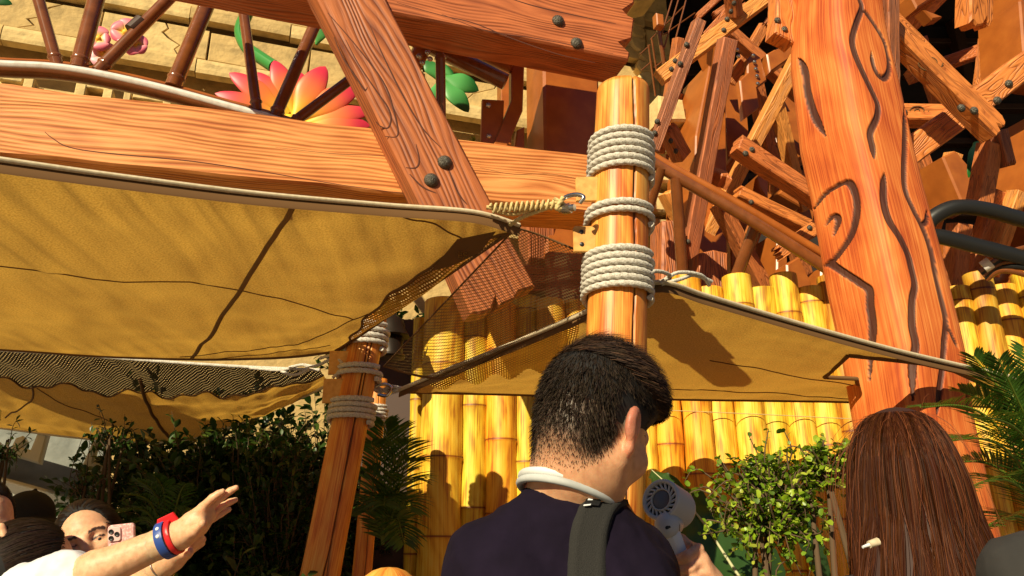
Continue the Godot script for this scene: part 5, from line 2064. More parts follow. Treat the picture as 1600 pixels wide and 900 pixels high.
func nets(mb: MB, body: Body, box: AABB, h: float, tint = null) -> void:
	var nx := int(box.size.x / h) + 2
	var ny := int(box.size.y / h) + 2
	var nz := int(box.size.z / h) + 2
	var o := box.position
	var val := PackedFloat32Array()
	val.resize(nx * ny * nz)
	val.fill(1e4)
	var B := 5
	var cellid := PackedInt32Array()
	cellid.resize(nx * ny * nz)
	cellid.fill(-1)
	var act := []
	var reach := B * h * 0.95
	for bz in range(0, nz - 1, B):
		for by in range(0, ny - 1, B):
			for bx in range(0, nx - 1, B):
				var c := o + Vector3(bx + B * 0.5, by + B * 0.5, bz + B * 0.5) * h
				if absf(body.at(c)) > reach:
					continue
				var local := body.near(c, B * h * 0.9)
				var neg := false
				var pos := false
				for z in range(bz, mini(bz + B + 1, nz)):
					for y in range(by, mini(by + B + 1, ny)):
						var row := (z * ny + y) * nx
						for x in range(bx, mini(bx + B + 1, nx)):
							var e := val[row + x]
							if e > 9e3:
								e = local.at(o + Vector3(x, y, z) * h)
								val[row + x] = e
							if e < 0.0:
								neg = true
							else:
								pos = true
				if neg and pos:
					act.append(Vector3i(bx, by, bz))
	var sx := 1
	var sy := nx
	var sz := nx * ny
	var corners := [0, sx, sy, sx + sy, sz, sz + sx, sz + sy, sz + sx + sy]
	var cv := [Vector3(0, 0, 0), Vector3(1, 0, 0), Vector3(0, 1, 0), Vector3(1, 1, 0), Vector3(0, 0, 1), Vector3(1, 0, 1), Vector3(0, 1, 1), Vector3(1, 1, 1)]
	var edges := [0, 1, 2, 3, 4, 5, 6, 7, 0, 2, 1, 3, 4, 6, 5, 7, 0, 4, 1, 5, 2, 6, 3, 7]
	for b in act:
		for z in range(b.z, mini(b.z + B, nz - 1)):
			for y in range(b.y, mini(b.y + B, ny - 1)):
				for x in range(b.x, mini(b.x + B, nx - 1)):
					var i := (z * ny + y) * nx + x
					var mask := 0
					for k in 8:
						if val[i + corners[k]] < 0.0:
							mask += 1
					if mask == 0 or mask == 8:
						continue
					var s := Vector3.ZERO
					var n := 0
					for k in 12:
						var c0: int = edges[k * 2]
						var c1: int = edges[k * 2 + 1]
						var v0 := val[i + corners[c0]]
						var v1 := val[i + corners[c1]]
						if (v0 < 0.0) != (v1 < 0.0):
							s += cv[c0].lerp(cv[c1], v0 / (v0 - v1))
							n += 1
					var p := o + (Vector3(x, y, z) + s / n) * h
					cellid[i] = mb.vert(p, Vector2(p.x, p.y), (tint.call(p) if tint != null else Color.WHITE))
	for b in act:
		for z in range(maxi(b.z, 1), mini(b.z + B, nz - 1)):
			for y in range(maxi(b.y, 1), mini(b.y + B, ny - 1)):
				for x in range(maxi(b.x, 1), mini(b.x + B, nx - 1)):
					var i := (z * ny + y) * nx + x
					var v0 := val[i]
					for ax in 3:
						var st: int = [sx, sy, sz][ax]
						var v1 := val[i + st]
						if (v0 < 0.0) == (v1 < 0.0):
							continue
						var u: int = [sy, sz, sx][ax]
						var w: int = [sz, sx, sy][ax]
						var q0 := cellid[i]
						var q1 := cellid[i - u]
						var q2 := cellid[i - u - w]
						var q3 := cellid[i - w]
						if q0 < 0 or q1 < 0 or q2 < 0 or q3 < 0:
							continue
						if v0 < 0.0:
							mb.quad(q0, q3, q2, q1)
						else:
							mb.quad(q0, q1, q2, q3)


func facing(fwd: Vector3, roll := 0.0) -> Basis:
	# local +Z is where the face looks, +Y the crown, +X the person's left
	var z := fwd.normalized()
	var x := Vector3.UP.cross(z).normalized()
	var y := z.cross(x)
	return Basis(z, roll) * Basis(x, y, z)


func head_prims(b: Body, o: Vector3, H: Basis, s := 1.0, jaw := 1.0) -> void:
	var g := func(x: float, y: float, z: float) -> Vector3: return o + H * (Vector3(x, y, z) * s)
	b.ell(g.call(0, 0.032, -0.014), H, Vector3(0.076, 0.096, 0.096) * s, 0.01)
	b.ell(g.call(0, -0.035, 0.028), H, Vector3(0.060 * jaw, 0.078, 0.064) * s, 0.04)
	b.cap(g.call(0, -0.095, 0.066), g.call(0, -0.093, 0.060), 0.02 * s, 0.022 * s, 0.03)
	for e in [-1.0, 1.0]:
		b.cap(g.call(e * 0.055 * jaw, -0.05, 0.0), g.call(e * 0.016, -0.094, 0.062), 0.020 * s, 0.016 * s, 0.03)
		b.ell(g.call(e * 0.042, -0.022, 0.060), H, Vector3(0.026, 0.022, 0.024) * s, 0.025)
		b.cap(g.call(e * 0.014, 0.022, 0.083), g.call(e * 0.048, 0.024, 0.066), 0.0095 * s, 0.008 * s, 0.018)
		b.ell(g.call(e * 0.032, 0.004, 0.092), H, Vector3(0.017, 0.011, 0.016) * s, 0.014, true)
		# upper and lower lids
		b.ell(g.call(e * 0.032, 0.004, 0.074), H, Vector3(0.0145, 0.0115, 0.0125) * s, 0.006)
	b.cap(g.call(0, 0.012, 0.086), g.call(0, -0.030, 0.106), 0.0085 * s, 0.0125 * s, 0.014)
	for e in [-1.0, 1.0]:
		b.ell(g.call(e * 0.012, -0.034, 0.096), H, Vector3(0.009, 0.008, 0.011) * s, 0.008)
	b.cap(g.call(-0.019, -0.061, 0.083), g.call(0.019, -0.061, 0.083), 0.0065 * s, 0.0065 * s, 0.008)
	b.cap(g.call(-0.016, -0.071, 0.081), g.call(0.016, -0.071, 0.081), 0.0075 * s, 0.0075 * s, 0.006)
	# ears
	for e in [-1.0, 1.0]:
		var R := H * Basis(Vector3.UP, -e * 0.12) * Basis(Vector3.RIGHT, -0.2)
		b.ell(g.call(e * 0.084, -0.002, -0.018), R, Vector3(0.0095, 0.0285, 0.019) * s, 0.007)
		b.ell(g.call(e * 0.080, -0.034, -0.006), R, Vector3(0.007, 0.011, 0.010) * s, 0.008)
		b.ell(g.call(e * 0.094, 0.002, -0.012), R, Vector3(0.0065, 0.021, 0.011) * s, 0.004, true)


func fingers(b: Body, wrist: Vector3, chains: Array, r: float) -> void:
	# every chain: a list of joints from the palm outwards
	for c in chains:
		for k in c.size() - 1:
			var f0: float = r * (1.0 - 0.07 * k)
			b.cap(c[k], c[k + 1], f0, f0 * 0.93, 0.006)


func skin_mat(c: Color) -> StandardMaterial3D:
	var m := StandardMaterial3D.new()
	m.albedo_color = c
	m.vertex_color_use_as_albedo = true
	m.roughness = 0.5
	m.subsurf_scatter_enabled = true
	m.subsurf_scatter_strength = 0.25
	m.heightmap_enabled = true
	m.heightmap_texture = noise_tex(140, 0.2, [], 256, 3)
	m.heightmap_scale = 0.03
	m.uv1_triplanar = true
	m.uv1_scale = Vector3.ONE * 9.0
	m.albedo_texture = noise_tex(141, 0.03, [[0.0, Color(0.86, 0.80, 0.76)], [0.5, Color(0.95, 0.93, 0.91)], [1.0, Color(1, 1, 1)]], 256, 4)
	return m


func cloth_mat(c: Color, wr := 0.8, seed_ := 150) -> StandardMaterial3D:
	var a := c.srgb_to_linear()
	var m := tri_mat(noise_tex(seed_, 0.015, [[0.0, L(a.r * 0.72, a.g * 0.72, a.b * 0.72)], [0.5, c], [1.0, L(a.r * 1.4, a.g * 1.4, a.b * 1.4)]], 512, 5), Vector3.ONE * 2.2, 0.92, noise_tex(seed_ + 1, 0.006, [], 512, 4), wr)
	return m


func limb_body(b: Body, hip: Vector3, w: float) -> void:
	# legs down to the ground with feet
	for e in [-1.0, 1.0]:
		var h := hip + Vector3(e * w, 0, 0)
		var knee := Vector3(h.x + e * 0.01, hip.y * 0.52, h.z - 0.02)
		var ank := Vector3(h.x + e * 0.015, 0.09, h.z + 0.03)
		b.cap(h, knee, 0.088, 0.06, 0.05)
		b.cap(knee, ank, 0.058, 0.04, 0.03)
		b.cap(ank, Vector3(ank.x, 0.04, ank.z - 0.15), 0.04, 0.035, 0.03)


func ribbon(mb: MB, p: Vector3, q: Array, w0: float, w1: float, side: Vector3, col: Color) -> void:
	var b := mb.v.size()
	var n := q.size()
	for k in n:
		var w := lerpf(w0, w1, float(k) / (n - 1)) * 0.5
		mb.vert(q[k] - side * w, Vector2(0, float(k) / n), col)
		mb.vert(q[k] + side * w, Vector2(1, float(k) / n), col)
	for k in n - 1:
		var a := b + k * 2
		mb.quad(a, a + 1, a + 3, a + 2)


func man() -> void:
	var O := P(926, 672, 1.2)
	var fw := Vector3(sin(0.66), -0.46, -cos(0.66)).normalized()
	var H := facing(fw, 0.10)
	var Nk := P(884, 772, 1.20)
	var t := thing("person", "man from behind with short black hair, navy shirt and a grey strap, head bent", "person", Vector3(Nk.x, 0, Nk.z))
	var shL := Nk + Vector3(-0.118, -0.105, 0.02)
	var shR := Nk + Vector3(0.098, -0.108, -0.035)
	var elL := Nk + Vector3(-0.165, -0.38, -0.06)
	var elR := Nk + Vector3(0.185, -0.34, -0.08)
	var hand := P(1088, 890, 1.36)
	var hip := Vector3(Nk.x, 0.93, Nk.z - 0.02)
	var body := Body.new()
	head_prims(body, O, H, 1.0)
	var hd := Body.new()
	hd.prims = body.prims.duplicate()
	body.cap(O + H * Vector3(0, -0.03, -0.042), Nk + Vector3(0, 0.005, 0.0), 0.054, 0.062, 0.03)
	body.cap(O + H * Vector3(0, -0.07, 0.0), Nk + Vector3(0.02, 0.0, -0.04), 0.046, 0.05, 0.03)
	for s in [shL, shR]:
		body.cap(Nk + Vector3(0, -0.055, -0.01), s, 0.05, 0.046, 0.05)
	var skin := func(p: Vector3) -> Color:
		var l := H.inverse() * (p - O)
		var c := Color(0.74, 0.40, 0.235)
		# stubble of the faded nape and sides
		var hl := hairline(l)
		c = c.lerp(Color(0.10, 0.075, 0.06), clampf(smoothstep(-0.015, 0.05, hl), 0.0, 0.94) if l.z < 0.06 else 0.0)
		if absf(l.x) > 0.078:
			c = c.lerp(Color(0.80, 0.27, 0.17), 0.55)
		return c
	var mb := MB.new()
	mb.tinted = true
	var hb := AABB(O - Vector3(0.15, 0.18, 0.15), Vector3(0.3, 0.33, 0.3))
	nets(mb, body, hb, 0.0036, skin)
	var head_mesh := MB.new()
	head_mesh.v = mb.v.duplicate()
	head_mesh.i = mb.i.duplicate()
	var head_n := head_mesh.normals()
	body.cap(Nk + Vector3(0, -0.12, -0.015), hip, 0.08, 0.1, 0.05)
	body.cap(shL, elL, 0.046, 0.038, 0.03)
	body.cap(elL, elL + Vector3(0.03, -0.2, -0.15), 0.036, 0.026, 0.02)
	body.cap(shR, elR, 0.046, 0.038, 0.03)
	body.cap(elR, hand + Vector3(-0.01, -0.055, 0.0), 0.036, 0.026, 0.02)
	limb_body(body, hip, 0.085)
	# left hand, hanging
	var lw := elL + Vector3(0.03, -0.2, -0.15)
	body.ell(lw + Vector3(0, -0.05, -0.01), Basis(), Vector3(0.018, 0.05, 0.036), 0.02)
	for k in 4:
		var x := lw + Vector3(0.0, -0.09, -0.035 + k * 0.018)
		body.cap(x, x + Vector3(0.012, -0.045 - 0.006 * (k % 3), 0.0), 0.0085, 0.007, 0.006)
	body.cap(lw + Vector3(0.0, -0.03, -0.035), lw + Vector3(0.02, -0.075, -0.055), 0.010, 0.008, 0.01)
	var lowbox := body.bounds(0.03)
	lowbox.size.y = O.y - 0.16 - lowbox.position.y
	nets(mb, body, lowbox, 0.014, skin)
	# the right hand closed round the handle of the fan
	var hx := (P(1074, 905, 1.35) - P(1042, 820, 1.365)).normalized()
	var hb2 := Body.new()
	var c0 := P(1067, 886, 1.354)
	var out := hx.cross(Vector3.BACK).normalized() * -1.0
	if out.x < 0.0:
		out = -out
	hb2.ell(c0 + out * 0.032 + hx * 0.012, Basis(out, hx, out.cross(hx)), Vector3(0.018, 0.044, 0.036), 0.02)
	hb2.cap(c0 + out * 0.034 + hx * 0.045, hand + Vector3(-0.01, -0.07, 0.0), 0.028, 0.027, 0.02)
	var bk := out.cross(hx).normalized()
	for k in 4:
		var y := -0.024 + k * 0.019
		hb2.cap(c0 + out * 0.034 + hx * y - bk * 0.02, c0 + out * 0.006 + hx * (y + 0.002) - bk * 0.034, 0.0095, 0.009, 0.006)
		hb2.cap(c0 + out * 0.006 + hx * (y + 0.002) - bk * 0.034, c0 - out * 0.022 + hx * (y + 0.004) - bk * 0.016, 0.009, 0.0078, 0.006)
	hb2.cap(c0 + out * 0.034 + hx * -0.012 + bk * 0.022, c0 + out * 0.018 + hx * -0.038 + bk * 0.026, 0.012, 0.0105, 0.01)
	hb2.cap(c0 + out * 0.018 + hx * -0.038 + bk * 0.026, c0 - out * 0.002 + hx * -0.05 + bk * 0.02, 0.0105, 0.0085, 0.008)
	nets(mb, hb2, hb2.bounds(0.01), 0.0034, func(_p): return Color(0.76, 0.42, 0.26))
	part(t, "body", mb, M.skin)
	# shirt
	var sh := Body.new()
	sh.cap(Nk + Vector3(0.0, -0.075, -0.01), Nk + Vector3(0, -0.5, 0.0), 0.083, 0.13, 0.05)
	sh.cap(Nk + Vector3(-0.03, -0.058, 0.0), shL, 0.046, 0.056, 0.05)
	sh.cap(Nk + Vector3(0.03, -0.058, -0.01), shR, 0.046, 0.056, 0.05)
	sh.ell(Nk + Vector3(0, -0.26, 0.0), Basis(), Vector3(0.165, 0.24, 0.112), 0.08)
	sh.cap(Nk + Vector3(-0.05, -0.5, 0), Nk + Vector3(0.05, -0.5, 0), 0.13, 0.13, 0.08)
	sh.cap(shL, shL.lerp(elL, 0.75), 0.058, 0.058, 0.03)
	sh.cap(shR, shR.lerp(elR, 0.75), 0.058, 0.058, 0.03)
	sh.ell(Nk + Vector3(-0.085, -0.19, 0.065), Basis(Vector3.UP, 0.3), Vector3(0.07, 0.1, 0.055), 0.06)
	sh.ell(Nk + Vector3(0.085, -0.19, 0.05), Basis(Vector3.UP, -0.3), Vector3(0.07, 0.1, 0.055), 0.06)
	mb = MB.new()
	nets(mb, sh, sh.bounds(0.03), 0.0085)
	var fold := FastNoiseLite.new()
	fold.seed = 4
	fold.frequency = 1.0
	var vn := mb.normals()
	for k in mb.v.size():
		var p := mb.v[k] - Nk
		var wv := fold.get_noise_3d(p.x * 7.0 + p.y * 6.0, p.y * 4.0 - p.x * 5.0, p.z * 5.0)
		mb.v[k] += vn[k] * (1.0 - absf(wv) * 2.2) * 0.006
	part(t, "shirt", mb, M.navy)
	# white collar of two bands
	for k in 2:
		mb = MB.new()
		var ring := []
		var cc := Nk + Vector3(0.002, 0.006 - 0.0105 * k, 0.006)
		for j in 41:
			var a := TAU * j / 40
			ring.append(cc + Vector3(cos(a) * (0.071 + 0.003 * k), -0.021 * cos(a) + 0.012 * sin(a), sin(a) * (0.086 + 0.003 * k)))
		tube(mb, ring, 0.006, 10, false, Vector2.ONE, 0.0, 0.0, 1.0)
		part(t, "collar", mb, M.collar if k == 0 else M.collar_grey)
	# strap over the right shoulder, lying on the shirt
	var le := catmull(vs([884, 960, 886, 896, 890, 840, 899, 800, 914, 782, 930, 776]), 24)
	var ri := catmull(vs([950, 960, 948, 896, 950, 840, 962, 804, 978, 792, 992, 792]), 24)
	mb = MB.new()
	var nx := 9
	for k in 25:
		for j in nx:
			var p: Vector2 = le[k].lerp(ri[k], float(j) / (nx - 1))
			var w := sh.hit(CP, (P(p.x, p.y, 1.0) - CP).normalized())
			var e := 0.010 if j > 0 and j < nx - 1 else 0.001
			if j == 1 or j == nx - 2:
				e = 0.0125
			mb.vert(w + sh.normal(w) * e, Vector2(j * 0.1, k * 0.1))
	for k in 24:
		for j in nx - 1:
			var a := k * nx + j
			mb.quad(a, a + 1, a + nx + 1, a + nx)
	var st := part(t, "backpack_strap", mb, M.strap)
	# black tag with white print at its top
	var grid := func(pts: Array, lift: float, n: int) -> MB:
		var m2 := MB.new()
		for k in n + 1:
			for j in n + 1:
				var a: Vector2 = pts[0].lerp(pts[1], float(j) / n)
				var b: Vector2 = pts[3].lerp(pts[2], float(j) / n)
				var p := a.lerp(b, float(k) / n)
				var w := sh.hit(CP, (P(p.x, p.y, 1.0) - CP).normalized())
				m2.vert(w + sh.normal(w) * lift)
		for k in n:
			for j in n:
				var a := k * (n + 1) + j
				m2.quad(a, a + 1, a + n + 2, a + n + 1)
		return m2
	var tg := part(st, "tag", grid.call(vs([909, 797, 918, 778, 941, 778, 930, 799]), 0.0145, 5), M.black)
	tg = part(st, "tag_print", grid.call(vs([917, 786, 921, 780, 932, 780, 929, 785]), 0.0155, 3), M.white)
	tg = part(st, "tag_print", grid.call(vs([914, 792, 917, 787, 924, 787, 921, 792]), 0.0155, 3), M.white)
	tg = part(st, "tag_print", grid.call(vs([909, 798, 919, 797, 918, 799, 908, 800]), 0.0155, 2), M.white)
	# hair: a close cap, short strands rooted in the skin of sides and nape, longer ones on top
	var hc := Body.new()
	hc.ell(O + H * Vector3(0, 0.036, -0.014), H, Vector3(0.079, 0.099, 0.099), 0.01)
	hc.ell(O + H * Vector3(0.0, 0.092, 0.018), H, Vector3(0.080, 0.060, 0.098), 0.03)
	hc.ell(O + H * Vector3(0.0, -0.075, 0.07), H, Vector3(0.12, 0.085, 0.115), 0.02, true)
	hc.ell(O + H * Vector3(0.0, -0.105, -0.06), H, Vector3(0.14, 0.085, 0.14), 0.02, true)
	mb = MB.new()
	nets(mb, hc, hc.bounds(0.01), 0.0045)
	var hair := part(t, "hair", mb, M.black_hair)
	mb = MB.new()
	mb.tinted = true
	var rng := RandomNumberGenerator.new()
	rng.seed = 77
	var roots := []
	for k in head_mesh.v.size():
		var l := H.inverse() * (head_mesh.v[k] - O)
		if l.y < 0.105 and l.y > -0.13 and hairline(l) > -0.012:
			if not (absf(l.x) > 0.068 and l.z > -0.05 and l.z < 0.03 and l.y < 0.045):
				roots.append(k)
	for k in 15000:
		var v: int = roots[rng.randi() % roots.size()]
		var l := H.inverse() * (head_mesh.v[v] - O)
		var hl := hairline(l)
		if rng.randf() > 0.25 + 0.75 * smoothstep(-0.012, 0.05, hl):
			continue
		var n := H.inverse() * head_n[v]
		var len := lerpf(0.0025, 0.0125, smoothstep(0.0, 0.085, hl)) * rng.randf_range(0.6, 1.3)
		l += Vector3(rng.randf_range(-1, 1), rng.randf_range(-1, 1), rng.randf_range(-1, 1)) * 0.002
		l += n * (maxf(0.0, -hc.at(O + H * l)) - 0.001)
		var dir := (n * 0.55 + Vector3(rng.randf_range(-0.35, 0.35), -0.75, 0.15 + rng.randf_range(-0.3, 0.3))).normalized()
		var q := []
		for j in 3:
			q.append(O + H * (l + dir * (len * j / 2.0) + Vector3.DOWN * (len * 0.12 * j)))
		ribbon(mb, l, q, 0.0012, 0.0004, (H * dir.cross(n + rnd_dir(rng) * 0.7)).normalized(), Color(0.026, 0.018, 0.013) * rng.randf_range(0.5, 1.9))
	var cnt := 0
	while cnt < 9000:
		var d: Vector3 = rnd_dir(rng)
		var l := Vector3(0, 0.088, 0.02) + Vector3(d.x * 0.078, d.y * 0.060, d.z * 0.096)
		if l.y < 0.066 + 0.02 * maxf(0.0, -l.z * 10.0) or (l.z > 0.09 and l.y < 0.08):
			continue
		cnt += 1
		# swept from the left rear crown to the right front
		var crown := Vector3(0.03, 0.0, -0.06)
		var away := (l - crown) * Vector3(1, 0, 1)
		var flow := (away.normalized() * 0.7 + Vector3(-0.45, 0, 0.5) + Vector3(rng.randf_range(-0.3, 0.3), 0, rng.randf_range(-0.3, 0.3))).normalized()
		var len := rng.randf_range(0.026, 0.05)
		var q := []
		var p := l + d * (0.0005 - hc.at(O + H * l))
		var lift := rng.randf_range(0.002, 0.020)
		for j in 6:
			q.append(O + H * p)
			var nn := ((p - Vector3(0, 0.088, 0.02)) / Vector3(0.0061, 0.0036, 0.0092)).normalized()
			var f := (flow - nn * flow.dot(nn)).normalized()
			p += f * (len / 5.0)
			p += nn * (lift * j / 5.0 - hc.at(O + H * p))
		var br := rng.randf_range(0.5, 1.6)
		var c := Color(0.024, 0.015, 0.011) * br
		if rng.randf() < 0.3:
			c = Color(0.058, 0.030, 0.018) * br
		ribbon(mb, l, q, 0.0016, 0.0005, (H * d.cross(flow + rnd_dir(rng) * 0.5)).normalized(), c)
	var strands := part(hair, "hair_strands", mb, M.strand)
	strands.set_meta("kind", "stuff")


func hairline(l: Vector3) -> float:
	# above 0: hair, in head coordinates (z forwards, y up)
	var y := -0.085
	if l.z > -0.05:
		y = lerpf(-0.085, 0.006, smoothstep(-0.05, 0.0, l.z))
	if l.z > 0.015:
		y = lerpf(0.006, 0.075, smoothstep(0.02, 0.08, l.z))
	# lower points behind the ears
	y -= 0.014 * exp(-pow((absf(l.x) - 0.055) / 0.02, 2.0)) if l.z < -0.01 else 0.0
	return l.y - y


func hand_fan() -> void:
	var c := P(1040, 785, 1.40)
	var ax := Vector3(-0.62, 0.25, 0.74).normalized()
	var t := thing("handheld_fan", "white and grey handheld electric fan held up by the man in navy", "fan", P(1060, 890, 1.38))
	var hub := c
	var mb := MB.new()
	var r := 0.037
	var f := hub + ax * 0.018
	lathe(mb, [Vector2(r * 0.80, -0.004), Vector2(r * 0.82, 0.0), Vector2(r * 0.86, 0.003), Vector2(r * 0.97, 0.003), Vector2(r * 1.02, 0.0), Vector2(r * 1.03, -0.004), Vector2(r * 1.02, -0.06), Vector2(r * 0.96, -0.066), Vector2(r * 0.7, -0.07), Vector2(0.0, -0.07)], f, ax, 32)
	part(t, "housing", mb, M.fan_grey)
	mb = MB.new()
	lathe(mb, [Vector2(0.0, -0.012), Vector2(r * 0.84, -0.012)], f, ax, 24)
	part(t, "grille_back", mb, M.black)
	var X := ax.cross(Vector3.UP).normalized()
	var Y := ax.cross(X)
	for k in 18:
		var a := TAU * k / 18
		var d0 := X * cos(a) + Y * sin(a)
		var d1 := X * cos(a + 0.35) + Y * sin(a + 0.35)
		mb = MB.new()
		tube(mb, [f + d0 * r * 0.5 - ax * 0.002, f + d1 * r * 0.83 - ax * 0.002], 0.0016, 6, true, Vector2.ONE, 0.0, 0.0, 1.5)
		part(t, "grille_bar", mb, M.fan_grey)
	mb = MB.new()
	lathe(mb, [Vector2(0.0, 0.0), Vector2(r * 0.40, -0.001), Vector2(r * 0.50, -0.003), Vector2(r * 0.54, -0.004), Vector2(r * 0.54, -0.008)], f, ax, 24)
	part(t, "grille_hub", mb, M.fan_dark)
	mb = MB.new()
	lathe(mb, [Vector2(r * 0.48, -0.004), Vector2(r * 0.50, 0.001), Vector2(r * 0.55, 0.001), Vector2(r * 0.57, -0.004)], f, ax, 24)
	part(t, "hub_ring", mb, M.fan_grey)
	# neck and handle
	var h0 := P(1042, 820, 1.365)
	var h1 := P(1074, 905, 1.35)
	mb = MB.new()
	tube(mb, catmull([hub - ax * 0.02 + Vector3(0, -0.03, 0), h0.lerp(h1, 0.02), h0.lerp(h1, 0.12)], 10), [0.022, 0.0225, 0.023, 0.023, 0.023, 0.023, 0.0225, 0.022, 0.021, 0.02, 0.019], 18)
	part(t, "neck", mb, M.fan_grey)
	mb = MB.new()
	tube(mb, [h0.lerp(h1, 0.16), h0.lerp(h1, 0.2), h0.lerp(h1, 0.5), h0.lerp(h1, 1.0), h0.lerp(h1, 1.5), h0.lerp(h1, 1.55)], [0.016, 0.018, 0.0175, 0.017, 0.0165, 0.012], 20)
	part(t, "handle", mb, M.white)
	mb = MB.new()
	var ho := (h1 - h0).normalized()
	ellipsoid(mb, h0.lerp(h1, 0.06) + (CP - h0).normalized() * 0.018, Basis((CP - h0).normalized().cross(ho).normalized() * 0.008, ho * 0.006, (CP - h0).normalized() * 0.006))
	part(t, "button", mb, M.black)


func strand_fall(mb: MB, rng: RandomNumberGenerator, root: Vector3, dir0: Vector3, col: Body, steps: int, step: float, gravity: float, w: float, c: Color, wave: float, phase := -1.0) -> void:
	var q := [root]
	var dir := dir0
	var p := root
	var ph := rng.randf() * TAU
	for k in steps:
		dir = (dir + Vector3.DOWN * gravity).normalized()
		p += dir * step
		var d := col.at(p)
		if d < 0.004:
			p += col.normal(p) * (0.004 - d)
			dir = (p - q[-1]).normalized()
		p += Vector3(sin(ph + k * 0.55), 0, cos(ph * 1.7 + k * 0.6)) * wave * minf(1.0, k / 8.0)
		if phase >= 0.0:
			p += Vector3(sin(phase + k * 0.34 + sin(phase * 3.0)), 0, cos(phase * 2.3 + k * 0.29) * 0.8) * (0.0034 * smoothstep(2.0, 12.0, k))
		q.append(p)
	var sd: Vector3 = (q[3] - q[0]).cross(Vector3(rng.randf_range(-0.5, 0.5), 0.1, 1.0)).normalized()
	ribbon(mb, root, q, w, w * 0.4, sd, c)


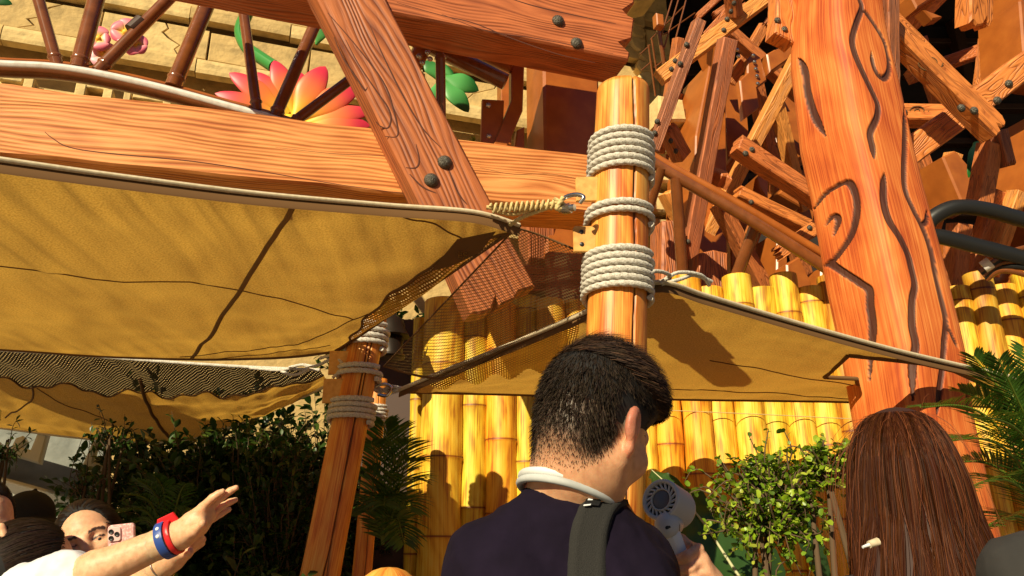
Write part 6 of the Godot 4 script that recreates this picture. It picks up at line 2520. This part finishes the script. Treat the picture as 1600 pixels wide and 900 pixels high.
func woman_long_hair() -> void:
	var O := P(1408, 748, 1.5)
	var H := facing(Vector3(0.12, -0.06, -1.0), 0.02)
	var Nk := O + Vector3(0, -0.165, 0.02)
	var t := thing("person", "woman from behind with long reddish brown hair at the right", "person", Vector3(Nk.x, 0, Nk.z))
	var shL := Nk + Vector3(-0.125, -0.075, -0.02)
	var shR := Nk + Vector3(0.125, -0.075, -0.02)
	var hip := Vector3(Nk.x, 0.86, Nk.z)
	var body := Body.new()
	head_prims(body, O, H, 0.95, 0.92)
	body.cap(O + H * Vector3(0, -0.04, -0.03), Nk, 0.048, 0.05, 0.03)
	body.cap(Nk + Vector3(0, -0.02, 0), shL, 0.045, 0.045, 0.04)
	body.cap(Nk + Vector3(0, -0.02, 0), shR, 0.045, 0.045, 0.04)
	var mb := MB.new()
	nets(mb, body, AABB(O - Vector3(0.13, 0.15, 0.14), Vector3(0.26, 0.3, 0.28)), 0.006)
	body.cap(Nk + Vector3(0, -0.1, 0), hip, 0.09, 0.1, 0.05)
	for s in [[shL, -1.0], [shR, 1.0]]:
		var el: Vector3 = s[0] + Vector3(s[1] * 0.04, -0.27, 0.02)
		body.cap(s[0], el, 0.04, 0.034, 0.03)
		body.cap(el, el + Vector3(-s[1] * 0.03, -0.12, -0.2), 0.033, 0.024, 0.02)
		var wr: Vector3 = el + Vector3(-s[1] * 0.03, -0.12, -0.2)
		body.ell(wr + Vector3(0, -0.02, -0.05), Basis(), Vector3(0.034, 0.018, 0.045), 0.02)
		for k in 4:
			body.cap(wr + Vector3(-0.025 + k * 0.017, -0.02, -0.085), wr + Vector3(-0.027 + k * 0.018, -0.035, -0.13 - 0.008 * (k % 2)), 0.008, 0.0065, 0.005)
		body.cap(wr + Vector3(s[1] * -0.03, -0.02, -0.04), wr + Vector3(s[1] * -0.045, -0.03, -0.08), 0.009, 0.007, 0.008)
	limb_body(body, hip, 0.08)
	var lb := body.bounds(0.03)
	lb.size.y = O.y - 0.145 - lb.position.y
	nets(mb, body, lb, 0.015)
	mb.tinted = true
	for k in mb.c.size():
		mb.c[k] = Color(0.72, 0.42, 0.28)
	part(t, "body", mb, M.skin)
	var sh := Body.new()
	sh.cap(Nk + Vector3(0, -0.07, 0), Nk + Vector3(0, -0.5, 0), 0.09, 0.12, 0.05)
	sh.cap(Nk + Vector3(0, -0.055, 0), shL, 0.048, 0.056, 0.05)
	sh.cap(Nk + Vector3(0, -0.055, 0), shR, 0.048, 0.056, 0.05)
	sh.ell(Nk + Vector3(0, -0.24, 0), Basis(), Vector3(0.17, 0.24, 0.11), 0.06)
	sh.cap(shL, shL + Vector3(-0.03, -0.16, 0.01), 0.056, 0.055, 0.03)
	sh.cap(shR, shR + Vector3(0.03, -0.16, 0.01), 0.056, 0.055, 0.03)
	mb = MB.new()
	nets(mb, sh, sh.bounds(0.03), 0.014)
	part(t, "shirt", mb, M.dark_shirt)
	# the mass of hair, then strands over it
	var hv := Body.new()
	hv.ell(O + H * Vector3(0, 0.035, -0.016), H, Vector3(0.086, 0.100, 0.102), 0.02)
	hv.cap(O + Vector3(0, -0.02, 0.045), O + Vector3(0.004, -0.38, 0.125), 0.078, 0.086, 0.05)
	hv.cap(O + Vector3(-0.045, -0.05, 0.03), O + Vector3(-0.125, -0.38, 0.11), 0.056, 0.05, 0.05)
	hv.cap(O + Vector3(0.04, -0.05, 0.03), O + Vector3(0.125, -0.38, 0.105), 0.052, 0.05, 0.05)
	hv.ell(O + H * Vector3(0, -0.06, 0.10), H, Vector3(0.066, 0.10, 0.075), 0.02, true)
	mb = MB.new()
	nets(mb, hv, hv.bounds(0.02), 0.009)
	var hair := part(t, "hair", mb, M.brown_hair)
	var rng := RandomNumberGenerator.new()
	rng.seed = 19
	mb = MB.new()
	mb.tinted = true
	for k in 7000:
		var a := rng.randf() * TAU
		# start round the crown and along the parting
		var d := Vector3(cos(a), rng.randf_range(0.15, 1.6), sin(a) * 1.0 - 0.25).normalized()
		if d.z > 0.72:
			continue
		var l := Vector3(0, 0.035, -0.016) + Vector3(d.x * 0.088, d.y * 0.102, d.z * 0.104)
		var p := O + H * l
		var n := H * d
		var flow := (Vector3.DOWN * 0.55 + (n - Vector3.UP * n.y).normalized() * 0.8 + Vector3.UP * 0.0)
		flow = (flow - n * flow.dot(n) * 0.95).normalized()
		var lock := fposmod(floorf(a * 11.0) * 0.618, 1.0)
		var br := rng.randf_range(0.6, 1.3) * lerpf(0.55, 1.3, lock)
		var c := Color(0.040, 0.0125, 0.0055) * br
		if rng.randf() < 0.18:
			c = Color(0.090, 0.029, 0.011) * br
		strand_fall(mb, rng, p, flow, hv, 20, rng.randf_range(0.020, 0.026), 0.55, rng.randf_range(0.0009, 0.0017), c, 0.0008, fposmod(floorf(a * 11.0) * 2.399, TAU))
	# loose hairs
	for k in 70:
		var a := rng.randf() * TAU
		var d := Vector3(cos(a), rng.randf_range(0.0, 1.4), sin(a)).normalized()
		var p := O + H * (Vector3(0, 0.035, -0.016) + Vector3(d.x * 0.09, d.y * 0.104, d.z * 0.106))
		strand_fall(mb, rng, p, (H * d * 0.5 + Vector3(rng.randf_range(-0.3, 0.3), -0.3, 0)).normalized(), hv, 18, 0.024, 0.5, 0.0008, Color(0.15, 0.045, 0.018), 0.004)
	var s := part(hair, "hair_strands", mb, M.strand)
	s.set_meta("kind", "stuff")
	# tip of a cord caught in the hair
	mb = MB.new()
	tube(mb, [P(1372, 846, 1.17), P(1358, 851, 1.165)], [0.006, 0.0055], 8)
	var tip := thing("cord_tip", "beige cord end with a white tip lying in the woman's long hair", "cord", P(1360, 849, 1.17))
	part(tip, "sleeve", mb, M.hem)
	mb = MB.new()
	tube(mb, [P(1358, 851, 1.165), P(1348, 855, 1.16)], [0.0028, 0.002], 8)
	part(tip, "tip", mb, M.white)


func simple_person(label: String, O: Vector3, H: Basis, s: float, top: Material, hairm: Material, arms: Array, parts_, fine := true) -> Node3D:
	# a whole figure whose head is at O; arms: for each side the joints shoulder, elbow, wrist and the finger chains
	var Nk := O + Vector3(0, -0.17 * s, -0.01 * s)
	var t := thing("person", label, "person", Vector3(Nk.x, 0, Nk.z))
	var body := Body.new()
	head_prims(body, O, H, s, 0.94)
	body.cap(O + H * Vector3(0, -0.05, -0.03) * s, Nk, 0.046 * s, 0.05 * s, 0.03)
	var mb := MB.new()
	mb.tinted = true
	nets(mb, body, AABB(O - Vector3(0.14, 0.16, 0.14) * s, Vector3(0.28, 0.31, 0.28) * s), 0.0042 if fine else 0.007, func(p):
		var l: Vector3 = H.inverse() * (p - O) / s
		var c := Color(0.78, 0.44, 0.27)
		if absf(l.x) < 0.024 and absf(l.y + 0.066) < 0.011 and l.z > 0.07:
			c = Color(0.62, 0.22, 0.18)
		for e in [-1.0, 1.0]:
			# brows and lash lines
			var q := Vector2(l.x * e, l.y)
			if l.z > 0.05 and absf(q.y - (0.0265 - 0.9 * pow(q.x - 0.034, 2.0) * 12.0)) < 0.0042 and q.x > 0.014 and q.x < 0.053:
				c = Color(0.06, 0.03, 0.02)
			if l.z > 0.05 and absf(q.y - (0.006 - pow(q.x - 0.032, 2.0) * 12.0)) < 0.0022 and q.x > 0.017 and q.x < 0.048:
				c = Color(0.03, 0.015, 0.012)
		return c)
	var hip := Vector3(Nk.x, Nk.y - 0.55 * s, Nk.z)
	var b2 := Body.new()
	b2.cap(Nk + Vector3(0, 0.02, 0), Nk + Vector3(0, -0.1, 0), 0.048 * s, 0.08 * s, 0.03)
	b2.cap(Nk + Vector3(0, -0.1, 0) * s, hip, 0.09 * s, 0.1 * s, 0.05)
	for a in arms:
		b2.cap(Nk + Vector3(0, -0.05, 0), a[0], 0.045 * s, 0.045 * s, 0.05)
		b2.cap(a[0], a[1], 0.043 * s, 0.036 * s, 0.02)
		b2.cap(a[1], a[2], 0.038 * s, 0.026 * s, 0.02)
	limb_body(b2, hip, 0.08 * s)
	nets(mb, b2, b2.bounds(0.03), 0.014, func(_p): return Color(0.80, 0.48, 0.29))
	for a in arms:
		var hb := Body.new()
		hb.cap(a[1].lerp(a[2], 0.72), a[2], 0.0295 * s, 0.027 * s, 0.01)
		for q in a[3]:
			hb.cap(q[0], q[1], q[2], q[3], q[4])
		nets(mb, hb, hb.bounds(0.01), 0.0028 if fine else 0.006, func(_p): return Color(0.80, 0.48, 0.29))
	part(t, "body", mb, M.skin)
	for e in [-1.0, 1.0]:
		mb = MB.new()
		ellipsoid(mb, O + H * (Vector3(e * 0.032, 0.002, 0.0738) * s), H * Basis().scaled(Vector3(0.0118, 0.0118, 0.0118) * s), 14, 10)
		var eye := part(t, "eye", mb, M.eye)
		mb = MB.new()
		ellipsoid(mb, O + H * (Vector3(e * 0.032 + 0.001, -0.001, 0.0808) * s), H * Basis().scaled(Vector3(0.0058, 0.0058, 0.0052) * s), 12, 8)
		part(eye, "iris", mb, M.black)
	var sh := Body.new()
	sh.cap(Nk + Vector3(0, -0.08, 0) * s, Nk + Vector3(0, -0.48, 0) * s, 0.1 * s, 0.125 * s, 0.05)
	sh.ell(Nk + Vector3(0, -0.24, 0) * s, Basis(), Vector3(0.17, 0.24, 0.115) * s, 0.06)
	for a in arms:
		sh.cap(Nk + Vector3(0, -0.06, 0) * s, a[0], 0.052 * s, 0.06 * s, 0.05)
		sh.cap(a[0], a[0].lerp(a[1], 0.55), 0.060 * s, 0.062 * s, 0.03)
	mb = MB.new()
	nets(mb, sh, sh.bounds(0.03), 0.010 if fine else 0.016)
	var fold := FastNoiseLite.new()
	fold.seed = int(O.x * 100)
	fold.frequency = 1.0
	var vn := mb.normals()
	for k in mb.v.size():
		var p := mb.v[k]
		mb.v[k] += vn[k] * (1.0 - absf(fold.get_noise_3d(p.x * 16.0, p.y * 7.0, p.z * 9.0)) * 2.4) * 0.0055
	part(t, "shirt", mb, top)
	if hairm:
		var hc := Body.new()
		hc.ell(O + H * Vector3(0, 0.037, -0.018) * s, H, Vector3(0.083, 0.1, 0.1) * s, 0.01)
		hc.ell(O + H * Vector3(0, 0.0, -0.08) * s, H, Vector3(0.07, 0.09, 0.05) * s, 0.04)
		hc.ell(O + H * Vector3(0, -0.005, 0.085) * s, H, Vector3(0.078, 0.102, 0.082) * s, 0.008, true)
		mb = MB.new()
		nets(mb, hc, hc.bounds(0.01), 0.0065)
		var hp := part(t, "hair", mb, hairm)
		mb = MB.new()
		mb.tinted = true
		var rng := RandomNumberGenerator.new()
		rng.seed = int(O.y * 1000)
		for k in 3600:
			var d: Vector3 = rnd_dir(rng)
			var l: Vector3 = Vector3(0, 0.037, -0.018) + Vector3(d.x * 0.084, d.y * 0.101, d.z * 0.101)
			if l.z > 0.060 + 0.4 * maxf(0.0, l.y - 0.085) or l.y < -0.03:
				continue
			var back := (Vector3(d.x * 0.2, -0.25, -1.0) - d * d.dot(Vector3(d.x * 0.2, -0.25, -1.0))).normalized()
			var q := []
			var p := l
			for j in 5:
				q.append(O + H * (p * s))
				p += back * 0.012
				var e := (p - Vector3(0, 0.037, -0.018)) / Vector3(0.085, 0.102, 0.102)
				p = Vector3(0, 0.037, -0.018) + e / e.length() * Vector3(0.085, 0.102, 0.102)
			ribbon(mb, p, q, 0.0018, 0.0008, (H * back.cross(d)).normalized(), Color(0.022, 0.013, 0.009) * rng.randf_range(0.5, 1.6))
		var st := part(hp, "hair_strands", mb, M.strand)
		st.set_meta("kind", "stuff")
	if parts_ != null:
		parts_.call(t)
	return t


func crowd() -> void:
	# the woman looking at a phone
	var O := P(143, 856, 2.08)
	var H := facing(Vector3(0.30, 0.12, 1.0), 0.45)
	var ws := P(208, 880, 1.86)
	simple_person("woman with pulled-back dark hair frowning at a pink phone, face partly behind an arm", O, H, 1.0, M.dark_shirt, M.black_hair, [
		[O + Vector3(-0.15, -0.26, 0), O + Vector3(-0.18, -0.48, 0.1), O + Vector3(-0.05, -0.34, 0.25), [[O + Vector3(-0.05, -0.34, 0.25), O + Vector3(-0.02, -0.29, 0.29), 0.028, 0.03, 0.01]]],
		[O + Vector3(0.15, -0.26, 0), O + Vector3(0.2, -0.42, 0.1), ws, [
			[ws, P(206, 862, 1.84), 0.026, 0.028, 0.01], [P(210, 862, 1.84), P(212, 846, 1.83), 0.009, 0.008, 0.006], [P(204, 864, 1.83), P(208, 850, 1.825), 0.009, 0.008, 0.006], [P(200, 866, 1.83), P(203, 855, 1.825), 0.009, 0.008, 0.006], [P(196, 868, 1.83), P(198, 860, 1.825), 0.008, 0.007, 0.006], [P(196, 866, 1.85), P(178, 858, 1.86), 0.010, 0.008, 0.008]]],
	], null)
	# her phone
	var pc := P(190, 842, 1.83)
	var t := thing("phone", "pink phone with round black camera lenses held up by the woman", "phone", pc)
	var n := (Vector3(0.1, -0.15, 1.0)).normalized()
	var ph := Basis(Vector3(0, 0, 1), 0.10)
	var U := (ph * Vector3.RIGHT)
	U = (U - n * U.dot(n)).normalized()
	var V := n.cross(U)
	var rr := func(w: float, h: float, r: float) -> Array:
		var o := []
		for c in [[1, 1, 0.0], [-1, 1, PI / 2], [-1, -1, PI], [1, -1, PI * 1.5]]:
			for k in 5:
				var a: float = c[2] + PI / 2 * k / 4.0
				o.append(Vector2(c[0] * (w - r) + cos(a) * r, c[1] * (h - r) + sin(a) * r))
		return o
	var mb := MB.new()
	slab(mb, rr.call(0.030, 0.034, 0.008), 0.010, 0.002, pc, U, V)
	part(t, "case", mb, M.pink)
	mb = MB.new()
	slab(mb, rr.call(0.0145, 0.0165, 0.006), 0.004, 0.001, pc + n * 0.007 - U * 0.0135 + V * 0.013, U, V)
	var cb := part(t, "camera_plate", mb, M.pink_light)
	for s in [[-0.0065, 0.007], [0.0065, 0.000], [-0.0065, -0.008]]:
		mb = MB.new()
		var q: Vector3 = pc + n * 0.0092 - U * 0.0135 + V * 0.013 + U * s[0] + V * s[1]
		lathe(mb, [Vector2(0.0, 0.001), Vector2(0.0042, 0.001), Vector2(0.0044, 0.0022), Vector2(0.0054, 0.0022), Vector2(0.0056, 0.0)], q, n, 16)
		part(cb, "lens", mb, M.black)

	# the raised arm with wristbands
	O = P(46, 912, 1.62)
	H = facing(Vector3(0.75, 0.1, -0.5), 0.0)
	var D := 1.45
	var sh1 := P(50, 936, 1.46)
	var wr := P(281, 836, D)
	var el := P(150, 893, 1.44)
	var pl := [
		[wr, P(298, 824, D), 0.024, 0.023, 0.012],
		[P(290, 834, D - 0.012), P(313, 820, D - 0.016), 0.018, 0.0125, 0.014],
		[P(300, 812, D), P(318, 794, D), 0.016, 0.0105, 0.012],
		[P(306, 818, D + 0.004), P(326, 800, D + 0.010), 0.015, 0.0105, 0.012],
		[P(314, 823, D + 0.004), P(329, 807, D + 0.020), 0.014, 0.0100, 0.012],
		# index, middle, ring, little finger
		[P(316, 793, D - 0.002), P(332, 778, D - 0.004), 0.0085, 0.0076, 0.004], [P(332, 778, D - 0.004), P(341, 772, D - 0.002), 0.0076, 0.0068, 0.003], [P(341, 772, D - 0.002), P(348, 768, D), 0.0068, 0.0056, 0.003],
		[P(324, 797, D + 0.014), P(346, 777, D + 0.012), 0.0082, 0.0074, 0.004], [P(346, 777, D + 0.012), P(360, 767, D + 0.014), 0.0074, 0.0066, 0.003], [P(360, 767, D + 0.014), P(369, 762, D + 0.016), 0.0066, 0.0055, 0.003],
		[P(329, 804, D + 0.028), P(347, 791, D + 0.032), 0.0078, 0.0070, 0.004], [P(347, 791, D + 0.032), P(360, 784, D + 0.035), 0.0070, 0.0062, 0.003], [P(360, 784, D + 0.035), P(368, 781, D + 0.036), 0.0062, 0.0052, 0.003],
		[P(331, 812, D + 0.036), P(345, 803, D + 0.042), 0.0070, 0.0063, 0.004], [P(345, 803, D + 0.042), P(358, 796, D + 0.046), 0.0063, 0.0050, 0.003],
		# thumb, folded towards the lens
		[P(292, 836, D - 0.018), P(305, 829, D - 0.036), 0.0135, 0.0105, 0.010], [P(305, 829, D - 0.036), P(316, 818, D - 0.042), 0.0100, 0.0078, 0.003],
	]
	var sh2 := P(90, 960, 1.6)
	var wr2 := P(268, 872, 1.56)
	var el2 := P(200, 925, 1.6)
	var pl2 := [
		[wr2, P(284, 856, 1.55), 0.024, 0.026, 0.012], [P(282, 860, 1.55), P(296, 846, 1.55), 0.018, 0.014, 0.012],
		[P(290, 850, 1.54), P(304, 836, 1.54), 0.0098, 0.0088, 0.006], [P(294, 853, 1.55), P(312, 838, 1.55), 0.0098, 0.0085, 0.006], [P(296, 856, 1.56), P(316, 843, 1.56), 0.0095, 0.008, 0.006], [P(297, 860, 1.57), P(315, 849, 1.57), 0.0088, 0.0072, 0.006],
		[P(280, 866, 1.54), P(296, 862, 1.52), 0.012, 0.009, 0.008],
	]
	simple_person("person in a white T-shirt stretching a bare arm up, red and blue wristbands on it", O, H, 0.98, M.tee, M.black_hair, [[sh1, el, wr, pl], [sh2, el2, wr2, pl2]], func(tt: Node3D):
		var ax := (wr - el).normalized()
		for s in [[P(261, 843, D), M.blue_band, "blue_wristband", 0.0325, 0.017], [P(273, 838, D), M.red_band, "red_wristband", 0.031, 0.010]]:
			var m2 := MB.new()
			var X := ax.cross(Vector3.UP).normalized()
			var Y := ax.cross(X)
			var hw: float = s[4] * 0.5
			var r0: float = s[3]
			lathe(m2, [Vector2(r0, -hw), Vector2(r0 + 0.003, -hw + 0.001), Vector2(r0 + 0.003, hw - 0.001), Vector2(r0, hw), Vector2(r0 - 0.001, 0.0), Vector2(r0, -hw)], s[0], ax, 36)
			var band := part(tt, s[2], m2, s[1])
			if s[2] == "blue_wristband":
				var toc: Vector3 = (CP - s[0]).normalized()
				var d1: Vector3 = (toc - ax * toc.dot(ax)).normalized()
				for a in [0.35, 0.8]:
					var d2: Vector3 = d1.rotated(ax, -a)
					m2 = MB.new()
					lathe(m2, [Vector2(0.0, 0.0016), Vector2(0.003, 0.0014), Vector2(0.0036, 0.0)], s[0] + d2 * (r0 + 0.003) + ax * 0.001, d2, 12)
					part(band, "stud", m2, M.white)
			else:
				# the pass hanging off the red band, flipped up
				m2 = MB.new()
				var c := P(262, 817, D)
				var ud := (P(279, 806, D) - P(250, 822, D)).normalized()
				var nn := (CP - c).normalized()
				nn = (nn - ud * nn.dot(ud)).normalized()
				slab(m2, [Vector2(-0.018, -0.015), Vector2(0.016, -0.018), Vector2(0.021, -0.004), Vector2(0.018, 0.013), Vector2(-0.014, 0.015), Vector2(-0.019, 0.008)], 0.006, 0.002, c, ud, nn.cross(ud))
				part(band, "pass", m2, M.red_band)
				m2 = MB.new()
				tube(m2, [c - ud * 0.014 - nn.cross(ud) * 0.01, s[0] + nn.cross(ud) * 0.026 - ud * 0.01], 0.007, 8)
				part(band, "tab", m2, M.red_band)
		var m3 := MB.new()
		var ax2 := (wr2 - el2).normalized()
		lathe(m3, [Vector2(0.0295, -0.0014), Vector2(0.031, 0.0), Vector2(0.0295, 0.0014)], P(255, 883, 1.565), ax2, 24)
		part(tt, "bracelet", m3, M.shiny))

	# dark-haired people at the left edge
	O = P(-46, 838, 1.78)
	H = facing(Vector3(0.85, -0.05, 0.25), 0.0)
	var w3 := P(10, 905, 1.62)
	simple_person("black-haired person at the left edge with a finger raised to the chin", O, H, 1.0, M.dark_shirt, M.black_hair, [
		[O + Vector3(-0.1, -0.27, 0.1), O + Vector3(-0.05, -0.5, 0.2), w3, [[w3, P(10, 880, 1.6), 0.026, 0.03, 0.012], [P(4, 874, 1.59), P(-4, 860, 1.58), 0.011, 0.009, 0.006], [P(14, 872, 1.585), P(24, 862, 1.58), 0.011, 0.01, 0.006], [P(12, 864, 1.58), P(22, 854, 1.575), 0.011, 0.01, 0.006], [P(8, 858, 1.58), P(6, 838, 1.58), 0.0105, 0.009, 0.006], [P(6, 838, 1.58), P(2, 822, 1.585), 0.009, 0.0078, 0.005], [P(16, 880, 1.58), P(26, 874, 1.575), 0.011, 0.01, 0.006]]],
		[O + Vector3(-0.2, -0.27, -0.1), O + Vector3(-0.24, -0.5, -0.05), O + Vector3(-0.1, -0.6, 0.1), [[O + Vector3(-0.1, -0.6, 0.1), O + Vector3(-0.02, -0.62, 0.14), 0.026, 0.028, 0.01]]],
	], null, false)
	O = P(42, 824, 3.2)
	H = facing(Vector3(0.95, -0.12, 0.3), 0.0)
	simple_person("person in a dark peaked cap standing behind, its brim pointing right", O, H, 1.0, M.dark_shirt, M.black_hair, [
		[O + Vector3(-0.05, -0.27, 0.16), O + Vector3(-0.02, -0.52, 0.2), O + Vector3(0.12, -0.66, 0.22), [[O + Vector3(0.12, -0.66, 0.22), O + Vector3(0.19, -0.68, 0.22), 0.026, 0.028, 0.01]]],
		[O + Vector3(-0.05, -0.27, -0.16), O + Vector3(-0.02, -0.52, -0.2), O + Vector3(0.12, -0.66, -0.2), [[O + Vector3(0.12, -0.66, -0.2), O + Vector3(0.19, -0.68, -0.2), 0.026, 0.028, 0.01]]],
	], func(tt: Node3D):
		var m2 := MB.new()
		var cap := Body.new()
		cap.ell(O + H * Vector3(0, 0.05, -0.012), H, Vector3(0.092, 0.098, 0.11), 0.01)
		cap.ell(O + H * Vector3(0, -0.06, 0.02), H, Vector3(0.2, 0.09, 0.2), 0.01, true)
		cap.ell(O + H * Vector3(0, 0.035, 0.12), H * Basis(Vector3.RIGHT, 0.25), Vector3(0.075, 0.008, 0.08), 0.01)
		cap.cap(O + H * Vector3(0, 0.146, -0.012), O + H * Vector3(0, 0.150, -0.012), 0.010, 0.008, 0.004)
		nets(m2, cap, cap.bounds(0.01), 0.005)
		part(tt, "cap", m2, M.black_cloth), false)
	# shoulder of a person in grey at the bottom right corner
	O = P(1800, 770, 1.15)
	H = facing(Vector3(-0.3, -0.1, -1.0), 0.0)
	simple_person("person in a dark grey top, only a shoulder showing in the bottom right corner", O, H, 1.0, M.grey_cloth, M.black_hair, [
		[P(1612, 905, 1.15), P(1600, 1090, 1.1), P(1640, 1200, 1.2), [[P(1640, 1200, 1.2), P(1660, 1230, 1.22), 0.026, 0.028, 0.01]]],
		[P(1850, 905, 1.15), P(1880, 1090, 1.1), P(1850, 1200, 1.2), [[P(1850, 1200, 1.2), P(1840, 1230, 1.22), 0.026, 0.028, 0.01]]],
	], null, false)


func people_materials() -> void:
	M.skin = skin_mat(Color(1, 1, 1))
	M.navy = cloth_mat(L(0.0085, 0.0052, 0.014), 1.0, 150)
	M.navy.metallic_specular = 0.25
	M.dark_shirt = cloth_mat(L(0.010, 0.009, 0.010), 0.8, 154)
	M.tee = cloth_mat(L(0.72, 0.70, 0.72), 0.5, 158)
	M.grey_cloth = cloth_mat(L(0.026, 0.024, 0.023), 0.5, 162)
	M.black_cloth = cloth_mat(L(0.005, 0.0045, 0.005), 0.4, 166)
	M.strap = tri_mat(noise_tex(170, 0.3, [[0.0, L(0.007, 0.0066, 0.0062)], [0.5, L(0.0165, 0.0155, 0.014)], [1.0, L(0.042, 0.04, 0.036)]], 256, 2), Vector3.ONE * 9.0, 0.95, noise_tex(171, 0.3, [], 256, 2), 0.2)
	M.collar = cloth_mat(L(0.62, 0.63, 0.62), 0.2, 174)
	M.collar_grey = cloth_mat(L(0.45, 0.47, 0.47), 0.2, 176)
	M.white = mat(L(0.75, 0.77, 0.78), 0.4)
	M.fan_grey = mat(L(0.52, 0.52, 0.50), 0.45)
	M.fan_dark = mat(L(0.11, 0.11, 0.11), 0.22)
	M.black_hair = mat(L(0.006, 0.0045, 0.004), 0.8)
	M.brown_hair = mat(L(0.035, 0.010, 0.005), 0.7)
	M.strand = StandardMaterial3D.new()
	M.strand.vertex_color_use_as_albedo = true
	M.strand.roughness = 0.55
	M.strand.metallic_specular = 0.2
	M.pink = tri_mat(noise_tex(180, 0.05, [[0.0, L(0.72, 0.28, 0.26)], [0.55, L(0.78, 0.38, 0.36)], [0.7, L(0.88, 0.62, 0.58)], [1.0, L(0.9, 0.7, 0.66)]], 128), Vector3.ONE * 20.0, 0.4)
	M.pink_light = mat(L(0.82, 0.55, 0.52), 0.3)
	M.eye = mat(L(0.7, 0.66, 0.62), 0.2)
	M.blue_band = mat(L(0.025, 0.07, 0.30), 0.45)
	M.red_band = mat(L(0.75, 0.015, 0.02), 0.4)


func _ready() -> void:
	FW = Vector3(0, sin(PITCH), -cos(PITCH))
	UV3 = Vector3(0, cos(PITCH), sin(PITCH))
	var cam := Camera3D.new()
	cam.name = "camera"
	cam.position = CP
	cam.rotation = Vector3(PITCH, 0, 0)
	cam.fov = rad_to_deg(2.0 * atan(450.0 / F))
	cam.near = 0.05
	cam.far = 400.0
	add_child(cam)
	cam.current = true
	var env := Environment.new()
	env.background_mode = Environment.BG_SKY
	var sky := Sky.new()
	var ps := ProceduralSkyMaterial.new()
	ps.sky_top_color = Color(0.30, 0.42, 0.60)
	ps.sky_horizon_color = Color(0.62, 0.62, 0.58)
	ps.ground_bottom_color = Color(0.2, 0.17, 0.13)
	ps.ground_horizon_color = Color(0.45, 0.42, 0.36)
	ps.sky_curve = 0.15
	ps.energy_multiplier = 0.42
	sky.sky_material = ps
	env.sky = sky
	env.tonemap_mode = Environment.TONE_MAPPER_LINEAR
	env.tonemap_exposure = 1.34
	env.sdfgi_enabled = true
	env.ssao_enabled = true
	env.ssil_enabled = true
	var we := WorldEnvironment.new()
	we.name = "world_environment"
	we.environment = env
	add_child(we)
	var sun := DirectionalLight3D.new()
	sun.name = "sun"
	sun.light_energy = 1.6
	sun.light_color = Color(1.0, 0.94, 0.79)
	sun.light_angular_distance = 0.5
	sun.shadow_enabled = true
	var to_sun := Vector3(-0.52, 0.62, 1.0).normalized()
	sun.basis = Basis.looking_at(-to_sun, Vector3.UP)
	add_child(sun)

	var w0 := P(0, 79, 5.8)
	var w1 := P(262, 121, 6.14)
	UW = Vector3(w1.x - w0.x, 0, w1.z - w0.z).normalized()
	NW = UW.cross(Vector3.UP).normalized()
	if NW.dot(CP - w0) < 0.0:
		NW = -NW
	materials()
	M.bracket = tri_mat(noise_tex(130, 0.03, [[0.0, L(0.55, 0.25, 0.05)], [1.0, L(0.75, 0.42, 0.11)]], 128), Vector3.ONE * 6.0, 0.45)

	var mb := MB.new()
	var g := 120.0
	mb.face([Vector3(-g, 0, -g), Vector3(g, 0, -g), Vector3(g, 0, g), Vector3(-g, 0, g)], [], Vector3.UP)
	var gr := part(self, "ground", mb, M.ground)
	gr.set_meta("kind", "structure")
	gr.set_meta("label", "pale paved ground of the queue area")

	M.carving = mat(L(0.09, 0.022, 0.008), 0.8)
	M.leafy = foliage_mat(Color(0.55, 0.75, 0.25))
	M.bark = mat(L(0.10, 0.06, 0.03), 0.9)
	M.lantern = mat(L(0.03, 0.022, 0.016), 0.45, 0.6)
	people_materials()

	stone_wall()
	backdrop()
	steel_arch()
	timbers()
	lattice()
	carved_trunk()
	bamboo_fence()
	posts()
	sails()
	grey_wall()
	flowers()
	plants()
	man()
	hand_fan()
	woman_long_hair()
	crowd()
